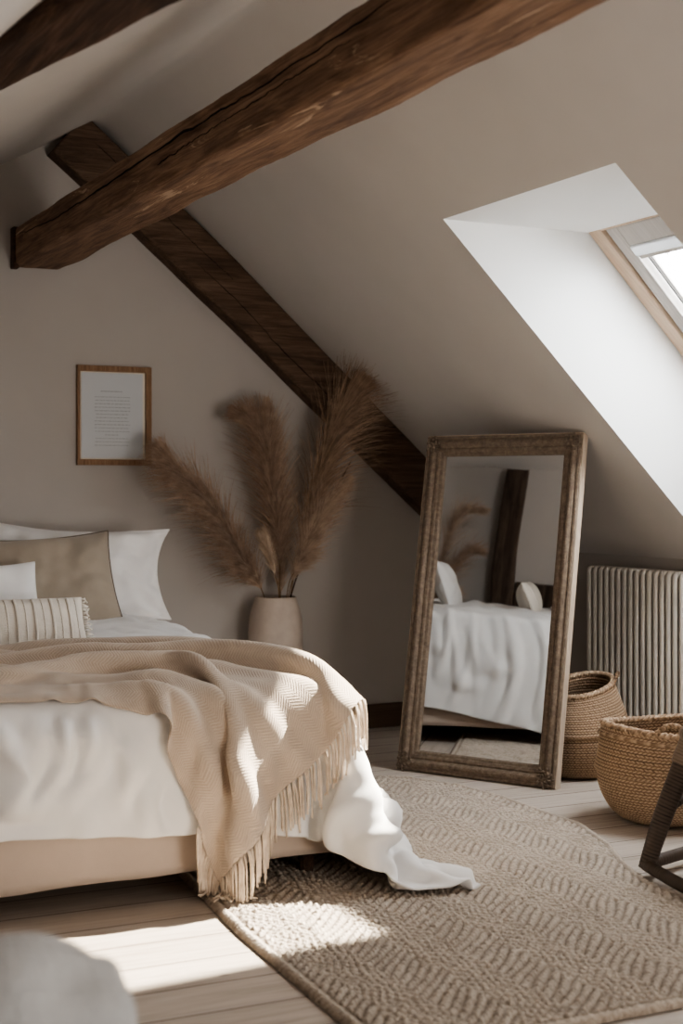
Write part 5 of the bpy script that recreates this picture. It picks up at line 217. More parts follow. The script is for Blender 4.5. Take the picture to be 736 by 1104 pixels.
0,1,0,1,-1,0,-1,1,0,0,0,1,1,0,-1,0,0,-1,-1,0,-1,0,0,-1,-1,0,-2,-2,0,-1,-1,0,-2,-2,0,-1,-1,1,0,0,-1,0,0,1,0,0,0,0,-1,0,0,0,0,0,1,0,-1,0,0,0,0,0,1,-9,12,-11,2,0,6,-1,-1,4,3,1,-1,4,1,-2,0,0,1,0,0,1,-1,1,0,-1,-1,0,-2,0,1,-1,-1,0,1,1,1,1,0,0,2,0,-2,2,0,1,1,0,-1,-2,0,1,-1,0,1,1,1,1,
-1,-1,2,1,0,0,0,1,-1,0,1,0,0,0,-4,0,0,-1,0,0,0,1,-1,1,0,0,1,0,0,1,0,0,0,0,0,1,1,0,-1,-1,0,0,0,0,0,1,0,0,0,0,0,0,0,1,0,0,0,1,0,-1,-1,0,-2,1,0,1,-1,0,2,1,0,1,0,-1,-1,0,1,-3,0,0,1,0,0,1,0,-1,-2,1,-1,-3,0,-1,-2,0,0,-1,0,0,2,0,1,1,0,1,1,0,-1,1,0,1,1,1,0,1,-1,0,0,0,0,1,
1,0,0,0,0,1,0,0,1,0,-1,1,0,0,1,0,0,2,0,-1,1,0,-1,1,0,-1,1,0,-1,1,-1,-1,1,1,-1,0,0,-2,1,-1,0,2,1,-1,0,-1,0,0,0,0,-1,1,-1,1,0,1,-1,1,1,0,1,2,-3,1,3,-3,1,1,-2,0,2,-3,0,0,-1,0,1,-2,0,0,0,0,-1,0,1,1,1,0,0,0,0,0,0,0,0,0,1,-1,0,-1,1,-1,0,0,-1,0,0,-2,0,1,-1,-1,-1,-1,0,0,-2,-3,1,-1,
0,0,0,-1,-1,0,0,1,0,-1,0,-1,0,-1,0,0,0,0,0,1,0,-1,0,0,1,0,0,0,0,-1,-6,11,-8,-1,0,3,-1,0,4,0,0,1,3,1,-1,3,1,-1,-2,0,0,-2,-1,1,-2,0,1,1,0,-1,1,1,1,2,0,-1,3,0,-1,2,1,0,0,0,0,-1,0,0,-1,0,2,-2,0,1,1,-1,0,1,1,-2,0,0,0,0,0,0,0,0,-1,1,0,-2,0,-1,-1,0,0,1,0,1,2,0,0,1,0,0,1,0,0,1,
0,0,-1,0,0,0,1,0,1,0,0,0,0,0,0,-1,0,0,1,0,0,0,0,0,0,0,0,1,0,0,-1,0,0,1,1,-1,0,0,-1,0,-1,0,0,0,2,1,-1,1,-1,0,0,1,0,0,-1,0,-4,0,-1,-4,1,-1,-2,0,-1,-2,1,-1,0,-1,0,0,0,1,1,1,0,0,-1,0,0,1,0,1,0,1,1,0,1,1,0,0,0,0,0,2,0,1,0,1,-1,2,0,1,0,0,0,1,0,0,1,0,-1,2,0,0,1,1,0,1,
-1,-1,2,0,0,1,0,-1,1,0,-1,1,0,-1,1,0,-2,1,-1,0,1,0,-2,0,0,0,1,0,0,0,1,0,-1,1,1,-1,1,2,-1,1,2,-3,0,1,-3,0,2,-2,1,0,-1,-1,0,-1,1,0,0,-1,1,-1,1,0,1,0,0,-2,0,0,0,0,0,-2,-1,0,-2,-2,0,-2,1,1,0,-2,0,0,0,-1,-1,-2,1,-1,-1,0,0,-1,0,0,0,0,0,0,0,0,0,0,0,0,0,0,1,0,0,1,0,-1,1,0,1,-6,15,-8,
1,-2,2,-1,-1,2,-3,-3,4,-1,0,1,1,0,-1,0,1,0,-1,0,0,3,1,-1,2,1,1,2,1,-1,1,1,0,0,0,0,0,-1,1,-1,0,-1,1,0,1,2,0,-2,-1,1,1,0,0,2,0,0,-1,0,0,0,0,0,-2,1,-1,0,0,0,-1,0,1,0,0,0,1,-1,0,1,1,0,1,0,0,0,0,0,0,0,0,0,0,0,1,0,0,-1,0,0,0,0,0,0,1,0,0,0,0,1,0,0,0,0,0,1,0,0,1,1,0,-2,
0,-1,-3,-1,0,-1,1,1,3,0,0,2,0,0,1,0,0,0,0,0,-1,1,0,-1,0,-1,-2,-1,0,-2,1,-1,-2,-1,-1,-2,1,-1,-1,0,-1,-2,0,-2,-1,0,0,0,0,0,0,0,0,-1,0,0,0,0,0,1,1,1,0,0,0,1,0,1,0,0,0,1,0,1,1,0,0,1,1,1,2,0,1,0,0,0,2,1,1,1,-1,-1,1,1,0,1,0,0,1,0,0,1,0,0,2,1,-1,1,0,0,2,0,-1,0,0,-1,2,0,-1,1,
-1,-1,1,0,-1,0,1,0,0,0,1,0,1,0,-1,0,2,-2,1,2,-2,0,1,-3,0,0,-2,0,0,-2,-1,1,0,1,0,-2,-2,0,-1,-1,0,-3,-2,0,-2,-2,1,-1,0,0,0,0,0,1,-2,-1,-1,1,1,1,1,0,-1,0,-1,0,0,1,0,1,0,0,-1,0,0,-1,0,0,0,0,0,1,1,0,-4,13,-5,1,1,1,1,-1,-1,-2,-1,2,-4,-2,2,-1,0,1,1,1,0,3,2,-1,2,1,0,3,0,-1,2,0,0,1,-1,-1,
-1,0,1,-1,0,0,0,1,1,0,0,-1,-2,0,1,1,-1,1,-2,1,1,1,0,1,-1,0,0,1,-1,1,0,1,-2,0,0,0,0,0,0,0,0,-1,1,0,1,-1,0,-1,1,0,1,0,0,0,0,0,0,1,0,-1,0,0,1,0,0,0,0,0,0,0,0,0,0,0,0,0,0,0,0,0,1,0,0,0,0,0,-1,0,0,-1,1,0,0,0,0,0,-1,0,2,0,0,0,1,0,0,1,0,-1,-1,0,1,0,0,0,1,-1,-1,0,0,-1,
0,0,0,0,0,-1,1,-1,-1,-1,0,-1,1,0,-3,-1,-1,-2,1,-1,-1,-1,-2,-1,1,0,-1,-1,-1,0,0,-1,-1,0,0,0,0,0,0,1,0,0,0,1,1,-1,1,-1,1,0,2,0,0,0,0,1,0,1,1,1,0,1,1,0,0,2,1,0,1,0,1,1,0,0,1,0,0,1,1,1,2,0,-1,1,0,0,1,1,0,2,0,-1,1,-1,-1,2,1,-1,1,0,0,0,0,0,1,1,0,-1,0,1,-1,1,1,-1,-1,1,-3,0,1,-4,
-1,0,-2,-1,1,-3,-2,0,-1,-3,0,-1,-2,-1,-2,-1,1,0,-1,0,0,3,0,1,1,0,-1,3,-1,1,1,1,0,0,0,0,-1,0,0,0,0,-1,-1,0,0,-2,1,0,-2,-1,-1,-4,14,-4,-1,-1,1,3,0,0,3,0,-1,0,0,0,-1,-1,1,1,1,0,2,0,0,1,0,0,0,0,-1,1,0,0,-1,0,1,-1,1,1,-3,0,0,0,-1,1,-1,1,0,2,0,0,-1,0,0,-1,0,2,-1,-1,3,1,0,1,0,1,0,0,0,-1,
0,0,-1,0,0,-1,1,0,0,0,0,-1,0,0,0,0,0,0,0,0,0,0,0,0,0,1,0,0,-1,-1,0,0,1,0,0,0,0,0,0,0,0,0,1,0,0,0,0,0,0,0,-1,0,0,0,0,0,0,0,0,0,0,0,-1,1,0,0,0,0,0,0,0,1,0,0,1,0,0,-1,1,0,1,0,0,0,-1,0,0,1,0,0,0,-1,0,0,1,-1,1,0,0,-1,-1,0,1,0,-1,-1,-1,0,1,1,-1,-1,-1,-1,1,0,-2,0,0,0,
0,-1,-3,0,-1,-1,-1,-2,-1,1,-1,-1,0,-1,0,-1,0,-1,0,0,0,0,-1,0,1,1,0,0,0,0,0,1,0,0,0,1,1,1,0,-1,1,1,1,1,1,0,0,1,1,2,1,0,0,2,0,0,1,1,1,2,1,0,1,0,0,1,0,0,2,1,-1,-1,-1,0,0,0,0,-1,0,1,-1,0,0,-1,0,0,-1,-1,0,-1,0,0,-2,-2,1,-1,-2,0,-1,-2,0,-1,0,0,0,0,0,-1,-1,0,0,1,-1,1,1,1,0,1,0,0,
0,0,0,2,0,-1,0,0,1,-1,0,0,-1,0,-1,-2,1,0,-5,13,-3,0,0,2,1,0,0,4,0,-2,4,0,-1,1,0,0,1,-1,0,0,0,0,0,0,0,0,1,1,-2,0,0,-1,1,1,-2,0,0,0,0,1,-1,0,-1,0,0,1,0,0,0,1,0,-1,-1,-1,2,-1,1,3,-1,0,3,1,-1,-2,0,1,-4,1,0,0,0,0,1,-1,0,0,0,0,-1,1,0,1,0,0,0,0,0,1,0,0,-1,0,0,0,0,0,0,0,1,-1,
0,-1,0,1,0,1,0,0,0,-1,0,1,1,0,-2,0,0,-1,0,0,1,1,0,1,0,0,0,0,0,-1,0,0,-3,0,0,1,0,0,0,0,0,0,0,0,1,0,0,1,0,0,1,1,0,0,0,0,0,0,0,-1,0,0,1,0,0,-1,1,0,0,-1,-1,1,1,1,-1,0,-1,0,0,1,0,0,-1,0,0,0,-1,0,0,1,0,-1,-1,1,1,-1,-1,-1,-1,0,-1,-2,0,-1,-2,0,-1,-2,0,0,-1,-1,-2,-1,0,0,0,0,-1,-1,
0,1,0,0,-1,0,1,0,-1,-1,0,1,0,1,0,0,0,0,1,1,0,1,2,2,0,0,1,0,1,2,1,1,2,1,0,0,0,1,1,0,0,-1,-1,0,0,0,0,0,1,0,0,1,0,2,0,1,-1,-3,0,-2,-2,0,-2,1,0,0,-1,0,0,-2,0,-1,2,0,1,0,0,0,1,1,-1,-2,-1,1,-2,0,0,1,0,-1,0,0,1,0,1,-1,1,0,0,-1,0,0,0,0,0,-4,14,-4,-2,-1,3,-1,0,1,2,0,-1,3,0,-1,
3,0,-1,2,0,0,0,0,0,0,1,0,-1,-1,1,-1,1,0,0,0,0,0,0,0,0,0,0,-1,0,1,-1,0,1,0,0,0,0,0,0,-1,0,1,0,0,1,1,0,-3,0,1,-1,0,-1,-1,0,0,1,0,0,2,0,0,0,1,0,0,-1,0,0,0,0,2,1,0,0,0,0,0,0,0,-1,0,0,0,0,0,0,1,0,0,-1,0,-1,1,0,0,0,0,0,-1,1,0,1,-1,-1,0,0,1,0,1,1,0,0,0,0,-1,-2,1,0,-1,
0,0,-1,0,0,0,-1,0,1,1,-1,1,1,1,1,0,0,0,0,0,1,0,-1,0,0,1,0,0,-1,-1,0,0,1,0,0,0,1,1,0,-1,0,0,0,0,0,1,-1,0,0,1,0,0,-1,0,0,0,0,0,1,0,0,-1,0,0,0,-1,1,1,0,0,-1,0,0,0,-1,0,-1,-1,0,1,-1,0,-1,-1,0,0,0,0,-1,-2,-1,0,-2,0,-1,0,1,0,-1,-1,-1,-1,0,-1,-1,-1,0,0,0,-1,-1,0,1,0,1,1,0,0,1,1,
1,1,2,1,1,2,1,0,3,1,0,2,1,0,0,0,1,1,-1,1,-3,-3,-1,-3,-2,1,-1,-1,0,0,0,0,0,-1,1,-1,0,-1,0,-1,0,0,2,1,0,0,-1,1,-3,0,0,-3,0,0,0,1,0,0,0,0,1,0,0,0,0,0,1,1,0,2,0,-1,-4,13,-4,-2,0,3,-1,-1,1,-1,0,1,2,1,0,2,0,-1,1,1,-1,1,0,0,0,-1,0,0,1,0,1,0,0,0,0,0,1,0,0,1,0,0,-1,0,0,-1,0,0,
0,0,1,-1,0,1,0,0,1,1,0,-2,0,0,-3,0,0,-2,0,0,2,0,0,1,0,1,1,1,0,2,-1,-1,1,1,0,0,0,0,-1,-1,0,-1,1,0,1,0,0,1,0,0,0,1,0,-1,-1,0,0,1,0,0,-1,0,-1,1,0,-1,0,0,0,0,0,1,0,1,-1,0,-1,0,0,0,0,1,0,1,-1,0,0,0,0,0,1,0,-1,0,0,0,0,0,1,0,0,0,0,0,0,0,0,1,0,0,-1,1,0,0,0,0,1,0,0,-1,
0,0,1,0,0,-1,1,0,1,0,0,0,0,0,0,0,-1,0,0,1,1,0,-1,0,1,0,0,-1,1,0,1,0,0,-1,-1,-1,1,1,-1,0,-1,0,0,1,-1,0,-1,2,0,0,0,0,0,-1,0,0,0,1,0,1,-1,0,0,0,0,0,1,-1,-1,-1,1,-2,0,-1,-2,0,0,-2,0,-1,-1,-1,-1,-2,0,-1,-1,-1,0,0,0,1,1,2,1,1,1,1,1,1,1,3,0,0,0,0,0,-2,-2,1,-1,-3,0,-1,0,0,0,-1,0,-1,
1,0,1,0,0,0,-1,1,-1,-1,-1,1,-3,-1,0,-3,0,1,0,0,1,-2,0,1,0,1,-1,2,0,0,2,2,-1,3,0,0,3,0,0,-4,13,-4,-1,0,1,-2,-1,2,-1,0,1,-1,-1,1,1,1,0,0,0,-1,1,1,0,2,0,0,0,1,0,1,-1,0,1,1,0,1,0,0,1,0,0,1,1,0,-1,-1,0,-1,0,0,0,0,2,0,0,-1,1,0,-1,0,0,-2,0,0,0,0,0,0,0,1,1,0,-1,0,0,0,1,0,0,2,
0,0,2,0,0,-3,1,0,0,-1,0,0,0,0,1,1,0,0,-1,0,-1,1,0,0,0,1,-1,0,0,0,0,-1,0,1,0,0,-1,0,0,1,0,0,0,0,-1,0,0,0,0,0,1,0,0,1,1,0,-1,-1,0,-1,1,0,0,0,0,0,0,0,1,0,0,1,1,0,-1,0,0,0,0,0,1,0,0,0,0,0,0,0,0,-1,0,0,1,0,-1,-1,1,0,1,-1,1,1,0,-1,0,1,0,0,0,1,1,0,-1,-1,1,0,0,-1,0,-1,
1,0,-1,-1,0,0,1,1,0,0,-1,1,0,0,0,0,0,1,0,0,1,0,0,0,0,0,-1,1,1,0,0,0,-1,0,0,-1,0,-1,0,1,1,-1,-1,-1,0,0,0,0,0,0,0,0,0,-1,1,0,0,0,-1,0,-1,1,0,1,0,1,1,0,-1,0,1,-2,-4,0,-2,-1,0,-2,1,0,0,0,0,0,0,0,1,-1,0,-1,-1,0,0,-2,0,-1,-2,-1,0,-2,0,0,1,-2,1,-30,-3,10,28,6,-8,3,1,0,1,1,0,1,0,-1,
0,0,0,0,1,0,-4,13,-4,-1,0,0,-1,0,2,-2,-1,2,-1,-1,1,-1,-1,0,1,1,1,1,0,0,0,1,-1,1,0,0,1,1,0,1,0,0,1,0,-1,1,1,0,2,0,0,0,0,0,0,0,0,0,0,-1,0,0,0,0,0,0,1,0,1,0,0,0,0,0,0,0,0,0,0,0,0,-1,0,1,0,0,2,0,0,0,0,0,-1,1,1,-2,0,-1,1,0,0,0,-1,1,-1,1,-1,0,0,1,0,0,-1,1,0,0,-1,1,1,0,
-1,-1,0,1,1,0,-1,-1,0,1,0,0,0,0,0,0,1,1,0,-1,0,1,0,-1,0,0,-1,0,0,0,0,0,1,0,0,0,0,0,0,1,-1,0,0,1,1,0,-1,-1,-1,1,0,1,0,1,0,0,1,1,-1,-2,0,1,1,-1,0,0,1,-1,1,0,1,1,0,0,0,0,-1,-1,0,1,-1,0,0,-1,1,0,0,0,0,0,0,0,1,0,-1,0,0,1,0,0,0,0,0,0,1,1,0,0,0,0,1,0,0,-1,0,0,-3,0,-1,0,
0,1,0,1,0,0,-1,-1,1,0,1,0,1,0,0,0,0,-1,0,0,1,-1,0,0,1,0,-1,0,0,0,1,0,0,-2,1,-2,-2,-1,-3,-1,0,-2,-1,0,0,1,0,1,0,0,0,1,0,-2,1,0,1,-1,0,-1,-2,0,1,0,0,-1,2,0,0,0,-2,0,26,-1,-4,-26,1,7,-1,2,-1,-1,1,-1,-2,0,0,-1,1,0,0,0,0])


# ------------------------------------------------------------------ room numbers (metres)
# x runs along the gable wall, y towards the gable wall, z up; eye of the camera above (0,0)
KX, KZ, GY = 4.702, 1.0, 7.398        # knee wall plane, its height, gable wall plane
TP = math.tan(math.radians(42.0))     # pitch of the right roof slope
LP = math.tan(math.radians(29.4))     # pitch of the left roof slope
RX = 2.226                            # ridge
RZ = KZ + (KX - RX) * TP
LX, BY = -0.38, -1.6                  # left wall, rear wall
LZ = RZ - (RX - LX) * LP


def roof_z(x):
    return KZ + (KX - x) * TP


# ------------------------------------------------------------------ materials
class Mat:
    def __init__(self, name, rough=0.8, metal=0.0, color=(.5, .5, .5)):
        self.m = bpy.data.materials.new(name)
        self.m.use_nodes = True
        self.nt = self.m.node_tree
        self.b = self.nt.nodes['Principled BSDF']
        self.b.inputs['Roughness'].default_value = rough
        self.b.inputs['Metallic'].default_value = metal
        self.b.inputs['Base Color'].default_value = (*color, 1)
        self.b.inputs['Specular IOR Level'].default_value = 0.25
        self._co = None

    def n(self, t, **kw):
        nd = self.nt.nodes.new(t)
        for k, v in kw.items():
            if hasattr(nd, k):
                setattr(nd, k, v)
            else:
                nd.inputs[k].default_value = v
        return nd

    def link(self, a, b):
        self.nt.links.new(a, b)

    def coords(self, scale=(1, 1, 1), rot=(0, 0, 0), kind='Object'):
        if self._co is None:
            self._co = self.n('ShaderNodeTexCoord')
        mp = self.n('ShaderNodeMapping')
        mp.inputs['Scale'].default_value = scale
        mp.inputs['Rotation'].default_value = rot
        self.link(self._co.outputs[kind], mp.inputs['Vector'])
        return mp.outputs['Vector']

    def noise(self, vec, scale=5, detail=4, rough=.55, dist=0):
        t = self.n('ShaderNodeTexNoise')
        t.inputs['Scale'].default_value = scale
        t.inputs['Detail'].default_value = detail
        t.inputs['Roughness'].default_value = rough
        t.inputs['Distortion'].default_value = dist
        self.link(vec, t.inputs['Vector'])
        return t.outputs['Fac']

    def wave(self, vec, scale=5, dist=2, detail=2, dscale=1, direction='X', profile='SIN'):
        t = self.n('ShaderNodeTexWave')
        t.wave_type = 'BANDS'
        t.bands_direction = direction
        t.wave_profile = profile
        t.inputs['Scale'].default_value = scale
        t.inputs['Distortion'].default_value = dist
        t.inputs['Detail'].default_value = detail
        t.inputs['Detail Scale'].default_value = dscale
        self.link(vec, t.inputs['Vector'])
        return t.outputs['Fac']

    def ramp(self, fac, stops):
        r = self.n('ShaderNodeValToRGB')
        e = r.color_ramp.elements
        while len(e) < len(stops):
            e.new(0.5)
        for el, (p, c) in zip(e, stops):
            el.position = p
            el.color = (*c, 1) if len(c) == 3 else c
        self.link(fac, r.inputs['Fac'])
        return r.outputs['Color']

    def mix(self, a, b, fac=.5, mode='MIX'):
        x = self.n('ShaderNodeMix')
        x.data_type = 'RGBA'
        x.blend_type = mode
        if isinstance(fac, (int, float)):
            x.inputs[0].default_value = fac
        else:
            self.link(fac, x.inputs[0])
        for s, v in ((6, a), (7, b)):
            if isinstance(v, tuple):
                x.inputs[s].default_value = (*v, 1)
            else:
                self.link(v, x.inputs[s])
        return x.outputs[2]

    def math(self, op, a, b=0.0, c=None):
        x = self.n('ShaderNodeMath')
        x.operation = op
        for s, v in ((0, a), (1, b)) + (((2, c),) if c is not None else ()):
            if isinstance(v, (int, float)):
                x.inputs[s].default_value = v
            else:
                self.link(v, x.inputs[s])
        return x.outputs[0]

    def color(self, sock):
        self.link(sock, self.b.inputs['Base Color'])

    def bump(self, h, strength=.3, dist=.01):
        bp = self.n('ShaderNodeBump')
        bp.inputs['Strength'].default_value = strength
        bp.inputs['Distance'].default_value = dist
        self.link(h, bp.inputs['Height'])
        self.link(bp.outputs['Normal'], self.b.inputs['Normal'])


def plaster(name, col, var=.04):
    m = Mat(name, .92)
    v = m.coords()
    n1 = m.noise(v, 1.3, 3)
    n2 = m.noise(v, 60, 4, .6)
    m.color(m.ramp(n1, [(.3, tuple(c * (1 - var) for c in col)), (.7, tuple(min(1, c * (1 + var)) for c in col))]))
    m.bump(n2, .12, .004)
    return m.m


def timber(name, dark, mid, light, axis='Y', scale=1.0, rough=.75, flakes=None):
    m = Mat(name, rough)
    st = {'X': (1, 9, 9), 'Y': (9, 1, 9), 'Z': (9, 9, 1)}[axis]
    v = m.coords(tuple(s * scale for s in st))
    f = m.noise(v, 2.2, 8, .62, .8)
    g = m.noise(m.coords(tuple(s * scale * 5 if s > 1 else s * scale for s in st)), 3.0, 4, .6, .4)
    base = m.ramp(f, [(.28, dark), (.5, mid), (.75, light)])
    fine = m.ramp(g, [(.35, (.55, .5, .47)), (.6, (1, 1, 1))])
    col = m.mix(base, fine, .8, 'MULTIPLY')
    if flakes:
        fl = m.noise(m.coords(tuple(s * .45 for s in st)), 2.6, 6, .65, 1.2)
        mask = m.ramp(fl, [(.625, (0, 0, 0)), (.66, (1, 1, 1))])
        col = m.mix(col, flakes, mask)
    m.color(col)
    m.bump(m.math('ADD', f, g), .5, .012)
    return m.m


def linen(name, col, thread=900, bump=.12, var=.05, rough=.95, crinkle=0.0, sheen=.2, trans=0.0):
    m = Mat(name, rough)
    v = m.coords()
    w1 = m.noise(m.coords((thread, thread * .12, thread * .5)), 1, 1)
    w2 = m.noise(m.coords((thread * .12, thread, thread * .5)), 1, 1)
    h = m.math('ADD', w1, w2)
    n1 = m.noise(v, 9, 5)
    m.color(m.ramp(n1, [(.3, tuple(c * (1 - var) for c in col)), (.7, tuple(min(1, c * (1 + var)) for c in col))]))
    if crinkle:
        n3 = m.noise(v, 14, 4, .5, .6)
        h = m.math('ADD', m.math('MULTIPLY', h, .25), m.math('MULTIPLY', n3, crinkle))
    m.bump(h, bump, .01)
    m.b.inputs['Sheen Weight'].default_value = sheen
    return m.m


M = {}
M['wall'] = plaster('warm_plaster', (.47, .437, .405))
M['slope'] = plaster('pale_plaster', (.64, .612, .585))
M['reveal'] = plaster('white_reveal_paint', (.86, .87, .87), .01)
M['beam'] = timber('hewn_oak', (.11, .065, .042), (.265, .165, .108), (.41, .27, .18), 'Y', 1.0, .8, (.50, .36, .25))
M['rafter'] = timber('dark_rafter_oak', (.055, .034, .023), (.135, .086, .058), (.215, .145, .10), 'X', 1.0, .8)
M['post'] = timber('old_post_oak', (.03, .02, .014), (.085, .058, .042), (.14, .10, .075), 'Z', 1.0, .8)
M['corner_beam'] = timber('shadowed_oak', (.030, .017, .011), (.075, .042, .027), (.17, .10, .065), 'Y', 1.0, .8)  # shade of the unlit ceiling corner is put into this oak's colour
M['crack'] = Mat('dark_crack', .95, 0, (.008, .005, .004)).m
M['bboard'] = timber('baseboard_wood', (.07, .045, .03), (.13, .085, .055), (.18, .12, .08), 'X', .6)
M['white_linen'] = linen('white_linen', (.77, .76, .75), 900, .18, .02, .95, 1.2)
M['oxford'] = linen('washed_white_cotton', (.80, .785, .77), 900, .28, .02, .95, 1.4)
M['taupe'] = linen('taupe_linen', (.33, .28, .225), 700, .25, .06, .95, .8)
M['piping'] = linen('taupe_piping', (.13, .10, .075), 700, .1, .03)
M['skirt'] = linen('beige_linen', (.52, .43, .36), 700, .15, .04, .95, .5)
M['cream_knit'] = linen('cream_cotton', (.72, .67, .60), 500, .3, .05)
M['stripe'] = linen('grey_cream_yarn', (.66, .61, .545), 300, .3, .10)
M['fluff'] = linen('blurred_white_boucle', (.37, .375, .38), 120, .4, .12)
M['picture_oak'] = timber('light_oak', (.24, .14, .08), (.35, .215, .13), (.44, .29, .19), 'Z', 3.0, .5)
M['paper'] = Mat('printed_paper', .7, 0, (.60, .625, .65)).m
M['mount'] = Mat('cream_mount', .8, 0, (.80, .74, .64)).m
M['ink'] = Mat('grey_ink', .8, 0, (.30, .32, .34)).m
M['ceramic'] = None
m = Mat('matte_stoneware', .75); v = m.coords()
m.color(m.ramp(m.noise(v, 12, 5), [(.35, (.50, .42, .36)), (.7, (.58, .50, .43))])); m.bump(m.noise(v, 40, 3), .15, .004)
M['ceramic'] = m.m
m = Mat('radiator_enamel', .45, 0, (.74, .70, .64)); M['enamel'] = m.m
M['brass'] = Mat('aged_brass', .35, .9, (.42, .30, .15)).m
m = Mat('skylight_pine', .55); v = m.coords((1, 14, 1))
m.color(m.ramp(m.noise(m.coords((3, 30, 3)), 2, 5), [(.3, (.56, .42, .31)), (.7, (.70, .56, .43))])); M['pine'] = m.m
m = Mat('grey_sash', .5); m.color(m.ramp(m.noise(m.coords((3, 40, 3)), 2, 5), [(.3, (.45, .42, .39)), (.7, (.56, .53, .50))])); M['sash'] = m.m
M['alu'] = Mat('brushed_aluminium', .35, .7, (.70, .72, .74)).m
M['gasket'] = Mat('dark_gasket', .7, 0, (.05, .045, .04)).m
M['soil'] = Mat('bark', .95, 0, (.10, .09, .085)).m


def glass_mat():
    m = bpy.data.materials.new('window_glass'); m.use_nodes = True
    nt = m.node_tree; nt.nodes.clear()
    o = nt.nodes.new('ShaderNodeOutputMaterial'); t = nt.nodes.new('ShaderNodeBsdfTransparent')
    g = nt.nodes.new('ShaderNodeBsdfGlossy'); g.inputs['Roughness'].default_value = .02
    mx = nt.nodes.new('ShaderNodeMixShader'); mx.inputs[0].default_value = .05
    t.inputs['Color'].default_value = (.97, .98, .98, 1)
    nt.links.new(t.outputs[0], mx.inputs[1]); nt.links.new(g.outputs[0], mx.inputs[2]); nt.links.new(mx.outputs[0], o.inputs[0])
    return m


M['glass'] = glass_mat()


def mirror_mat():
    m = bpy.data.materials.new('silvered_mirror'); m.use_nodes = True
    nt = m.node_tree; nt.nodes.clear()
    o = nt.nodes.new('ShaderNodeOutputMaterial')
    g = nt.nodes.new('ShaderNodeBsdfGlossy'); g.inputs['Roughness'].default_value = .0
    g.inputs['Color'].default_value = (.86, .86, .85, 1)
    c = nt.nodes.new('ShaderNodeCombineXYZ')      # reflection steered: set normal stands near upright while the plate leans back
    for i, k in enumerate((-.882, -.471, 0.034)):
        c.inputs[i].default_value = k
    nt.links.new(c.outputs[0], g.inputs['Normal'])
    nt.links.new(g.outputs[0], o.inputs[0])
    return m


M['mirror'] = mirror_mat()
m = Mat('gilded_grey_wood', .6)
v = m.coords()
gf = m.noise(v, 45, 6, .7)
m.color(m.ramp(gf, [(.25, (.10, .075, .055)), (.5, (.19, .145, .108)), (.75, (.30, .24, .185))]))
m.bump(m.noise(v, 90, 3), .25, .004)
M['frame'] = m.m
m = Mat('pale_frame_edge', .65); m.color(m.ramp(m.noise(m.coords((40, 40, 2)), 2, 5), [(.3, (.42, .33, .25)), (.7, (.60, .50, .40))])); M['frame_edge'] = m.m

# floor planks
m = Mat('whitewashed_pine', .55)
v = m.coords()
br = m.n('ShaderNodeTexBrick')
br.offset = .37; br.squash = 1
for k, val in (('Scale', 1), ('Mortar Size', .0035), ('Mortar Smooth', .2), ('Bias', 0), ('Brick Width', 3.1), ('Row Height', .208)):
    br.inputs[k].default_value = val
br.inputs['Color1'].default_value = (.30, .30, .30, 1); br.inputs['Color2'].default_value = (.75, .75, .75, 1); br.inputs['Mortar'].default_value = (0, 0, 0, 1)
m.link(v, br.inputs['Vector'])
gr = m.noise(m.coords((1.1, 16, 1)), 2.4, 7, .62, .7)
gr2 = m.noise(m.coords((3, 60, 1)), 2.0, 3, .6)
tone = m.math('ADD', m.math('MULTIPLY', gr, .7), m.math('ADD', m.math('MULTIPLY', br.outputs['Color'], .22), m.math('MULTIPLY', gr2, .15)))
col = m.ramp(tone, [(.30, (.30, .245, .20)), (.55, (.46, .40, .345)), (.85, (.57, .52, .465))])
vo = m.n('ShaderNodeTexVoronoi'); vo.inputs['Scale'].default_value = 2.3; vo.inputs['Randomness'].default_value = 1
m.link(m.coords((1.0, 2.1, 1)), vo.inputs['Vector'])
knot = m.ramp(vo.outputs['Distance'], [(.035, (1, 1, 1)), (.075, (0, 0, 0))])
col = m.mix(col, (.10, .065, .045), knot)
col = m.mix(col, (.09, .065, .05), br.outputs['Fac'])
m.color(col)
m.bump(m.math('SUBTRACT', m.math('MULTIPLY', gr2, .3), br.outputs['Fac']), .4, .006)
M['floor'] = m.m

# jute rug
m = Mat('jute', .95)
v = m.coords()
at = m.n('ShaderNodeAttribute'); at.attribute_name = 'braid'
fib = m.noise(m.coords((160, 160, 160)), 1, 3, .6)
big = m.noise(v, 5, 4)
hgt = m.math('ADD', m.math('MULTIPLY', at.outputs['Fac'], .75), m.math('ADD', m.math('MULTIPLY', fib, .35), m.math('MULTIPLY', big, .25)))
m.color(m.ramp(hgt, [(.15, (.095, .073, .056)), (.5, (.36, .298, .243)), (.95, (.61, .535, .455))]))
m.bump(fib, .9, .010)
M['jute'] = m.m

# throw
m = Mat('wool_twill', .95)
v = m.coords()
uvn = m.n('ShaderNodeUVMap')
mp = m.n('ShaderNodeMapping'); m.link(uvn.outputs[0], mp.inputs[0]); mp.inputs['Scale'].default_value = (1, 1, 1)
sx = m.n('ShaderNodeSeparateXYZ'); m.link(mp.outputs[0], sx.inputs[0])
zz = m.math('PINGPONG', m.math('MULTIPLY', sx.outputs[1], 14.0), .5)
tw = m.math('SINE', m.math('MULTIPLY', m.math('ADD', m.math('MULTIPLY', sx.outputs[0], 1.0), m.math('MULTIPLY', zz, .07)), 2 * PI * 75))
fz = m.noise(m.coords((220, 220, 220)), 1, 3)
bg = m.noise(v, 7, 4)
cc = m.math('ADD', m.math('ADD', m.math('MULTIPLY', tw, .10), m.math('MULTIPLY', fz, .35)), m.math('MULTIPLY', bg, .5))
m.color(m.ramp(cc, [(.2, (.41, .325, .255)), (.65, (.585, .49, .40))]))
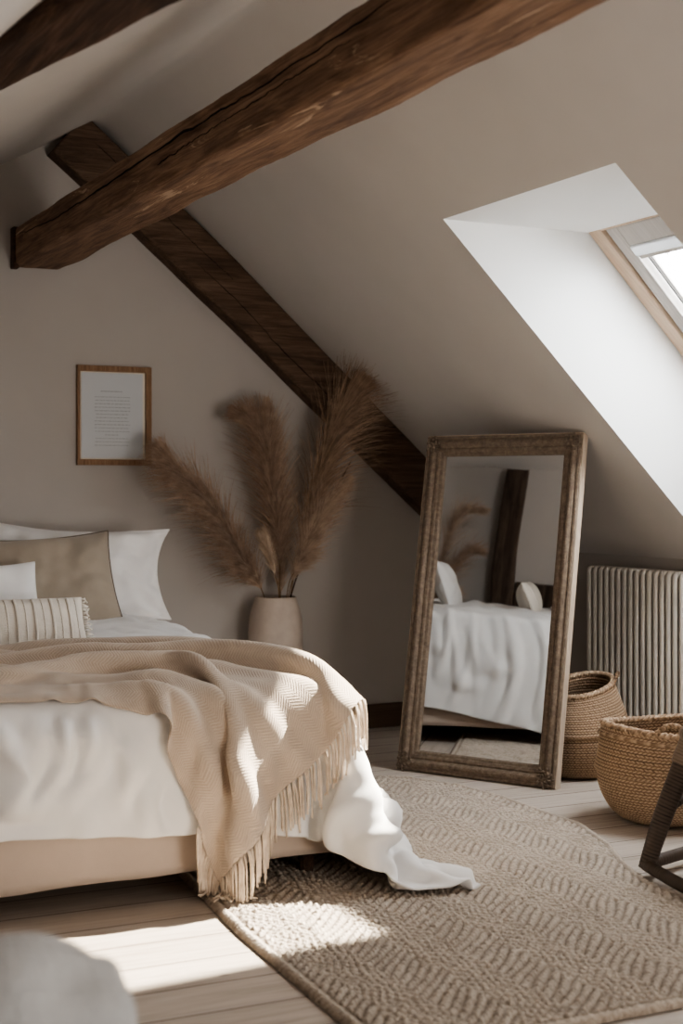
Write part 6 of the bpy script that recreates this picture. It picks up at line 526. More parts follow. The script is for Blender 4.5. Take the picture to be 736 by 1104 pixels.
m.bump(m.math('ADD', m.math('MULTIPLY', tw, .5), fz), .35, .004)
m.b.inputs['Sheen Weight'].default_value = .35
M['throw'] = m.m
m = Mat('wool_fringe', .95); m.color(m.ramp(m.noise(m.coords(), 30, 3), [(.3, (.52, .42, .33)), (.7, (.74, .64, .53))])); M['fringe'] = m.m

# pampas
for nm, a, b in (('plume_brown', (.25, .165, .115), (.53, .385, .28)), ('plume_tan', (.36, .255, .185), (.64, .495, .375)), ('plume_dark', (.21, .135, .09), (.47, .33, .225)), ('plume_pale', (.45, .33, .235), (.66, .52, .39))):
    m = Mat(nm, .9); m.color(m.ramp(m.noise(m.coords(), 22, 4), [(.3, a), (.7, b)])); m.b.inputs['Sheen Weight'].default_value = .3
    M[nm] = m.m
M['stem'] = Mat('dry_stem', .8, 0, (.22, .14, .075)).m

# basket weave
for nm, a, b in (('seagrass', (.25, .165, .105), (.58, .43, .30)), ('seagrass_dark', (.15, .10, .065), (.38, .27, .18))):
    m = Mat(nm, .85)
    at = m.n('ShaderNodeAttribute'); at.attribute_name = 'braid'
    f2 = m.noise(m.coords((90, 90, 90)), 1, 3)
    h = m.math('ADD', m.math('MULTIPLY', at.outputs['Fac'], .8), m.math('MULTIPLY', f2, .35))
    m.color(m.ramp(h, [(.2, tuple(c * .4 for c in a)), (.55, a), (.95, b)]))
    m.bump(f2, .3, .004)
    M[nm] = m.m
M['basket_in'] = Mat('basket_shadow', .9, 0, (.09, .055, .035)).m

# rattan chair wrap
m = Mat('dark_wrapped_rattan', .55)
at = m.n('ShaderNodeAttribute'); at.attribute_name = 'braid'
m.color(m.ramp(m.math('ADD', at.outputs['Fac'], m.math('MULTIPLY', m.noise(m.coords(), 30, 3), .25)), [(.1, (.009, .006, .005)), (.6, (.034, .024, .018)), (1.0, (.085, .062, .048))]))
M['rattan'] = m.m
m = Mat('pale_cane_binding', .6)
at = m.n('ShaderNodeAttribute'); at.attribute_name = 'braid'
m.color(m.ramp(at.outputs['Fac'], [(.1, (.07, .05, .037)), (.8, (.22, .165, .125))]))
M['cane'] = m.m


# ------------------------------------------------------------------ mesh helpers
class MB:
    def __init__(self):
        self.v = []; self.f = []; self.a = None

    def add(self, v, f):
        o = len(self.v)
        self.v += [tuple(p) for p in v]
        self.f += [tuple(i + o for i in q) for q in f]
        if self.a is not None:
            self.a += [0.0] * len(v)

    def box(self, x0, x1, y0, y1, z0, z1, mat=None):
        p = [Vector((x, y, z)) for x in (x0, x1) for y in (y0, y1) for z in (z0, z1)]
        if mat is not None:
            p = [mat @ q for q in p]
        self.add(p, [(0, 1, 3, 2), (4, 6, 7, 5), (0, 4, 5, 1), (2, 3, 7, 6), (0, 2, 6, 4), (1, 5, 7, 3)])

    def tube(self, pts, rad, seg=8, caps=True, wrap=None):
        pts = [Vector(p) for p in pts]
        n = len(pts)
        if not isinstance(rad, (list, tuple)):
            rad = [rad] * n
        vs = []; fs = []
        t0 = (pts[1] - pts[0]).normalized()
        u = t0.orthogonal().normalized()
        for i, p in enumerate(pts):
            t = (pts[min(i + 1, n - 1)] - pts[max(i - 1, 0)])
            t = t.normalized() if t.length > 1e-9 else t0
            u = (u - t * u.dot(t)).normalized()
            w = t.cross(u)
            for k in range(seg):
                a = 2 * PI * k / seg
                vs.append(p + (u * math.cos(a) + w * math.sin(a)) * rad[i])
        for i in range(n - 1):
            for k in range(seg):
                a, b = i * seg + k, i * seg + (k + 1) % seg
                fs.append((a, b, b + seg, a + seg))
        if caps:
            fs.append(tuple(range(seg - 1, -1, -1)))
            fs.append(tuple((n - 1) * seg + k for k in range(seg)))
        self.add(vs, fs)

    def grid(self, P, close_u=False, close_v=False):
        nj, ni = len(P), len(P[0])
        vs = [p for r in P for p in r]
        fs = []
        for j in range(nj if close_v else nj - 1):
            for i in range(ni if close_u else ni - 1):
                fs.append((j * ni + i, j * ni + (i + 1) % ni, ((j + 1) % nj) * ni + (i + 1) % ni, ((j + 1) % nj) * ni + i))
        self.add(vs, fs)

    def build(self, name, mat, parent=None, smooth=False, bevel=0, seg=2, loc=None, sub=0, merge=False, attr=None):
        me = bpy.data.meshes.new(name)
        me.from_pydata(self.v, [], self.f)
        if merge:
            bm = bmesh.new(); bm.from_mesh(me); bmesh.ops.remove_doubles(bm, verts=bm.verts, dist=1e-5)
            bmesh.ops.recalc_face_normals(bm, faces=bm.faces); bm.to_mesh(me); bm.free()
        if smooth:
            me.shade_smooth()
        if attr is not None:
            at = me.attributes.new('braid', 'FLOAT', 'POINT'); at.data.foreach_set('value', np.asarray(attr, dtype=np.float32))
        me.materials.append(mat)
        return link(name, me, parent, loc, bevel, seg, sub)


def link(name, me, parent=None, loc=None, bevel=0, seg=2, sub=0):
    o = bpy.data.objects.new(name, me)
    C.objects.link(o)
    if loc is not None:
        o.location = loc
    if parent is not None:
        o.parent = parent
    if bevel:
        b = o.modifiers.new('bevel', 'BEVEL'); b.width = bevel; b.segments = seg; b.limit_method = 'ANGLE'; b.angle_limit = .6
    if sub:
        s = o.modifiers.new('subsurf', 'SUBSURF'); s.levels = sub; s.render_levels = sub
    return o


def tag(o, label=None, cat=None, group=None, kind=None):
    if label: o['label'] = label
    if cat: o['category'] = cat
    if group: o['group'] = group
    if kind: o['kind'] = kind
    return o


def thing(name, label, cat, loc=(0, 0, 0), group=None, rz=0):
    o = bpy.data.objects.new(name, None)
    C.objects.link(o)
    o.empty_display_size = .1
    o.location = loc; o.rotation_euler = (0, 0, rz)
    return tag(o, label, cat, group)


def struct(o):
    o['kind'] = 'structure'
    return o


def catmull(pts, n):
    pts = [Vector(p) for p in pts]
    m = len(pts) - 1
    out = []
    for k in range(n + 1):
        s = min(k / n * m, m - 1e-6); i = int(s); u = s - i
        P = lambda q: pts[min(max(q, 0), m)]
        a, b, c, d = P(i - 1), P(i), P(i + 1), P(i + 2)
        out.append(.5 * ((2 * b) + (c - a) * u + (2 * a - 5 * b + 4 * c - d) * u * u + (3 * b - a - 3 * c + d) * u ** 3))
    return out


# ================================================================== SETTING
T = .12
# floor
b = MB(); b.box(LX - .1, KX + .1, BY - .1, GY + .1, -.1, 0)
struct(b.build('floor', M['floor']))

# gable wall: pentagon extruded outward
prof = [(LX - .1, 0), (KX + .1, 0), (KX + .1, KZ - .05), (RX, RZ + .06), (LX - .1, LZ + .02)]
def gable(y0, y1, name):
    b = MB()
    n = len(prof)
    b.add([(x, y0, z) for x, z in prof] + [(x, y1, z) for x, z in prof],
          [tuple(range(n)), tuple(range(2 * n - 1, n - 1, -1))] + [(i, (i + 1) % n, n + (i + 1) % n, n + i) for i in range(n)])
    return struct(b.build(name, M['wall'], merge=True))
gable(GY, GY + T, 'wall_back')
gable(BY - T, BY, 'wall_rear')
b = MB(); b.box(KX, KX + T, BY, GY, 0, KZ); struct(b.build('wall_right', M['wall']))
b = MB(); b.box(LX - T, LX, BY, GY, 0, LZ); struct(b.build('wall_left', M['wall']))

# right slope with the skylight opening, and a softly rounded ridge running into the left slope
SX0, SX1 = 3.085, 4.60                 # opening, top and bottom edge
SY0, SY1 = 4.13, 5.30                  # near and far edge
far_y = lambda x: SY1 + .115 * (x - SX0)
def RP(x, y, d=0): return (x, y, roof_z(x) + d)
rr = .05
arc = []
for k in range(13):                    # rounded ridge: quadratic blend between both slopes
    t = k / 12
    p0 = Vector((RX - rr, RZ - rr * LP)); p1 = Vector((RX, RZ)); p2 = Vector((RX + rr, RZ - rr * TP))
    q = p0 * (1 - t) ** 2 + p1 * 2 * t * (1 - t) + p2 * t * t
    arc.append((q.x, q.y))
xr0 = RX + rr
b = MB()
xs = [xr0, SX0, SX1, KX + .02]
def quad(a, c, d, e): b.add([a, c, d, e], [(0, 1, 2, 3)])
y0, y1 = BY - .05, GY + .05
quad(RP(xs[0], y0), RP(xs[0], y1), RP(xs[1], y1), RP(xs[1], y0))
quad(RP(xs[2], y0), RP(xs[2], y1), RP(xs[3], y1), RP(xs[3], y0))
quad(RP(xs[1], y0), RP(xs[1], SY0), RP(xs[2], SY0), RP(xs[2], y0))
quad(RP(xs[1], SY1), RP(xs[1], y1), RP(xs[2], y1), RP(xs[2], far_y(SX1)))
struct(b.build('ceiling', M['slope']))
b = MB()
b.grid([[(x, y0, z), (x, y1, z)] for x, z in arc])
quad((RX - rr, y0, RZ - rr * LP), (RX - rr, y1, RZ - rr * LP), (LX - .05, y1, LZ - .05 * LP), (LX - .05, y0, LZ - .05 * LP))
ce = struct(b.build('ceiling', M['slope'], smooth=True))

# skylight reveal (white lining of the opening)
WX0, WZ0 = 3.809, 2.456                # inner top edge of the window
def WPz(x): return WZ0 - (x - WX0) * TP
WX1 = SX1
b = MB()
quad((SX0, SY0, roof_z(SX0)), (SX0, SY1, roof_z(SX0)), (WX0 + .35, SY1, WZ0), (WX0 + .35, SY0, WZ0))     # level head lining
FY = far_y
FZ = lambda z: SY1 + (far_y(SX1) - SY1) / (roof_z(SX0) - roof_z(SX1)) * (roof_z(SX0) - z)
b.add([(SX0, SY1, roof_z(SX0)), (SX1, FY(SX1), roof_z(SX1)), (WX1 + .0, FZ(WPz(WX1)), WPz(WX1)), (WX0, SY1, WZ0), (WX0 + .35, SY1, WZ0 + .0), (WX1 + .0, FZ(WPz(WX1) + .4), WPz(WX1) + .4)],
      [(0, 1, 2, 3), (3, 2, 5, 4)])
b.add([(SX0, SY0, roof_z(SX0)), (SX1, SY0, roof_z(SX1)), (WX1, SY0, WPz(WX1)), (WX0, SY0, WZ0), (WX0 + .35, SY0, WZ0), (WX1, SY0, WPz(WX1) + .4)],
      [(3, 2, 1, 0), (4, 5, 2, 3)])
quad((SX1, SY0, roof_z(SX1)), (SX1, FY(SX1), roof_z(SX1)), (SX1, FY(SX1), WPz(SX1) + .4), (SX1, SY0, WPz(SX1) + .4))
struct(b.build('trim_1', M['reveal']))

# the roof window set in the opening, parallel to the slope
win = bpy.data.objects.new('window_1', None); C.objects.link(win); struct(win)
ang = math.radians(42)
WL = (WX1 - WX0) / math.cos(ang)
WY0, WY1 = SY0 + .005, 5.295
# local: u down the slope, v along y, w outward
WM = Matrix(((math.cos(ang), 0, math.sin(ang), WX0), (0, 1, 0, 0), (-math.sin(ang), 0, math.cos(ang), WZ0), (0, 0, 0, 1)))
sk = .115 * math.cos(ang)
def wbar(u0, u1, v0, v1, w0, w1, skew0=0, skew1=0):
    p = []
    for u in (u0, u1):
        for v, s in ((v0, skew0), (v1, skew1)):
            for w in (w0, w1):
                p.append(WM @ Vector((u, v + s * u, w)))
    bb = MB(); bb.add(p, [(0, 1, 3, 2), (4, 6, 7, 5), (0, 4, 5, 1), (2, 3, 7, 6), (0, 2, 6, 4), (1, 5, 7, 3)])
    return bb
def merge_mb(*ms):
    r = MB()
    for q in ms: r.add(q.v, q.f)
    return r
fw = .085
merge_mb(wbar(0, WL, WY0, WY0 + fw, 0.0, .10), wbar(0, WL, WY1 - fw, WY1, 0.0, .10, sk, sk),
         wbar(.0, .012, WY0 + fw, WY1 - fw, 0.0, .10, 0, sk), wbar(WL - .05, WL, WY0 + fw, WY1 - fw, 0.0, .10, 0, sk)).build('window_frame', M['pine'], win, bevel=.004)
g = .012
a0, a1, s0, s1 = WY0 + fw + g, WY1 - fw - g, .018, WL - .06
sashw = .075
sash = merge_mb(wbar(s0, s1, a0, a0 + sashw, .012, .085), wbar(s0, s1, a1 - sashw, a1, .012, .085, sk, sk),
         wbar(s0, s0 + .115, a0 + sashw, a1 - sashw, .012, .085, 0, sk), wbar(s1 - .08, s1, a0 + sashw, a1 - sashw, .012, .085, 0, sk)).build('sash', M['sash'], win, bevel=.004)
merge_mb(wbar(.05, WL - .05, WY1 - fw - g, WY1 - fw, .03, .06, sk, sk), wbar(.05, WL - .05, WY0 + fw, WY0 + fw + g, .03, .06),
         wbar(.012, .018, a0, a1, .03, .06, 0, sk)).build('gasket', M['gasket'], win)
wbar(s0 + .11, s1 - .075, a0 + .07, a1 - .07, .05, .055, 0, sk).build('pane', M['glass'], sash)
merge_mb(wbar(s0 + .092, s1 - .08, a1 - .10, a1 - .092, .04, .055, sk, sk), wbar(s0 + .092, s1 - .08, a0 + .092, a0 + .10, .04, .055)).build('glazing_bead', M['gasket'], sash)
bl = merge_mb(wbar(s0 + .105, s0 + .165, a0 + sashw, a1 - sashw, .0, .045, 0, sk)).build('blind_cassette', M['alu'], win, bevel=.012, seg=3)
merge_mb(wbar(s0 + .165, s0 + .185, a0 + sashw + .01, a1 - sashw - .01, .01, .03, 0, sk)).build('blind_bar', M['sash'], bl, bevel=.004)

# baseboards
b = MB(); b.box(2.6, KX, GY - .022, GY, 0, .135); struct(b.build('baseboard_back', M['bboard'], bevel=.004))
b = MB(); b.box(KX - .02, KX, BY, GY - .022, 0, .12); struct(b.build('baseboard_right', M['wall'], bevel=.004))

# ================================================================== BEAMS
def hewn(pts, w, h, up, n, seed, rough=.008, ws=None, cs=12):
    """rough squared timber along pts; section w (side) by h (up)"""
    P = catmull(pts, n)
    rows = []
    for i, p in enumerate(P):
        t = (P[min(i + 1, n)] - P[max(i - 1, 0)]).normalized()
        U = (Vector(up) - t * Vector(up).dot(t)).normalized(); S = t.cross(U)
        k = i / n
        ww = w * (1 + .04 * noise.noise((k * 5, seed, 0))); hh = h * (1 + .05 * noise.noise((k * 6, seed, 5)))
        row = []
        per = []
        for s in range(cs): per.append((-1 + 2 * s / cs, -1))
        for s in range(cs): per.append((1, -1 + 2 * s / cs))
        for s in range(cs): per.append((1 - 2 * s / cs, 1))
        for s in range(cs): per.append((-1, 1 - 2 * s / cs))
        for (a, c) in per:
            r = .94 if (abs(a) > .98 and abs(c) > .98) else 1
            q = p + S * (a * ww / 2 * r) + U * (c * hh / 2 * r)
            d = noise.noise((q * 2.6) + Vector((seed, 0, 0))) * rough * 1.0 + noise.noise((q * 22) + Vector((0, seed, 0))) * rough * .22
            q = q + (S * a + U * c).normalized() * d
            row.append(q)
        rows.append(row)
    b = MB(); b.grid(rows, close_u=True)
    L = len(rows[0])
    b.f.append(tuple(range(L - 1, -1, -1))); b.f.append(tuple(n * L + k for k in range(L)))
    return b, P

def crack(pts, wid, dep_dir, seed, n=90):
    """a thin dark open split lying in the face"""
    P = catmull(pts, n); rows = []
    for i, p in enumerate(P):
        k = i / n
        wv = wid * (.35 + .9 * abs(noise.noise((k * 9, seed, 1)))) * min(1, k * 12, (1 - k) * 12 + .05)
        q = p + Vector((0, 0, .010 * noise.noise((k * 22, seed, 3)) + .006 * noise.noise((k * 60, seed, 8))))
        dd = Vector(dep_dir)
        rows.append([q + Vector((0, 0, wv)) + dd * .001, q + dd * .004, q - Vector((0, 0, wv)) + dd * .001])
    b = MB(); b.grid(rows); return b

PX0, PX1, PZ0, PZ1 = 1.812, 2.065, 2.458, 2.652
pc = ((PX0 + PX1) / 2, (PZ0 + PZ1) / 2)
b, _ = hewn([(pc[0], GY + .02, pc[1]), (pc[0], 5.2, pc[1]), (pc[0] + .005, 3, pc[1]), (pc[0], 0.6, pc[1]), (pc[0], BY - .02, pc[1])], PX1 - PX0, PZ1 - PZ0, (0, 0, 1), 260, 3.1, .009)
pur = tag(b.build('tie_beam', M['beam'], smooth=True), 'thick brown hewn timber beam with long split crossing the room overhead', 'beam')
b = crack([(PX0 - .004, 7.25, 2.60), (PX0 - .005, 6.6, 2.57), (PX0 - .005, 5.9, 2.575), (PX0 - .006, 5.0, 2.59), (PX0 - .005, 4.2, 2.585), (PX0 - .005, 3.3, 2.60)], .0075, (-1, 0, 0), 2.0)
b.build('split', M['crack'], pur)
b = crack([(PX0 - .004, 5.2, 2.535), (PX0 - .005, 4.7, 2.545), (PX0 - .005, 4.2, 2.55), (PX0 - .004, 3.6, 2.56)], .004, (-1, 0, 0), 9.0)
b.build('split', M['crack'], pur)
# dark timber pad at the wall end
b = MB(); b.box(PX0 - .012, PX0 + .02, GY - .06, GY, PZ0 - .012, PZ1 + .0); b.build('wall_plate', M['corner_beam'], pur, bevel=.004)

# rafter lying against the gable wall
ra = math.radians(41.0)
rw = .255
def rl(s): # centre line, s along slope from the ridge
    return Vector((2.10 + s * math.cos(ra), GY - .055, 3.14 - s * math.sin(ra)))
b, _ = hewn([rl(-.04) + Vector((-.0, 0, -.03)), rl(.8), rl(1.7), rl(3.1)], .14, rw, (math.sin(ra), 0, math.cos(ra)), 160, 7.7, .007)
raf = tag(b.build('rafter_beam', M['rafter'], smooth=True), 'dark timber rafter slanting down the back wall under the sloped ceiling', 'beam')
for (s0_, s1_, off, sd) in ((.1, 1.1, .03, 1), (.9, 2.2, -.04, 5)):
    pts = [rl(s0_ + (s1_ - s0_) * k / 4) + Vector((math.sin(ra), 0, math.cos(ra))) * (off + .01 * math.sin(k * 2)) + Vector((0, -.073, 0)) for k in range(5)]
    crack(pts, .004, (0, -1, 0), sd).build('split', M['crack'], raf)

# beam in the dark top corner, under the left slope
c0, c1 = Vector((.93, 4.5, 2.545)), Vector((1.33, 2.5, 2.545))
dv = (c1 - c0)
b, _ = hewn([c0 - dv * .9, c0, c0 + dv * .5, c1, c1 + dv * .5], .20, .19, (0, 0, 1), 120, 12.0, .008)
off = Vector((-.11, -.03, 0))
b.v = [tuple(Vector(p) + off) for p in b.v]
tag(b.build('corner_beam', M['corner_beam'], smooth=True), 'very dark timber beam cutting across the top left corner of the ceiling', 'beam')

# old post and rail on the left wall, seen in the mirror
b, _ = hewn([(-.27, 5.98, 0), (-.26, 5.97, .5), (-.29, 6.00, 1.1), (-.26, 5.98, 1.74)], .17, .17, (0, 1, 0), 60, 21.0, .012)
tag(b.build('timber_post', M['post'], smooth=True), 'dark weathered upright timber post reflected in the standing mirror', 'post')
b, _ = hewn([(-.29, 5.90, .80), (-.29, 5.3, .78), (-.29, 4.2, .76)], .15, .21, (0, 0, 1), 50, 25.0, .010)
tag(b.build('timber_rail', M['post'], smooth=True), 'short dark timber rail joining the post reflected in the mirror', 'beam')

# ================================================================== RUG
def xr(y):
    ys = [2.9, 3.03, 3.5, 4.0, 4.25, 4.5, 4.82, 5.1, 5.4, 5.7, 5.95, 6.10]
    xv = [2.95, 3.08, 3.12, 3.14, 3.23, 3.35, 3.45, 3.45, 3.46, 3.42, 3.30, 3.10]
    return float(np.interp(y, ys, xv))
def xl(y): return float(np.interp(y, [3.0, 3.4, 4.1, 4.9, 6.1], [1.62, 1.635, 1.68, 1.765, 1.80]))
ni, nj = 330, 560
ysv = np.linspace(3.02, 6.06, nj)
xlv = np.array([xl(y) for y in ysv]); xrv = np.array([xr(y) for y in ysv])
u = np.linspace(0, 1, ni)
Xg = xlv[:, None] + (xrv - xlv)[:, None] * u[None, :]
Yg = np.repeat(ysv[:, None], ni, 1)
wob = .012 * np.sin(Yg * 31 + 1.7 * np.sin(Yg * 9))
Xw, Yw = Xg + .006 * np.sin(Yg * 23), Yg + .008 * np.sin(Xg * 17)
bw = .145                                   # herringbone columns of slanted braids
kx = Xw / bw; kc = np.floor(kx); fx = kx - kc; par = np.where(kc % 2 == 0, 1.0, -1.0)
sl = math.tan(math.radians(47))
pitch = .043                                # spacing of the braids up the column
tc = (Yw + par * (fx - .5) * bw * sl) / pitch
kr = np.floor(tc); fr_ = tc - kr
sc_ = (fx * bw / math.cos(math.radians(47)) + .011 * (kr % 2)) / .024 + .25 * np.sin(kr * 7.3 + kc)
ks = np.floor(sc_); fs_ = sc_ - ks
rnd_ = np.sin(kr * 127.1 + ks * 311.7 + kc * 74.7) * 43758.5; rnd_ -= np.floor(rnd_)
# each braid is two plies slanting against each other
ply = np.abs(fr_ - .5)
fs2 = fs_ + ply * .9; fs2 = fs2 - np.floor(fs2)
hh = (np.sin(PI * fr_) ** .55) * (.22 + .78 * np.sin(PI * fs2) ** .6) * (.74 + .36 * rnd_)
edge = np.minimum(np.minimum((Xg - xlv[:, None]), (xrv[:, None] - Xg)), np.minimum(Yg - ysv[0], ysv[-1] - Yg))
roll = np.clip(edge / .035, 0, 1)
# plaited border along the rim
bord = np.clip(1 - np.abs(edge - .02) / .022, 0, 1)
along = (Xg + Yg) / .03; bh = (.6 + .4 * np.abs(np.sin(PI * along)))
hh = np.where(bord > 0, np.maximum(hh * .4, bord * bh), hh)
Z = .007 + .004 * roll + .014 * hh * np.clip(edge / .01, .12, 1)
Z[0, :] = Z[-1, :] = .002; Z[:, 0] = Z[:, -1] = .002
nz = .002 * np.sin(Xg * 7 + 1) * np.sin(Yg * 6)
rng_ = np.random.default_rng(4)
J = rng_.normal(0, 1, Z.shape); J = (J + np.roll(J, 1, 0) + np.roll(J, 1, 1)) / 1.7
Z += nz + .002 + .0011 * J * np.clip(edge / .02, 0, 1)
hh = hh + .10 * J
co = np.stack([Xg, Yg, Z], -1).reshape(-1, 3)
idx = np.arange(ni * nj).reshape(nj, ni)
fq = np.stack([idx[:-1, :-1], idx[:-1, 1:], idx[1:, 1:], idx[1:, :-1]], -1).reshape(-1, 4)
def np_mesh(name, co, fq, attr=None, smooth=True):
    me = bpy.data.meshes.new(name)
    me.vertices.add(len(co)); me.vertices.foreach_set('co', co.astype(np.float32).ravel())
    me.loops.add(fq.size); me.loops.foreach_set('vertex_index', fq.astype(np.int32).ravel())
    me.polygons.add(len(fq)); me.polygons.foreach_set('loop_start', np.arange(0, fq.size, 4, dtype=np.int32))
    me.update(calc_edges=True)
    if smooth: me.shade_smooth()
    if attr is not None:
        at = me.attributes.new('braid', 'FLOAT', 'POINT'); at.data.foreach_set('value', attr.astype(np.float32).ravel())
    return me
me = np_mesh('jute_rug', co, fq, np.clip(hh, 0, 1)); me.materials.append(M['jute'])
tag(link('jute_rug', me), 'large chunky braided jute rug lying on the plank floor beside the bed', 'rug')

# ================================================================== BED
BX0, BX1, BY0, BY1 = .35, 2.28, 4.55, 7.22
bed = thing('bed', 'low double bed with beige linen valance under the white duvet', 'bed', ((BX0 + BX1) / 2, (BY0 + BY1) / 2, 0))
def L(o): return -Vector(o.location)
def shift(b, o):
    d = Vector(o.location); b.v = [tuple(Vector(p) - d) for p in b.v]; return b
b = MB(); b.box(BX0 + .03, BX1 - .03, BY0 + .03, BY1, .12, .36); shift(b, bed).build('bed_base', M['skirt'], bed, bevel=.02)
# mattress (domed towards the head)
rows = []
b = MB()
R = .09
nx_, ny_ = 24, 30
bm = bmesh.new(); bmesh.ops.create_cube(bm, size=1)
bmesh.ops.subdivide_edges(bm, edges=list(bm.edges), cuts=13, use_grid_fill=True)
for v in bm.verts:
    q = Vector((BX0 + .012 + (BX1 - BX0 - .024) * (v.co.x + .5), BY0 + .012 + (BY1 - BY0 - .012) * (v.co.y + .5), .362 + .286 * (v.co.z + .5)))
    t = min(1, max(0, (q.y - BY0) / 2.0)); t = t * t * (3 - 2 * t)
    top = .648 + .06 * t
    if q.z > .5: q.z += .06 * t * (q.z - .5) / .148
    c = Vector((min(max(q.x, BX0 + R), BX1 - R), min(max(q.y, BY0 + R), BY1 - R), min(max(q.z, .42), top - R)))
    d = q - c
    if d.length > R: q = c + d * (R / d.length)
    v.co = q - Vector(bed.location)
me = bpy.data.meshes.new('mattress'); bm.to_mesh(me); bm.free(); me.shade_smooth(); me.materials.append(M['white_linen'])
link('mattress', me, bed)
for (x, y) in ((BX0 + .1, BY0 + .1), (BX1 - .12, BY0 + .1), (BX0 + .1, BY1 - .15), (BX1 - .12, BY1 - .15)):
    b = MB(); b.tube([(x, y, 0.0), (x, y, .125)], [.024, .032], 12); shift(b, bed).build('leg', M['corner_beam'], bed, smooth=False)
# valance: a linen skirt hanging round the base
path = [(BX1 + .0, BY1 - .02), (BX1 + .0, BY0 + .0), (BX0, BY0 + .0), (BX0, BY1 - .02)]
seg = []
for (a, c) in zip(path[:-1], path[1:]):
    n = int(math.dist(a, c) / .025)
    nrm = Vector((c[1] - a[1], -(c[0] - a[0]))).normalized() * -1
    for k in range(n): seg.append((a[0] + (c[0] - a[0]) * k / n, a[1] + (c[1] - a[1]) * k / n, nrm))
seg.append((*path[-1], nrm))
rows = []
tot = len(seg)
for j in range(13):
    t = j / 12
    row = []
    for i, (x, y, nm_) in enumerate(seg):
        w = .010 * noise.noise((i * .11, 2.2, t * .6)) + .012 * noise.noise((i * .035, 7.1, t))
        zb = .098 + .018 * noise.noise((i * .06, 4.0, 0)) - .018 * max(0, math.sin(i * .045 + 1))
        z = .42 + (zb - .42) * t
        o_ = nm_ * (-(.004 + t * .012 + w * (.2 + t)))
        row.append((x - o_.x * -1 if False else x + o_.x * -1 * -1, y + o_.y, z))
    rows.append(row)
b = MB(); b.grid(rows)
va = shift(b, bed).build('valance', M['skirt'], bed, smooth=True)
s_ = va.modifiers.new('solid', 'SOLIDIFY'); s_.thickness = .006; s_.offset = 0

# ------------------------------------------------------------------ draped textiles
def decode(D):
    nx, ny, q, vals = D
    return np.cumsum(np.cumsum(np.array(vals, dtype=np.int64).reshape(ny, nx, 3), 0), 1) * q

def cloth_obj(name, A, mat, th, sub=1, uvs=None):
    ny, nx = A.shape[:2]
    idx = np.arange(nx * ny).reshape(ny, nx)
    fq = np.stack([idx[:-1, :-1], idx[:-1, 1:], idx[1:, 1:], idx[1:, :-1]], -1).reshape(-1, 4)
    me = np_mesh(name, A.reshape(-1, 3), fq)
    if uvs is not None:
        uv = me.uv_layers.new(name='UVMap')
        iu = np.tile(np.linspace(0, uvs[0], nx), ny); iv = np.repeat(np.linspace(0, uvs[1], ny), nx)
        vi = fq.ravel(); uv.data.foreach_set('uv', np.stack([iu[vi], iv[vi]], -1).astype(np.float32).ravel())
    me.materials.append(mat)
    o = link(name, me)
    s = o.modifiers.new('solid', 'SOLIDIFY'); s.thickness = th; s.offset = 1
    ss = o.modifiers.new('subsurf', 'SUBSURF'); ss.levels = sub; ss.render_levels = sub
    return o, fq

def upsample(A, m):
    """Catmull-Rom refinement of a vertex grid, m times per cell, along both directions"""
    def one(A):
        n = A.shape[0]; t = np.linspace(0, n - 1, (n - 1) * m + 1); i = np.minimum(t.astype(int), n - 2); u = (t - i)[:, None, None]
        g = lambda k: A[np.clip(i + k, 0, n - 1)]
        a, b_, c, d = g(-1), g(0), g(1), g(2)
        return .5 * (2 * b_ + (c - a) * u + (2 * a - 5 * b_ + 4 * c - d) * u * u + (3 * b_ - a - 3 * c + d) * u ** 3)
    return one(one(A).transpose(1, 0, 2)).transpose(1, 0, 2)

def fold_field(A, folds, mask=None):
    """raise soft creases along the surface normal; folds: (a0,b0,a1,b1,width,height) on the unit sheet"""
    ny, nx = A.shape[:2]
    du = np.gradient(A, axis=1); dv_ = np.gradient(A, axis=0)
    N = np.cross(du, dv_); N /= (np.linalg.norm(N, axis=-1, keepdims=True) + 1e-9)
    a = np.linspace(0, 1, nx)[None, :] * 2.9; b_ = np.linspace(0, 1, ny)[:, None] * 2.9
    a = a + .035 * np.sin(b_ * 9 + 1) + .02 * np.sin(b_ * 21); b_ = b_ + .03 * np.sin(a * 8)
    D = np.zeros((ny, nx))
    for (a0, b0, a1, b1, wd, ht) in folds:
        p = np.array([a0, b0]) * 2.9; q = np.array([a1, b1]) * 2.9; L2 = ((q - p) ** 2).sum()
        t = ((a - p[0]) * (q[0] - p[0]) + (b_ - p[1]) * (q[1] - p[1])) / L2
        tt = np.clip(t, 0, 1)
        d2 = (a - p[0] - tt * (q[0] - p[0])) ** 2 + (b_ - p[1] - tt * (q[1] - p[1])) ** 2
        s2 = ((a - p[0]) * -(q[1] - p[1]) + (b_ - p[1]) * (q[0] - p[0])) / L2 ** .5
        g = np.exp(-d2 / wd ** 2) - .45 * np.exp(-(d2 - s2 ** 2 + (s2 - 1.35 * wd) ** 2) / (.8 * wd) ** 2)
        D += ht * g * (.35 + .65 * np.sin(PI * np.clip(tt * .9 + .05, 0, 1)))
    if mask is not None: D = D * mask
    return A + N * D[..., None]

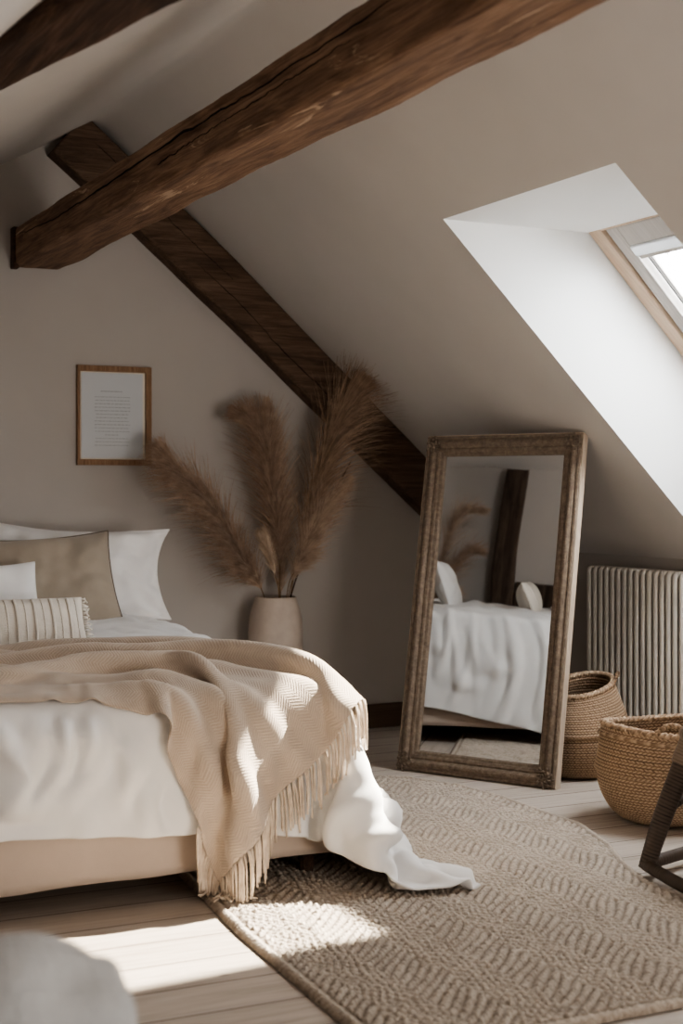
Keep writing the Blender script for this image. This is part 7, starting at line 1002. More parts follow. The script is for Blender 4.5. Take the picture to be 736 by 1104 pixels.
DV = upsample(decode(DUVET_DATA), 3)
rf = random.Random(23)
folds = []
for k in range(64):                      # long folds running down the foot of the bed
    a0 = rf.uniform(.02, .9); da = rf.uniform(-.06, .035)
    folds.append((a0, rf.uniform(.13, .22), a0 + da * -1, rf.uniform(.0, .07), rf.uniform(.013, .034), rf.uniform(.014, .038)))
for k in range(30):                      # shorter creases near the top edge of the foot
    a0 = rf.uniform(.0, .85); folds.append((a0, rf.uniform(.15, .20), a0 + rf.uniform(-.06, .10), rf.uniform(.11, .17), rf.uniform(.010, .022), rf.uniform(.006, .016)))
for k in range(40):                      # folds down the side facing the mirror
    b0 = rf.uniform(.12, .95); folds.append((rf.uniform(.76, .85), b0, rf.uniform(.93, 1.0), b0 - rf.uniform(.0, .10), rf.uniform(.012, .032), rf.uniform(.008, .020)))
for k in range(12):                      # folds fanning into the corner on the rug
    t_ = k / 11; folds.append((.84 + .03 * t_, .20 - .04 * t_, .93 + .07 * t_, .02 + .06 * (1 - t_), .030, rf.uniform(.003, .008)))
for k in range(34):                      # creases on the top
    a0, b0, an = rf.uniform(.05, .8), rf.uniform(.2, .85), rf.uniform(0, PI); l = rf.uniform(.04, .12)
    folds.append((a0, b0, a0 + l * math.cos(an), b0 + l * math.sin(an), rf.uniform(.015, .04), rf.uniform(.005, .012)))
TH = decode(THROW_DATA)
ny_, nx_ = TH.shape[:2]
TB = BVHTree.FromPolygons([Vector(c) for c in TH.reshape(-1, 3)], [(j * nx_ + i, j * nx_ + i + 1, (j + 1) * nx_ + i + 1, (j + 1) * nx_ + i) for j in range(ny_ - 1) for i in range(nx_ - 1)])
cov = np.zeros(DV.shape[:2])
for j in range(DV.shape[0]):
    for i in range(DV.shape[1]):
        hit = TB.find_nearest(Vector(DV[j, i]), .13)
        cov[j, i] = 1.0 if hit[0] is None else min(1, max(0, (hit[3] - .03) / .08))
DV = fold_field(DV, folds, cov)
duv, dfq = cloth_obj('duvet', DV, M['white_linen'], .010, 1)
tag(duv, 'crumpled white linen duvet spread over the bed with one corner on the rug', 'duvet')
DB = BVHTree.FromPolygons([Vector(c) for c in DV.reshape(-1, 3)], [tuple(int(i) for i in q) for q in dfq])
tfolds = []
for k in range(7):                       # long folds running with the length and spilling over the foot
    v0 = .08 + .13 * k; tfolds.append((.50 + .05 * rf.random(), v0 * .93 + .03, 1.0, v0 + rf.uniform(-.05, .05), rf.uniform(.07, .11), rf.uniform(.014, .030)))
for k in range(8):
    v0 = rf.uniform(.1, .9); u0 = rf.uniform(.0, .3); tfolds.append((u0, v0, u0 + rf.uniform(.25, .45), v0 + rf.uniform(-.12, .12), rf.uniform(.05, .10), rf.uniform(.008, .022)))
TN0 = TH.copy()
TH = fold_field(TH, tfolds)
dz_ = TH - TN0
thr, tfq = cloth_obj('throw_blanket', TH, M['throw'], .006, 1, (3.05, 1.3))
tag(thr, 'beige wool throw with long fringe draped over the foot of the bed', 'throw')

# fringe of the throw: along its short end and the hanging end of the front hem
def strand(p, d, n, length, rad, bm_, jit, r):
    pts = [p.copy()]; d = d.normalized(); st = length / n
    wv = Vector((r.uniform(-1, 1), r.uniform(-1, 1), 0)) * jit
    for k in range(n):
        d = (d * .8 + Vector((0, 0, -.9)) + wv * math.sin(k * 1.7 + r.random()) * .45).normalized()
        q = pts[-1] + d * st
        for _ in range(2):
            loc, nr, _, _ = DB.find_nearest(q, .08)
            if loc is not None:
                if nr.z < -.6: nr = -nr
                dd = (q - loc).dot(nr)
                if dd < .020: q = q + nr * (.020 - dd)
        if q.z < .034:
            q.z = .034 + .002 * r.random()
        d = (q - pts[-1]).normalized(); q = pts[-1] + d * st
        pts.append(q)
    bm_.tube(pts, [rad * (1 - .25 * k / n) for k in range(n + 1)], 5)
fr = MB()
ny_, nx_ = TH.shape[:2]
r = random.Random(5)
def edge_strands(E, I, cnt, lmin, lmax):
    E = [Vector(p) for p in E]; I = [Vector(p) for p in I]
    for k in range(cnt):
        t = (k + r.uniform(.2, .8)) / cnt * (len(E) - 1); i = min(int(t), len(E) - 2); u = t - i
        p = E[i].lerp(E[i + 1], u); q = I[i].lerp(I[i + 1], u)
        for _ in range(1 + (k % 2)):
            strand(p + Vector((r.uniform(-.003, .003), r.uniform(-.003, .003), .003)), (p - q).normalized() * .9 + Vector((r.uniform(-.15, .15), r.uniform(-.15, .15), -.35)), 8, r.uniform(lmin, lmax), r.uniform(.0036, .0052), fr, .35, r)
edge_strands(TH[:, -1], TH[:, -4], 104, .12, .175)
edge_strands(TH[0, int(nx_ * .90):], TH[3, int(nx_ * .90):], 22, .10, .15)
fro = fr.build('fringe', M['fringe'], thr, smooth=True)

# ------------------------------------------------------------------ pillows
def pillow_mesh(w, h, t, seed, n=46, flange=0.0, puff=2.4, ear=.05, wr=.010, sag=0.0, corners=None):
    b = MB()
    def P(s, tt, side):
        a, c = s, tt
        dzz = [0.0]
        ex = 1 - ear * (1 - c * c) * abs(a) ** 3
        ey = 1 - ear * 1.3 * (1 - a * a) * abs(c) ** 3
        x = a * w / 2 * ex; y = c * h / 2 * ey
        A, Cc = abs(a), abs(c)
        if flange:
            A = min(1, A / (1 - flange / (w / 2))); Cc = min(1, Cc / (1 - flange / (h / 2)))
        prof = (max(0, 1 - A ** puff) ** .62) * (max(0, 1 - Cc ** puff) ** .62)
        z = t / 2 * prof
        # creases running from the corners and soft dents
        q = Vector((a * w * 3.2, c * h * 3.2, seed + side * 9))
        cr = noise.noise(q) * .6 + noise.noise(q * 2.1 + Vector((3, 1, 0))) * .4
        rad = noise.noise((math.atan2(c, a) * 3.2, seed, side)) * (A * A + Cc * Cc) * .6
        z += (cr * wr * 1.6 + rad * wr * 1.5) * (prof ** .4)
        y -= sag * (1 - a * a) * max(0, c) * h * .5
        if corners:
            for (sa, sc, dx, dy, dz) in corners:
                wt = (max(0, (1 + sa * a) / 2) ** 3) * (max(0, (1 + sc * c) / 2) ** 3)
                x += dx * wt; y += dy * wt; dzz[0] += dz * wt
        if flange:
            z += (1 - prof) * .012 * noise.noise((a * 6, c * 6, seed + 4))
        return (x, y, z * side + (.004 * side) + dzz[0])
    F = [[P(-1 + 2 * i / n, -1 + 2 * j / n, 1) for i in range(n + 1)] for j in range(n + 1)]
    B = [[P(-1 + 2 * i / n, -1 + 2 * j / n, -1) for i in range(n, -1, -1)] for j in range(n + 1)]
    b.grid(F); b.grid(B)
    N = n + 1
    def fi(i, j): return j * N + i
    def bi(i, j): return N * N + j * N + (n - i)
    for i in range(n):
        b.f.append((fi(i + 1, 0), fi(i, 0), bi(i, 0), bi(i + 1, 0))); b.f.append((fi(i, n), fi(i + 1, n), bi(i + 1, n), bi(i, n)))
        b.f.append((fi(0, i), fi(0, i + 1), bi(0, i + 1), bi(0, i))); b.f.append((fi(n, i + 1), fi(n, i), bi(n, i), bi(n, i + 1)))
    rim = [F[0][i] for i in range(n)] + [F[j][n] for j in range(n)] + [F[n][n - i] for i in range(n)] + [F[n - j][0] for j in range(n)]
    rim = [Vector((p[0], p[1], 0)) for p in rim]
    return b, rim, F

def place(o, loc, lean, rz, roll=0):
    # local y is up; lean back by 'lean' from vertical
    o.rotation_euler = (Matrix.Rotation(rz, 4, 'Z') @ Matrix.Rotation(PI / 2 - lean, 4, 'X') @ Matrix.Rotation(roll, 4, 'Z')).to_euler()
    o.location = loc

def pillow(name, label, cat, mat, w, h, t, loc, lean, rz, roll, seed, group=None, **kw):
    b, rim, F = pillow_mesh(w, h, t, seed, **kw)
    o = b.build(name, mat, smooth=True, sub=1)
    place(o, loc, lean, rz, roll)
    tag(o, label, cat, group)
    return o, rim, F

pillow('pillow', 'big rumpled white pillow behind the taupe cushion, its corner flopping over', 'pillow', M['oxford'], .92, .50, .25, (1.965, 6.93, .945), .40, -.06, -.02, 3.3, flange=.02, ear=.075, wr=.042, puff=2.2, sag=.07, corners=[(1, 1, .045, -.05, .07), (-1, 1, 0, .04, 0), (1, -1, .03, 0, 0)])
pillow('pillow', 'white pillow against the back wall at the left edge, mostly out of view', 'pillow', M['oxford'], .84, .52, .22, (1.10, 7.06, .985), .30, .05, .02, 8.1, flange=.03, ear=.12, wr=.025)
o, rim, F = pillow('cushion', 'square taupe linen cushion with dark piping leaning on the white pillow', 'cushion', M['taupe'], .64, .49, .17, (1.775, 6.58, .905), .42, -.02, .06, 5.7, ear=.07, wr=.024)
b = MB(); rr_ = rim + [rim[0], rim[1]]; b.tube(rr_, .0055, 6, caps=False); b.build('piping', M['piping'], o, smooth=True)
o, rim, F = pillow('cushion', 'small plain bright white cushion in front of the taupe one', 'cushion', M['white_linen'], .46, .35, .13, (1.435, 6.30, .860), .45, .03, .02, 9.4, ear=.07, wr=.014)
b = MB(); b.tube(rim + [rim[0], rim[1]], .004, 6, caps=False); b.build('piping', M['white_linen'], o, smooth=True)

# lumbar cushion: cream, raised stripes and tufted fringe on its ends
o, rim, F = pillow('cushion', 'long low cream cushion with woven stripes and fringed end', 'cushion', M['cream_knit'], .56, .235, .13, (1.43, 5.78, .800), .50, .0, .0, 2.2, ear=.03, wr=.006)
b = MB(); rr2 = random.Random(8)
n = 46
for kx_ in range(4, 44, 3):
    if kx_ % 2 == 0:
        dots = [F[j][kx_] for j in range(4, 43, 1)]
        for p in dots:
            q = Vector(p) + Vector((0, 0, .0005)); b.tube([q + Vector((-.004, -.004, 0)), q + Vector((.0, .0, .004)), q + Vector((.004, .004, 0))], .0035, 5)
    else:
        b.tube([Vector(F[j][kx_]) + Vector((.0015 * math.sin(j * 2.1), 0, .0)) for j in range(3, 44)], .0030, 5)
b.build('woven_stripes', M['stripe'], o, smooth=True)
for side in (1, -1):
    b = MB()
    for k in range(26):
        y = -.112 + .224 * k / 25
        p = Vector((side * .272, y, 0)); l = rr2.uniform(.022, .036)
        b.tube([p, p + Vector((side * l * .5, rr2.uniform(-.006, .006), rr2.uniform(-.006, .006))), p + Vector((side * l, rr2.uniform(-.012, .012), -.004))], [.0042, .0040, .003], 5)
    b.build('fringe', M['cream_knit'], o, smooth=True)

# ================================================================== PICTURE
pic = thing('framed_print', 'small oak framed print of grey text hanging on the back wall', 'picture', (2.336, GY, 1.722))
fx0, fx1, fz0, fz1 = -.198, .198, -.256, .256
bt, bs = .030, .030
b = MB()
fo_ = [(fx0, fz0), (fx1, fz0), (fx1, fz1), (fx0, fz1)]
fi_ = [(fx0 + .014, fz0 + bt), (fx1 - bs, fz0 + bt), (fx1 - bs, fz1 - bt), (fx0 + .014, fz1 - bt)]
b.grid([[(x, 0, z) for x, z in fo_], [(x, -.028, z) for x, z in fo_], [(x, -.028, z) for x, z in fi_], [(x, 0, z) for x, z in fi_]], close_u=True)
b.build('frame', M['picture_oak'], pic)
b = MB(); b.box(fx0 + .0145, fx1 - bs - .0005, -.010, -.002, fz0 + bt, fz1 - bt); b.build('mount', M['mount'], pic)
b = MB(); b.box(fx0 + .024, fx1 - bs - .014, -.014, -.009, fz0 + bt + .006, fz1 - bt - .006); pp = b.build('paper', M['paper'], pic)
b = MB(); r3 = random.Random(3)
cxp = (fx0 + .024 + fx1 - bs - .014) / 2
def words(z, hw, hgt):
    x = cxp - hw
    while x < cxp + hw - .006:
        l = min(r3.uniform(.008, .022), cxp + hw - x)
        b.box(x, x + l, -.0146, -.0139, z - hgt / 2, z + hgt / 2); x += l + .004
words(.125, .062, .0036)
for k in range(15):
    z = .096 - k * .0178
    words(z, (.092 if k not in (11,) else .045) + r3.uniform(-.006, .004), .0026)
b.build('printed_lines', M['ink'], pp)

# ================================================================== VASES AND PAMPAS
def vase(name, label, loc, prof, th=.012):
    seg = 64
    rows = []
    pr = [(0.0, 0.0)] + prof
    inner = [(max(.001, r_ - th), z) for r_, z in reversed(prof)]; inner[-1] = (inner[-1][0], inner[-1][1] + th)
    allp = pr + inner + [(0.0, inner[-1][1])]
    for r_, z in allp:
        rows.append([(r_ * math.cos(2 * PI * k / seg), r_ * math.sin(2 * PI * k / seg), z) for k in range(seg)])
    b = MB(); b.grid(rows, close_u=True)
    o = b.build(name, M['ceramic'], smooth=True, merge=True)
    o.location = loc
    return tag(o, label, 'vase')

VB = Vector((3.165, 7.20, 0))
vprof = [(.075, 0), (.082, .004), (.10, .10), (.125, .30), (.142, .48), (.146, .58), (.140, .66), (.124, .725), (.112, .755), (.110, .770), (.106, .772)]
vase('floor_vase', 'tall pale stoneware vase holding pampas plumes by the bed head', VB, vprof)

def pampas(name, label, base, pts, mat, plume_from, length, wid, count, seed, droop=.5, side=None, group=None, r0=.0035, spread=1.0, ysq=1.0):
    """a stalk following pts and a feathery plume of fine hairs along its upper part"""
    r = random.Random(seed)
    o = thing(name, label, 'pampas grass', base, group)
    P = [p - Vector(base) for p in catmull(pts, 60)]
    b = MB(); b.tube(P, [r0 * (1 - .6 * k / 60) for k in range(61)], 6); b.build('stalk', M['stem'], o, smooth=True)
    vs = []; fs = []
    for c in range(count):
        t = plume_from + (1 - plume_from) * (c / count) ** .92
        i = min(int(t * 60), 59); u = t * 60 - i
        p = P[i].lerp(P[i + 1], u); tg = (P[i + 1] - P[i]).normalized()
        k = (t - plume_from) / (1 - plume_from)
        env = (math.sin(PI * min(1, k * .80 + .16)) ** .8) * (1.0 - .62 * k ** 2)
        ax = tg.orthogonal().normalized(); bx = tg.cross(ax)
        a = r.uniform(0, 2 * PI)
        out = (ax * math.cos(a) + bx * math.sin(a)) * spread
        if side is not None: out = (out + Vector(side) * r.uniform(.1, 1.3))
        out.y *= ysq
        l = length * (.45 + .85 * r.random()) * (.16 + .95 * env)
        d = (tg * r.uniform(.75, 1.25) + out * r.uniform(.12, .55) * wid * (1 - .72 * k)).normalized()
        w = r.uniform(.0010, .0021)
        q = p.copy(); sv = d.cross(Vector((r.uniform(-1, 1), -1, r.uniform(-1, 1)))).normalized()
        ns = 6
        base_i = len(vs)
        for s in range(ns + 1):
            ww = w * (1 - .75 * s / ns)
            vs.append(q - sv * ww); vs.append(q + sv * ww)
            d = (d + (out * .07 * wid * (1 - .6 * k) + Vector((0, 0, -.16 * droop))) * (1.0) + Vector((r.uniform(-.09, .09), r.uniform(-.09, .09), r.uniform(-.09, .09)))).normalized()
            q = q + d * (l / ns)
        for s in range(ns):
            a0 = base_i + 2 * s
            fs.append((a0, a0 + 1, a0 + 3, a0 + 2))
    lim = GY - .012 - base[1]
    vs = [Vector((v.x, min(v.y, lim), v.z)) for v in vs]
    b = MB(); b.add(vs, fs); b.build('plume', M[mat], o, smooth=True)
    return o

G1 = 'pampas plumes in the floor vase'
def vb(dx, dy, z): return Vector((VB.x + dx, VB.y + dy, z))
bs_ = vb(0, 0, .35)
pampas('pampas_stem', 'brown pampas plume leaning far left towards the framed print', vb(-.02, 0, .3), [vb(-.02, 0, .3), vb(-.06, -.01, .74), vb(-.20, -.03, .98), vb(-.40, -.06, 1.27), vb(-.58, -.08, 1.44), vb(-.645, -.08, 1.53)], 'plume_brown', 0.25, .27, 1.15, 4200, 1, .45, group=G1, side=(-.15, 0, -.25))
pampas('pampas_stem', 'upright brown pampas plume, the middle one with a tip bent left', vb(.0, .02, .3), [vb(.0, .02, .3), vb(.03, .02, .75), vb(.03, .03, 1.1), vb(-.02, .03, 1.45), vb(-.07, .02, 1.64), vb(-.19, .02, 1.735)], 'plume_brown', 0.31, .28, 1.1, 4200, 2, .40, group=G1, side=(-.25, 0, 0))
pampas('pampas_stem', 'slim straight pampas plume just right of the bent middle one', vb(.02, .05, .3), [vb(.02, .05, .3), vb(.05, .05, .75), vb(.055, .06, 1.2), vb(.02, .06, 1.55), vb(-.02, .05, 1.78)], 'plume_tan', 0.27, .22, .8, 2800, 3, .2, group=G1)
pampas('pampas_stem', 'tallest dark pampas plume arching right in front of the rafter', vb(.03, -.02, .3), [vb(.03, -.02, .3), vb(.07, -.03, .76), vb(.17, -.05, 1.2), vb(.28, -.08, 1.6), vb(.40, -.10, 1.86), vb(.56, -.12, 1.97)], 'plume_dark', 0.31, .40, .85, 3600, 4, .75, group=G1, side=(.55, -.05, 0))
pampas('pampas_stem', 'loose tan pampas plume fanning right, below the tallest plume', vb(.03, -.03, .3), [vb(.03, -.03, .3), vb(.05, -.05, .76), vb(.12, -.09, 1.0), vb(.23, -.11, 1.22), vb(.36, -.12, 1.38)], 'plume_tan', 0.33, .20, 1.0, 2800, 5, .3, group=G1)
pampas('pampas_stem', 'short pale pampas plume low in the bunch beside the rim', vb(.0, -.06, .3), [vb(.0, -.05, .3), vb(-.01, -.07, .76), vb(-.05, -.10, .9), vb(-.10, -.12, 1.03), vb(-.13, -.12, 1.10)], 'plume_pale', .50, .10, .7, 1500, 6, .2, group=G1)
pampas('pampas_stem', 'small tan pampas tuft drooping over the front of the vase rim', vb(.02, -.07, .4), [vb(.02, -.05, .4), vb(.03, -.085, .80), vb(.07, -.12, .93), vb(.11, -.14, 1.0)], 'plume_tan', .55, .14, .9, 1100, 7, 1.0, group=G1)
# thin dark blade sticking out to the right
b = MB(); b.tube(catmull([vb(.05, -.03, .4), vb(.07, -.04, .77), vb(.22, -.07, 1.15), vb(.40, -.10, 1.50)], 20), [.004] * 12 + [.006, .007, .008, .008, .007, .006, .004, .003, .001], 6)
tag(b.build('dried_grass_blade', M['corner_beam'], smooth=True), 'thin dark grass blade poking out right of the pampas bunch', 'dried grass', None)

# second vase beyond the bed, seen in the mirror
V2 = Vector((.03, 6.50, 0))
vase('floor_vase', 'stoneware vase beyond the bed, its plumes showing in the mirror', V2, [(r_ * .95, z * .62) for r_, z in vprof])
G2 = 'pampas plumes reflected in the mirror'
def v2(dx, dy, z): return V2 + Vector((dx, dy, z))
pampas('pampas_stem', 'upper pale pampas plume seen reflected in the mirror', v2(0, 0, .25), [v2(0, 0, .25), v2(0, -.03, .6), v2(0, -.06, 1.05), v2(.0, -.12, 1.36), v2(0, -.30, 1.42)], 'plume_tan', 0.33, .24, 1.0, 1800, 11, .5, group=G2, side=(0, -.6, 0))
pampas('pampas_stem', 'middle brown pampas plume seen reflected in the mirror', v2(0, 0.02, .25), [v2(0, 0, .25), v2(.02, -.03, .55), v2(.05, -.08, .85), v2(.05, -.2, 1.08), v2(.04, -.30, 1.12)], 'plume_brown', 0.33, .22, 1.0, 1500, 12, .5, group=G2, side=(0, -.5, 0))
pampas('pampas_stem', 'lowest pale pampas tuft seen reflected in the mirror', v2(0, 0.03, .25), [v2(0, 0, .25), v2(.06, -.05, .5), v2(.10, -.10, .68), v2(.12, -.2, .80)], 'plume_pale', .4, .18, 1.0, 1200, 13, .5, group=G2)

# ================================================================== MIRROR
BLp, BRp = Vector((3.37, 6.232, 0)), Vector((3.766, 5.49, 0))
MW, MH = .841, 1.622
lean = math.asin(.283 / MH)
uu = (BRp - BLp).normalized()                       # along the width
back = Vector((.882, .471, 0))
upv = (Vector((0, 0, 1)) * math.cos(lean) + back * math.sin(lean))
nrm = uu.cross(upv).normalized()                    # out of the face
if nrm.dot(back) > 0: nrm = -nrm
mid = (BLp + BRp) / 2
mir = thing('standing_mirror', 'tall mirror in an ornate greyed wooden frame leaning against the sloped ceiling', 'mirror', mid)
def mp_(a, c, w): return uu * a + upv * c + nrm * w + Vector((0, 0, .004))   # local to the empty
prof_m = [(0, -.052), (0, -.004), (.004, .002), (.012, .004), (.016, -.002), (.020, -.002), (.024, .006), (.034, .011), (.046, .010), (.054, .003), (.058, -.006), (.062, -.006), (.066, -.002), (.078, -.004), (.082, -.010), (.094, -.016), (.098, -.026), (.098, -.032)]
def ring(o_, w): return [(-MW / 2 + o_, o_, w), (MW / 2 - o_, o_, w), (MW / 2 - o_, MH - o_, w), (-MW / 2 + o_, MH - o_, w)]
cs = 28
rows = []
for o_, w in prof_m:
    rg = ring(o_, w); row = []
    for k in range(4):
        a, c = Vector(rg[k]), Vector(rg[(k + 1) % 4])
        for s in range(cs): row.append(mp_(*(a.lerp(c, s / cs))))
    rows.append(row)
b = MB(); b.grid(rows, close_u=True)
frm = b.build('mirror_frame', M['frame'], mir)
# lighter outer edge
b = MB()
for (x0_, x1_, y0_, y1_) in ((MW / 2, MW / 2 + .004, .0, MH), (-MW / 2 - .004, -MW / 2, .0, MH), (-MW / 2, MW / 2, MH, MH + .004)):
    p = [mp_(x, y, w) for x in (x0_, x1_) for y in (y0_, y1_) for w in (-.050, -.006)]
    b.add(p, [(0, 1, 3, 2), (4, 6, 7, 5), (0, 4, 5, 1), (2, 3, 7, 6), (0, 2, 6, 4), (1, 5, 7, 3)])
b.build('frame_edge', M['frame_edge'], mir)
# beading and twisted rope running round the frame
def beads(o_, w, step, r_, name, twist=False):
    b = MB(); rg = ring(o_, w)
    for k in range(4):
        a, c = Vector(rg[k]), Vector(rg[(k + 1) % 4]); n = int((c - a).length / step)
        dirv = (c - a).normalized()
        for s in range(n):
            q = a.lerp(c, (s + .5) / n)
            e1 = dirv * (step * .42); e2 = Vector((-dirv.y, dirv.x, 0)) * r_
            if twist: e1 = e1 + e2 * .8
            p = [mp_(*(q - e1)), mp_(*(q + e2)), mp_(*(q + e1)), mp_(*(q - e2)), mp_(*(q + Vector((0, 0, r_))))]
            b.add(p, [(0, 1, 4), (1, 2, 4), (2, 3, 4), (3, 0, 4)])
    return b.build(name, M['frame'], frm, smooth=True)
beads(.088, -.012, .011, .0052, 'beading')
beads(.040, .011, .014, .006, 'rope_moulding', True)
# carved acanthus corners
for k, (a, c) in enumerate(ring(.045, .008)[i][:2] for i in range(4)):
    b = MB(); r4 = random.Random(40 + k)
    for q in range(16):
        an = q * 2.4; rad = .010 + .0022 * q
        cx_, cy_ = a + rad * math.cos(an), c + rad * math.sin(an)
        pts = [mp_(cx_ + .012 * s * math.cos(an + .8 * s), cy_ + .012 * s * math.sin(an + .8 * s), .006 + .006 * math.sin(PI * (s + .3) / 2)) for s in (0, .4, .8, 1.2)]
        b.tube(pts, [.006, .0065, .005, .002], 6)
    b.build('carved_corner', M['frame'], frm, smooth=True)
b = MB(); o_ = .094
b.add([mp_(-MW / 2 + o_, o_, -.030), mp_(MW / 2 - o_, o_, -.030), mp_(MW / 2 - o_, MH - o_, -.030), mp_(-MW / 2 + o_, MH - o_, -.030)], [(0, 1, 2, 3)])
b.build('mirror_glass', M['mirror'], mir)
b = MB(); o_ = .03
b.add([mp_(-MW / 2 + o_, o_, -.048), mp_(MW / 2 - o_, o_, -.048), mp_(MW / 2 - o_, MH - o_, -.048), mp_(-MW / 2 + o_, MH - o_, -.048)], [(3, 2, 1, 0)])
b.build('backing_board', M['bboard'], mir)

# ================================================================== RADIATOR
RF, RB = 4.575, 4.672                    # front and back of the sections
RZ0, RZ1 = .165, .945
rad = thing('radiator', 'cream ribbed column radiator under the sloped ceiling at the right wall', 'radiator', (4.62, 5.85, 0))
pit = .0495
ny0 = 6.385
def section(y):
    b = MB(); w = .036
    # rounded flat tube standing up: profile swept in x-z
    rows = []
    n = 20
    outl = []
    r_ = .03
    for (cx_, cz_, a0) in ((RF + r_, RZ0 + r_, PI), (RB - r_, RZ0 + r_, 1.5 * PI), (RB - r_, RZ1 - r_, 0), (RF + r_, RZ1 - r_, .5 * PI)):
        for k in range(7):
            a = a0 + k / 6 * PI / 2
            outl.append((cx_ + r_ * math.cos(a), cz_ + r_ * math.sin(a)))
    for (yo, ins) in ((-w / 2 + .006, .014), (-w / 2, .016), (-w / 2 + .0008, .005), (-w / 2 + .006, .0008), (0, .0), (w / 2 - .006, .0008), (w / 2 - .0008, .005), (w / 2, .016), (w / 2 - .006, .014)):
        row = []
        for (x, z) in outl:
            cx_, cz_ = (RF + RB) / 2, (RZ0 + RZ1) / 2
            sx_ = 1 - ins / ((RB - RF) / 2); sz_ = 1 - ins / ((RZ1 - RZ0) / 2)
            row.append((cx_ + (x - cx_) * sx_, y + yo, cz_ + (z - cz_) * sz_))
        rows.append(row)
    b.grid(rows, close_u=True)
    L_ = len(outl); b.f.append(tuple(range(L_))); b.f.append(tuple(8 * L_ + k for k in range(L_ - 1, -1, -1)))
    return b
for k in range(19):
    shift(section(ny0 - (k + .5) * pit), rad).build('section', M['enamel'], rad, smooth=True)
ylow = ny0 - 19 * pit
for z in (RZ0 + .06, RZ1 - .06):
    b = MB(); b.tube([(4.622, ny0 + .004, z), (4.622, ylow - .004, z)], .026, 14)
    shift(b, rad).build('header_pipe', M['enamel'], rad, smooth=True)
for y in (ny0 - .14, ylow + .14):
    for z in (RZ0 + .10, RZ1 - .10):
        b = MB(); b.box(4.65, KX - .001, y - .012, y + .012, z - .012, z + .012)
        shift(b, rad).build('bracket', M['enamel'], rad)
b = MB(); b.tube([(4.622, ylow - .002, RZ0 + .06), (4.622, ylow - .06, RZ0 + .06), (4.622, ylow - .07, RZ0 + .04), (4.622, ylow - .07, .0)], .011, 10)
shift(b, rad).build('pipe', M['enamel'], rad, smooth=True)

# ================================================================== BASKETS
def basket(name, label, loc, prof, mat, oval=1.0, rot=0, tilt=0.0, rim_fn=None, seed=0, cell=(.017, .0125), amp=.0042, fold_z=None):
    """woven belly basket: profile (r,z) outside then rim and inside, with braid relief"""
    seg = 320
    # resample outside by arclength
    def resample(pr, step):
        pts = [Vector(p) for p in pr]; cum = [0]
        for a, c in zip(pts[:-1], pts[1:]): cum.append(cum[-1] + (c - a).length)
        n = int(cum[-1] / step); out = []; k = 0
        for i in range(n + 1):
            t = cum[-1] * i / n
            while k < len(pts) - 2 and cum[k + 1] < t: k += 1
            out.append(pts[k].lerp(pts[k + 1], (t - cum[k]) / (cum[k + 1] - cum[k] + 1e-9)))
        return out, cum[-1]
    sm = [tuple(q) for q in [(p.x, p.y) for p in catmull([(r_, z, 0) for r_, z in prof], 120)]]
    out, tot = resample(sm, .0036)
    nrow = len(out)
    A = np.zeros((nrow, seg, 3)); H = np.zeros((nrow, seg))
    th = np.arange(seg) / seg * 2 * PI
    for j, p in enumerate(out):
        a = out[max(0, j - 1)]; c = out[min(nrow - 1, j + 1)]; t = (c - a).normalized(); nx_, nz_ = t.y, -t.x
        s = j / nrow * tot
        k = s / cell[1]; row = math.floor(k); f = k - row
        per = max(24, int(2 * PI * .25 / cell[0]))
        ph = th / (2 * PI) * per + (.5 if row % 2 else 0) + (1 if row % 2 else -1) * (f - .5) * .9
        g = ph - np.floor(ph)
        h = (math.sin(PI * f) ** .6) * (np.sin(PI * g) ** .55)
        H[j] = h
        R_ = p.x + nx_ * (h - .5) * amp * 2
        z = p.y + nz_ * (h - .5) * amp * 2
        A[j, :, 0] = R_ * np.cos(th) * oval; A[j, :, 1] = R_ * np.sin(th) / oval; A[j, :, 2] = z
    if rim_fn is not None:
        zt = max(p.y for p in out)
        for j, p in enumerate(out):
            kk = max(0, p.y / zt)
            A[j, :, 2] += rim_fn(th) * kk ** 2
    wob = .008 * np.sin(th * 2 + seed) + .005 * np.sin(th * 3 + seed * 2)
    A[:, :, 0] *= (1 + wob); A[:, :, 1] *= (1 + wob)
    zmin = A[..., 2].min()
    A[..., 2] -= zmin
    idx = np.arange(nrow * seg).reshape(nrow, seg); nxt = np.roll(idx, -1, 1)
    fq = np.stack([idx[:-1], nxt[:-1], nxt[1:], idx[1:]], -1).reshape(-1, 4)
    o = thing(name, label, 'basket', loc, None, rot)
    me = np_mesh('basket_body', A.reshape(-1, 3), fq, H); me.materials.append(mat)
    link('basket_body', me, o)
    # plaited rim
    jr = int(np.argmax([p.y for p in out]))
    rim = A[jr]
    return o, A, rim, jr
def rim_braid(o, rim, mat, r_=.009, name='rim'):
    b = MB(); n = len(rim)
    for s in range(2):
        pts = []
        for k in range(n + 1):
            q = Vector(rim[k % n]); a = k / n * 2 * PI * 34 + s * PI
            rd = Vector((q.x, q.y, 0)).normalized()
            pts.append(q + rd * (.006 * math.cos(a)) + Vector((0, 0, .006 * math.sin(a) + .002)))
        b.tube(pts, r_, 7, caps=False)
    att = [(i // 7 % 5) / 5 * .5 + .5 for i in range(len(b.v))]
    return b.build(name, mat, o, smooth=True, attr=att)
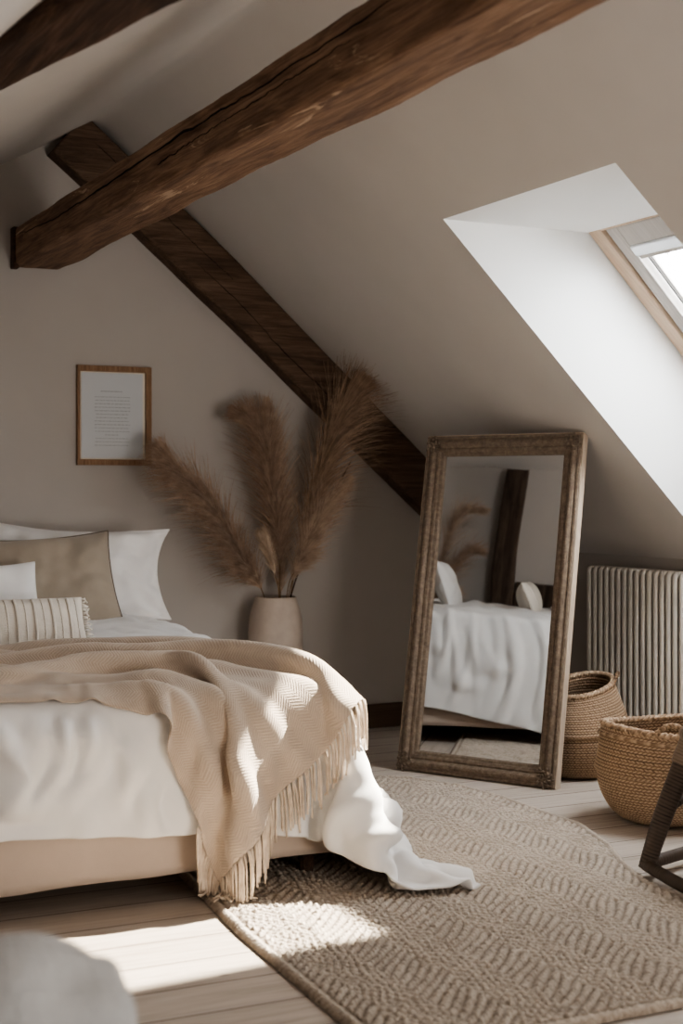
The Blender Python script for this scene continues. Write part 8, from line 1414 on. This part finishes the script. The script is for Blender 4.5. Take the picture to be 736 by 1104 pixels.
def handle(o, p, q, up, mat, r_=.008):
    p, q = Vector(p), Vector(q); mid_ = (p + q) / 2 + Vector(up)
    c = catmull([p, p.lerp(mid_, .7) + (p - q) * .12, mid_, q.lerp(mid_, .7) + (q - p) * .12, q], 40)
    b = MB()
    for s in range(2):
        b.tube([x + Vector((0, .005 * math.cos(k * .9 + s * PI), .005 * math.sin(k * .9 + s * PI))) for k, x in enumerate(c)], r_, 7)
    return b.build('handle', mat, o, smooth=True, attr=[(i // 7 % 4) / 4 * .6 + .4 for i in range(len(b.v))])

prf = [(.0, .0), (.10, .001), (.165, .008), (.215, .045), (.252, .105), (.270, .165), (.268, .195), (.280, .207), (.268, .26), (.262, .31), (.256, .355), (.250, .375), (.243, .377), (.236, .36), (.240, .30), (.245, .20), (.20, .06), (.10, .03), (.0, .03)]
bo, A, rim, jr = basket('woven_basket', 'front round seagrass basket standing on the planks beside the dark chair leg', (3.83, 4.80, 0), prf, M['seagrass'], 1.0, .3, 0, lambda th: .012 * np.cos(2 * th + .8), 1.0)
rim_braid(bo, rim, M['seagrass'])
b = MB()
for zz_, rr_ in ((.347, .2625),):
    b.tube([(rr_ * math.cos(2 * PI * k / 120), rr_ * math.sin(2 * PI * k / 120), zz_ + .012 * math.cos(4 * PI * k / 120 + .8)) for k in range(121)], .007, 7, caps=False)
b.build('band', M['seagrass'], bo, smooth=True, attr=[(i // 7 % 4) / 4 * .6 + .4 for i in range(len(b.v))])
n_ = len(rim)
def rpt(A_, j, ang_): k = int(ang_ / (2 * PI) * 320) % 320; return A_[j, k]
handle(bo, rpt(A, jr - 2, 3.6), rpt(A, jr - 2, 4.15), (-.02, -.015, .05), M['seagrass'])
prb = [(.0, .0), (.10, .001), (.165, .008), (.205, .05), (.226, .11), (.232, .165), (.228, .20), (.240, .212), (.236, .225), (.222, .262), (.200, .315), (.176, .365), (.160, .405), (.154, .408), (.149, .395), (.165, .34), (.20, .24), (.17, .05), (.08, .03), (.0, .03)]
bo2, A2, rim2, jr2 = basket('woven_basket', 'back seagrass basket with tilted open rim, tucked behind the mirror frame', (4.10, 5.76, 0), prb, M['seagrass'], 1.06, .5, 0, lambda th: .040 * np.cos(th + .5 - .35), 2.0)
rim_braid(bo2, rim2, M['seagrass'])
handle(bo2, rpt(A2, jr2 - 2, 4.9), rpt(A2, jr2 - 2, 5.5), (.015, -.02, .045), M['seagrass_dark'], .006)

# ================================================================== CHAIR
ch = thing('rattan_chair', 'dark wrapped rattan chair with slanted legs at the right edge of the rug', 'chair', (3.50, 3.78, 0))
def wrapped(pts, r0_, n, pitch, name, mat, parent, rads=None, squash=1.0, depth=.0022):
    P = catmull(pts, n); seg = 14
    lens = [0]
    for a, c in zip(P[:-1], P[1:]): lens.append(lens[-1] + (c - a).length)
    rows = []; att = []
    t0 = (P[1] - P[0]).normalized(); u_ = t0.orthogonal().normalized()
    for i, p in enumerate(P):
        t = (P[min(i + 1, n)] - P[max(i - 1, 0)]).normalized(); u_ = (u_ - t * u_.dot(t)).normalized(); w_ = t.cross(u_)
        base = r0_ if rads is None else float(np.interp(i / n, np.linspace(0, 1, len(rads)), rads))
        row = []
        for k in range(seg):
            a = 2 * PI * k / seg
            f = (lens[i] / pitch + .35 * k / seg * 1.0) % 1.0
            g = math.sin(PI * f) ** .5
            rr_ = base + depth * (g - .5)
            row.append(p + (u_ * math.cos(a) + w_ * math.sin(a)) * rr_); att.append(g)
        rows.append(row)
    b = MB(); b.grid(rows, close_u=True)
    b.f.append(tuple(range(seg - 1, -1, -1))); b.f.append(tuple(n * seg + k for k in range(seg)))
    return shift(b, ch).build(name, mat, parent, smooth=True, attr=att)
feet = {'a': (3.195, 4.105), 'b': (3.09, 3.42), 'c': (3.80, 3.36), 'd': (3.86, 4.26)}
tops = {'a': (3.355, 4.06), 'b': (3.30, 3.52), 'c': (3.74, 3.48), 'd': (3.78, 4.12)}
RT = .030
for k in 'abcd':
    f_, t_ = feet[k], tops[k]
    wrapped([(f_[0], f_[1], .030), (f_[0] + (t_[0] - f_[0]) * .35, f_[1] + (t_[1] - f_[1]) * .35, .20), (f_[0] + (t_[0] - f_[0]) * .75, f_[1] + (t_[1] - f_[1]) * .75, .36), (t_[0], t_[1], .47)], .03, 150, .0125, 'leg', M['rattan'], ch, rads=[.027, .033, .036, .036])
    # pale cane binding at the joint under the seat
    q0 = Vector((f_[0] + (t_[0] - f_[0]) * .80, f_[1] + (t_[1] - f_[1]) * .80, .385)); q1 = Vector((t_[0], t_[1], .465))
    wrapped([q0, q0.lerp(q1, .5), q1], .041, 40, .011, 'binding', M['cane'], ch)
order = 'abcd'
for k in range(4):                     # sled rails on the floor between the feet
    a, c = Vector((*feet[order[k]], .046)), Vector((*feet[order[(k + 1) % 4]], .046))
    o_ = Vector((0, 0, 0)); mm = (a + c) / 2 - Vector((3.5, 3.8, .046)); mm.z = 0
    wrapped([a, a.lerp(c, .25) + mm * .05, a.lerp(c, .5) + mm * .07, a.lerp(c, .75) + mm * .05, c], .021, 220, .0095, 'floor_rail', M['rattan'], ch)
for k in (0, 2):                        # braces between the slanted legs
    f1, t1, f2, t2 = feet[order[k]], tops[order[k]], feet[order[(k + 3) % 4]], tops[order[(k + 3) % 4]]
    a = Vector((f1[0] + (t1[0] - f1[0]) * .5, f1[1] + (t1[1] - f1[1]) * .5, .235)); c = Vector((f2[0] + (t2[0] - f2[0]) * .5, f2[1] + (t2[1] - f2[1]) * .5, .30))
    wrapped([a, a.lerp(c, .33) + Vector((0, 0, .03)), a.lerp(c, .66) + Vector((0, 0, .04)), c], .013, 100, .010, 'brace', M['rattan'], ch)
# seat: rim roll and woven panel
cs_ = [Vector((*tops[k], .49)) for k in 'abcd']
cen = sum(cs_, Vector()) / 4
ringp = []
for k in range(4):
    a, c = cs_[k], cs_[(k + 1) % 4]
    for s in range(6): ringp.append(cen + (a.lerp(c, s / 6) - cen) * (1.04 + .10 * math.sin(PI * s / 6)))
wrapped(ringp + [ringp[0], ringp[1]], .030, 420, .012, 'seat_rim', M['cane'], ch)
b = MB(); n = 40; rows = []; att = []
for j in range(n + 1):
    row = []
    for i in range(n + 1):
        a, c = i / n, j / n
        p = (cs_[0] * (1 - a) + cs_[1] * a) * (1 - c) + (cs_[3] * (1 - a) + cs_[2] * a) * c
        hgt = (.004 if (i + j) % 2 else -.004)
        p = p + Vector((0, 0, hgt - .03 * math.sin(PI * a) * math.sin(PI * c) + .005)); row.append(p); att.append(.9 if (i + j) % 2 else .3)
    rows.append(row)
b.grid(rows); so = shift(b, ch).build('seat', M['cane'], ch, attr=att); sm_ = so.modifiers.new('solid', 'SOLIDIFY'); sm_.thickness = .012
# curved back hoop on the far side
wrapped([(3.40, 3.46, .50), (3.50, 3.34, .72), (3.68, 3.40, .86), (3.82, 3.72, .90), (3.84, 4.06, .84), (3.79, 4.18, .66), (3.76, 4.14, .50)], .022, 300, .011, 'back_hoop', M['rattan'], ch)
for k in range(1, 10):
    t = k / 10
    top = catmull([(3.40, 3.46, .50), (3.50, 3.34, .72), (3.68, 3.40, .86), (3.82, 3.72, .90), (3.84, 4.06, .84), (3.79, 4.18, .66), (3.76, 4.14, .50)], 40)[int(4 + t * 32)]
    low = Vector((3.42, 3.50, .50)).lerp(Vector((3.74, 3.50, .50)), min(1, t * 2)) if t < .5 else Vector((3.74, 3.50, .50)).lerp(Vector((3.77, 4.08, .50)), (t - .5) * 2)
    wrapped([low, low.lerp(top, .5) + Vector((.02, -.02, 0)), top], .007, 40, .01, 'back_spindle', M['rattan'], ch, depth=.001)

# ================================================================== FOREGROUND ARMCHAIR
ac = thing('armchair', 'blurred pale upholstered armchair back in the near bottom left corner', 'armchair', (.345, 1.93, 0))
def soft(x0, x1, y0, y1, z0, z1, r_, name, mat, parent, seed, cuts=11, amp=.012):
    bm = bmesh.new(); bmesh.ops.create_cube(bm, size=1)
    bmesh.ops.subdivide_edges(bm, edges=list(bm.edges), cuts=cuts, use_grid_fill=True)
    for v in bm.verts:
        q = Vector((x0 + (x1 - x0) * (v.co.x + .5), y0 + (y1 - y0) * (v.co.y + .5), z0 + (z1 - z0) * (v.co.z + .5)))
        c = Vector((min(max(q.x, x0 + r_), x1 - r_), min(max(q.y, y0 + r_), y1 - r_), min(max(q.z, z0 + r_), z1 - r_)))
        d = q - c
        if d.length > 1e-6: q = c + d.normalized() * r_
        q += d.normalized() * ((noise.noise(q * 5 + Vector((seed, 0, 0))) * .7 + noise.noise(q * 13 + Vector((0, seed, 0))) * .4) * amp) if d.length > 1e-6 else Vector()
        v.co = q
    me = bpy.data.meshes.new(name); bm.to_mesh(me); bm.free(); me.shade_smooth(); me.materials.append(mat)
    return link(name, me, parent, sub=1)
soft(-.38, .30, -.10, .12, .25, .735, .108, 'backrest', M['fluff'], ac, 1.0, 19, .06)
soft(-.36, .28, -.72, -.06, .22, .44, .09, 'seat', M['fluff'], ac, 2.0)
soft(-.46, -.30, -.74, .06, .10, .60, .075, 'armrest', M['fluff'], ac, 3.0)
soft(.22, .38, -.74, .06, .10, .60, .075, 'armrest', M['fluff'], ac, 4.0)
for (x, y) in ((-.38, -.66), (.30, -.66), (-.38, .02), (.30, .02)):
    b = MB(); b.tube([(x, y, 0), (x, y, .14)], [.014, .022], 10); b.build('leg', M['corner_beam'], ac, smooth=True)

# ================================================================== TREE OUTSIDE THE ROOF WINDOW
tr = thing('bare_tree', 'bare tree outside, faint branches showing through the roof window', 'tree', (13.2, 16.9, -5.2))
rt = random.Random(17)
bt_ = MB()
def branch(p, d, l, r_, dep):
    pts = [p]; n = 5
    for k in range(n):
        d = (d + Vector((rt.uniform(-.18, .18), rt.uniform(-.18, .18), rt.uniform(-.05, .16)))).normalized(); pts.append(pts[-1] + d * (l / n))
    bt_.tube(pts, [r_ * (1 - .5 * k / n) for k in range(n + 1)], 6)
    if dep > 0:
        for k in range(4 if dep > 1 else 3):
            i = rt.randint(2, n); a = rt.uniform(0, 2 * PI)
            nd = (d * .8 + Vector((math.cos(a), math.sin(a), rt.uniform(.0, .6))) * .8).normalized()
            branch(pts[i], nd, l * rt.uniform(.5, .7), r_ * .5, dep - 1)
pts = [(0, 0, 0), (.1, 0, 3), (0, .1, 6.0), (.1, 0, 8.0)]
b = MB(); b.tube(catmull(pts, 10), [.22 - .012 * k for k in range(11)], 10); b.build('trunk', M['soil'], tr, smooth=True)
for k in range(7):
    a = k * .9; branch(Vector((.05, .05, 5.6 + .38 * k)), Vector((math.cos(a), math.sin(a), .75)).normalized(), 2.4, .06, 3)
bt_.build('branches', M['soil'], tr, smooth=True)
# ground outside
b = MB(); b.box(8, 30, 2, 40, -6.1, -6.0); struct(b.build('ground', M['soil']))

# ================================================================== LIGHT
w = bpy.data.worlds.new('overcast_sky'); SC.world = w; w.use_nodes = True
bg_ = w.node_tree.nodes['Background']
bg_.inputs[0].default_value = (.97, .98, 1.0, 1); bg_.inputs[1].default_value = 27.0
sd = bpy.data.lights.new('sun', 'SUN'); sd.energy = 36.0; sd.angle = math.radians(.8); sd.color = (1.0, .90, .76)
so = bpy.data.objects.new('sun', sd); C.objects.link(so)
so.rotation_euler = Vector((-1.20, -.225, -1.0)).to_track_quat('-Z', 'Y').to_euler(); so.location = (9, 6, 8)
pt = bpy.data.lights.new('skylight_portal', 'AREA'); pt.shape = 'RECTANGLE'; pt.size = 1.05; pt.size_y = 1.2; pt.energy = 1
pt.cycles.is_portal = True
po = bpy.data.objects.new('skylight_portal', pt); C.objects.link(po)
pm = WM @ Matrix.Translation((WL / 2, (WY0 + WY1) / 2 + .05, .12)); po.matrix_world = pm
fl = bpy.data.lights.new('fill_light', 'AREA'); fl.shape = 'RECTANGLE'; fl.size = 1.4; fl.size_y = 1.2; fl.energy = 92; fl.color = (1.0, .95, .89)  # unseen area light added behind the camera to fill the room
fo = bpy.data.objects.new('fill_light', fl); C.objects.link(fo)
fo.location = (2.9, -.9, .75); fo.rotation_euler = Vector((-.25, .75, .85)).to_track_quat('-Z', 'Y').to_euler()

# ================================================================== CAMERA
cd = bpy.data.cameras.new('camera'); cam = bpy.data.objects.new('camera', cd); C.objects.link(cam)
cam.location = (0, 0, 1.33)
cam.rotation_euler = (PI / 2, 0, -math.atan(788 / 1596))
cd.sensor_fit = 'VERTICAL'; cd.sensor_height = 36.0; cd.lens = 36.0 * 1596 / 1104
cd.shift_y = -(552 - 530) / 1104
cd.clip_start = .05; cd.clip_end = 200
cd.dof.use_dof = True; cd.dof.focus_distance = 5.9; cd.dof.aperture_fstop = cd.lens / 1000 / .020
SC.camera = cam
SC.view_settings.view_transform = 'AgX'
SC.view_settings.look = 'AgX - Medium High Contrast'
SC.view_settings.exposure = 0.48
SC.cycles.use_denoising = True
SC.cycles.max_bounces = 10; SC.cycles.diffuse_bounces = 6
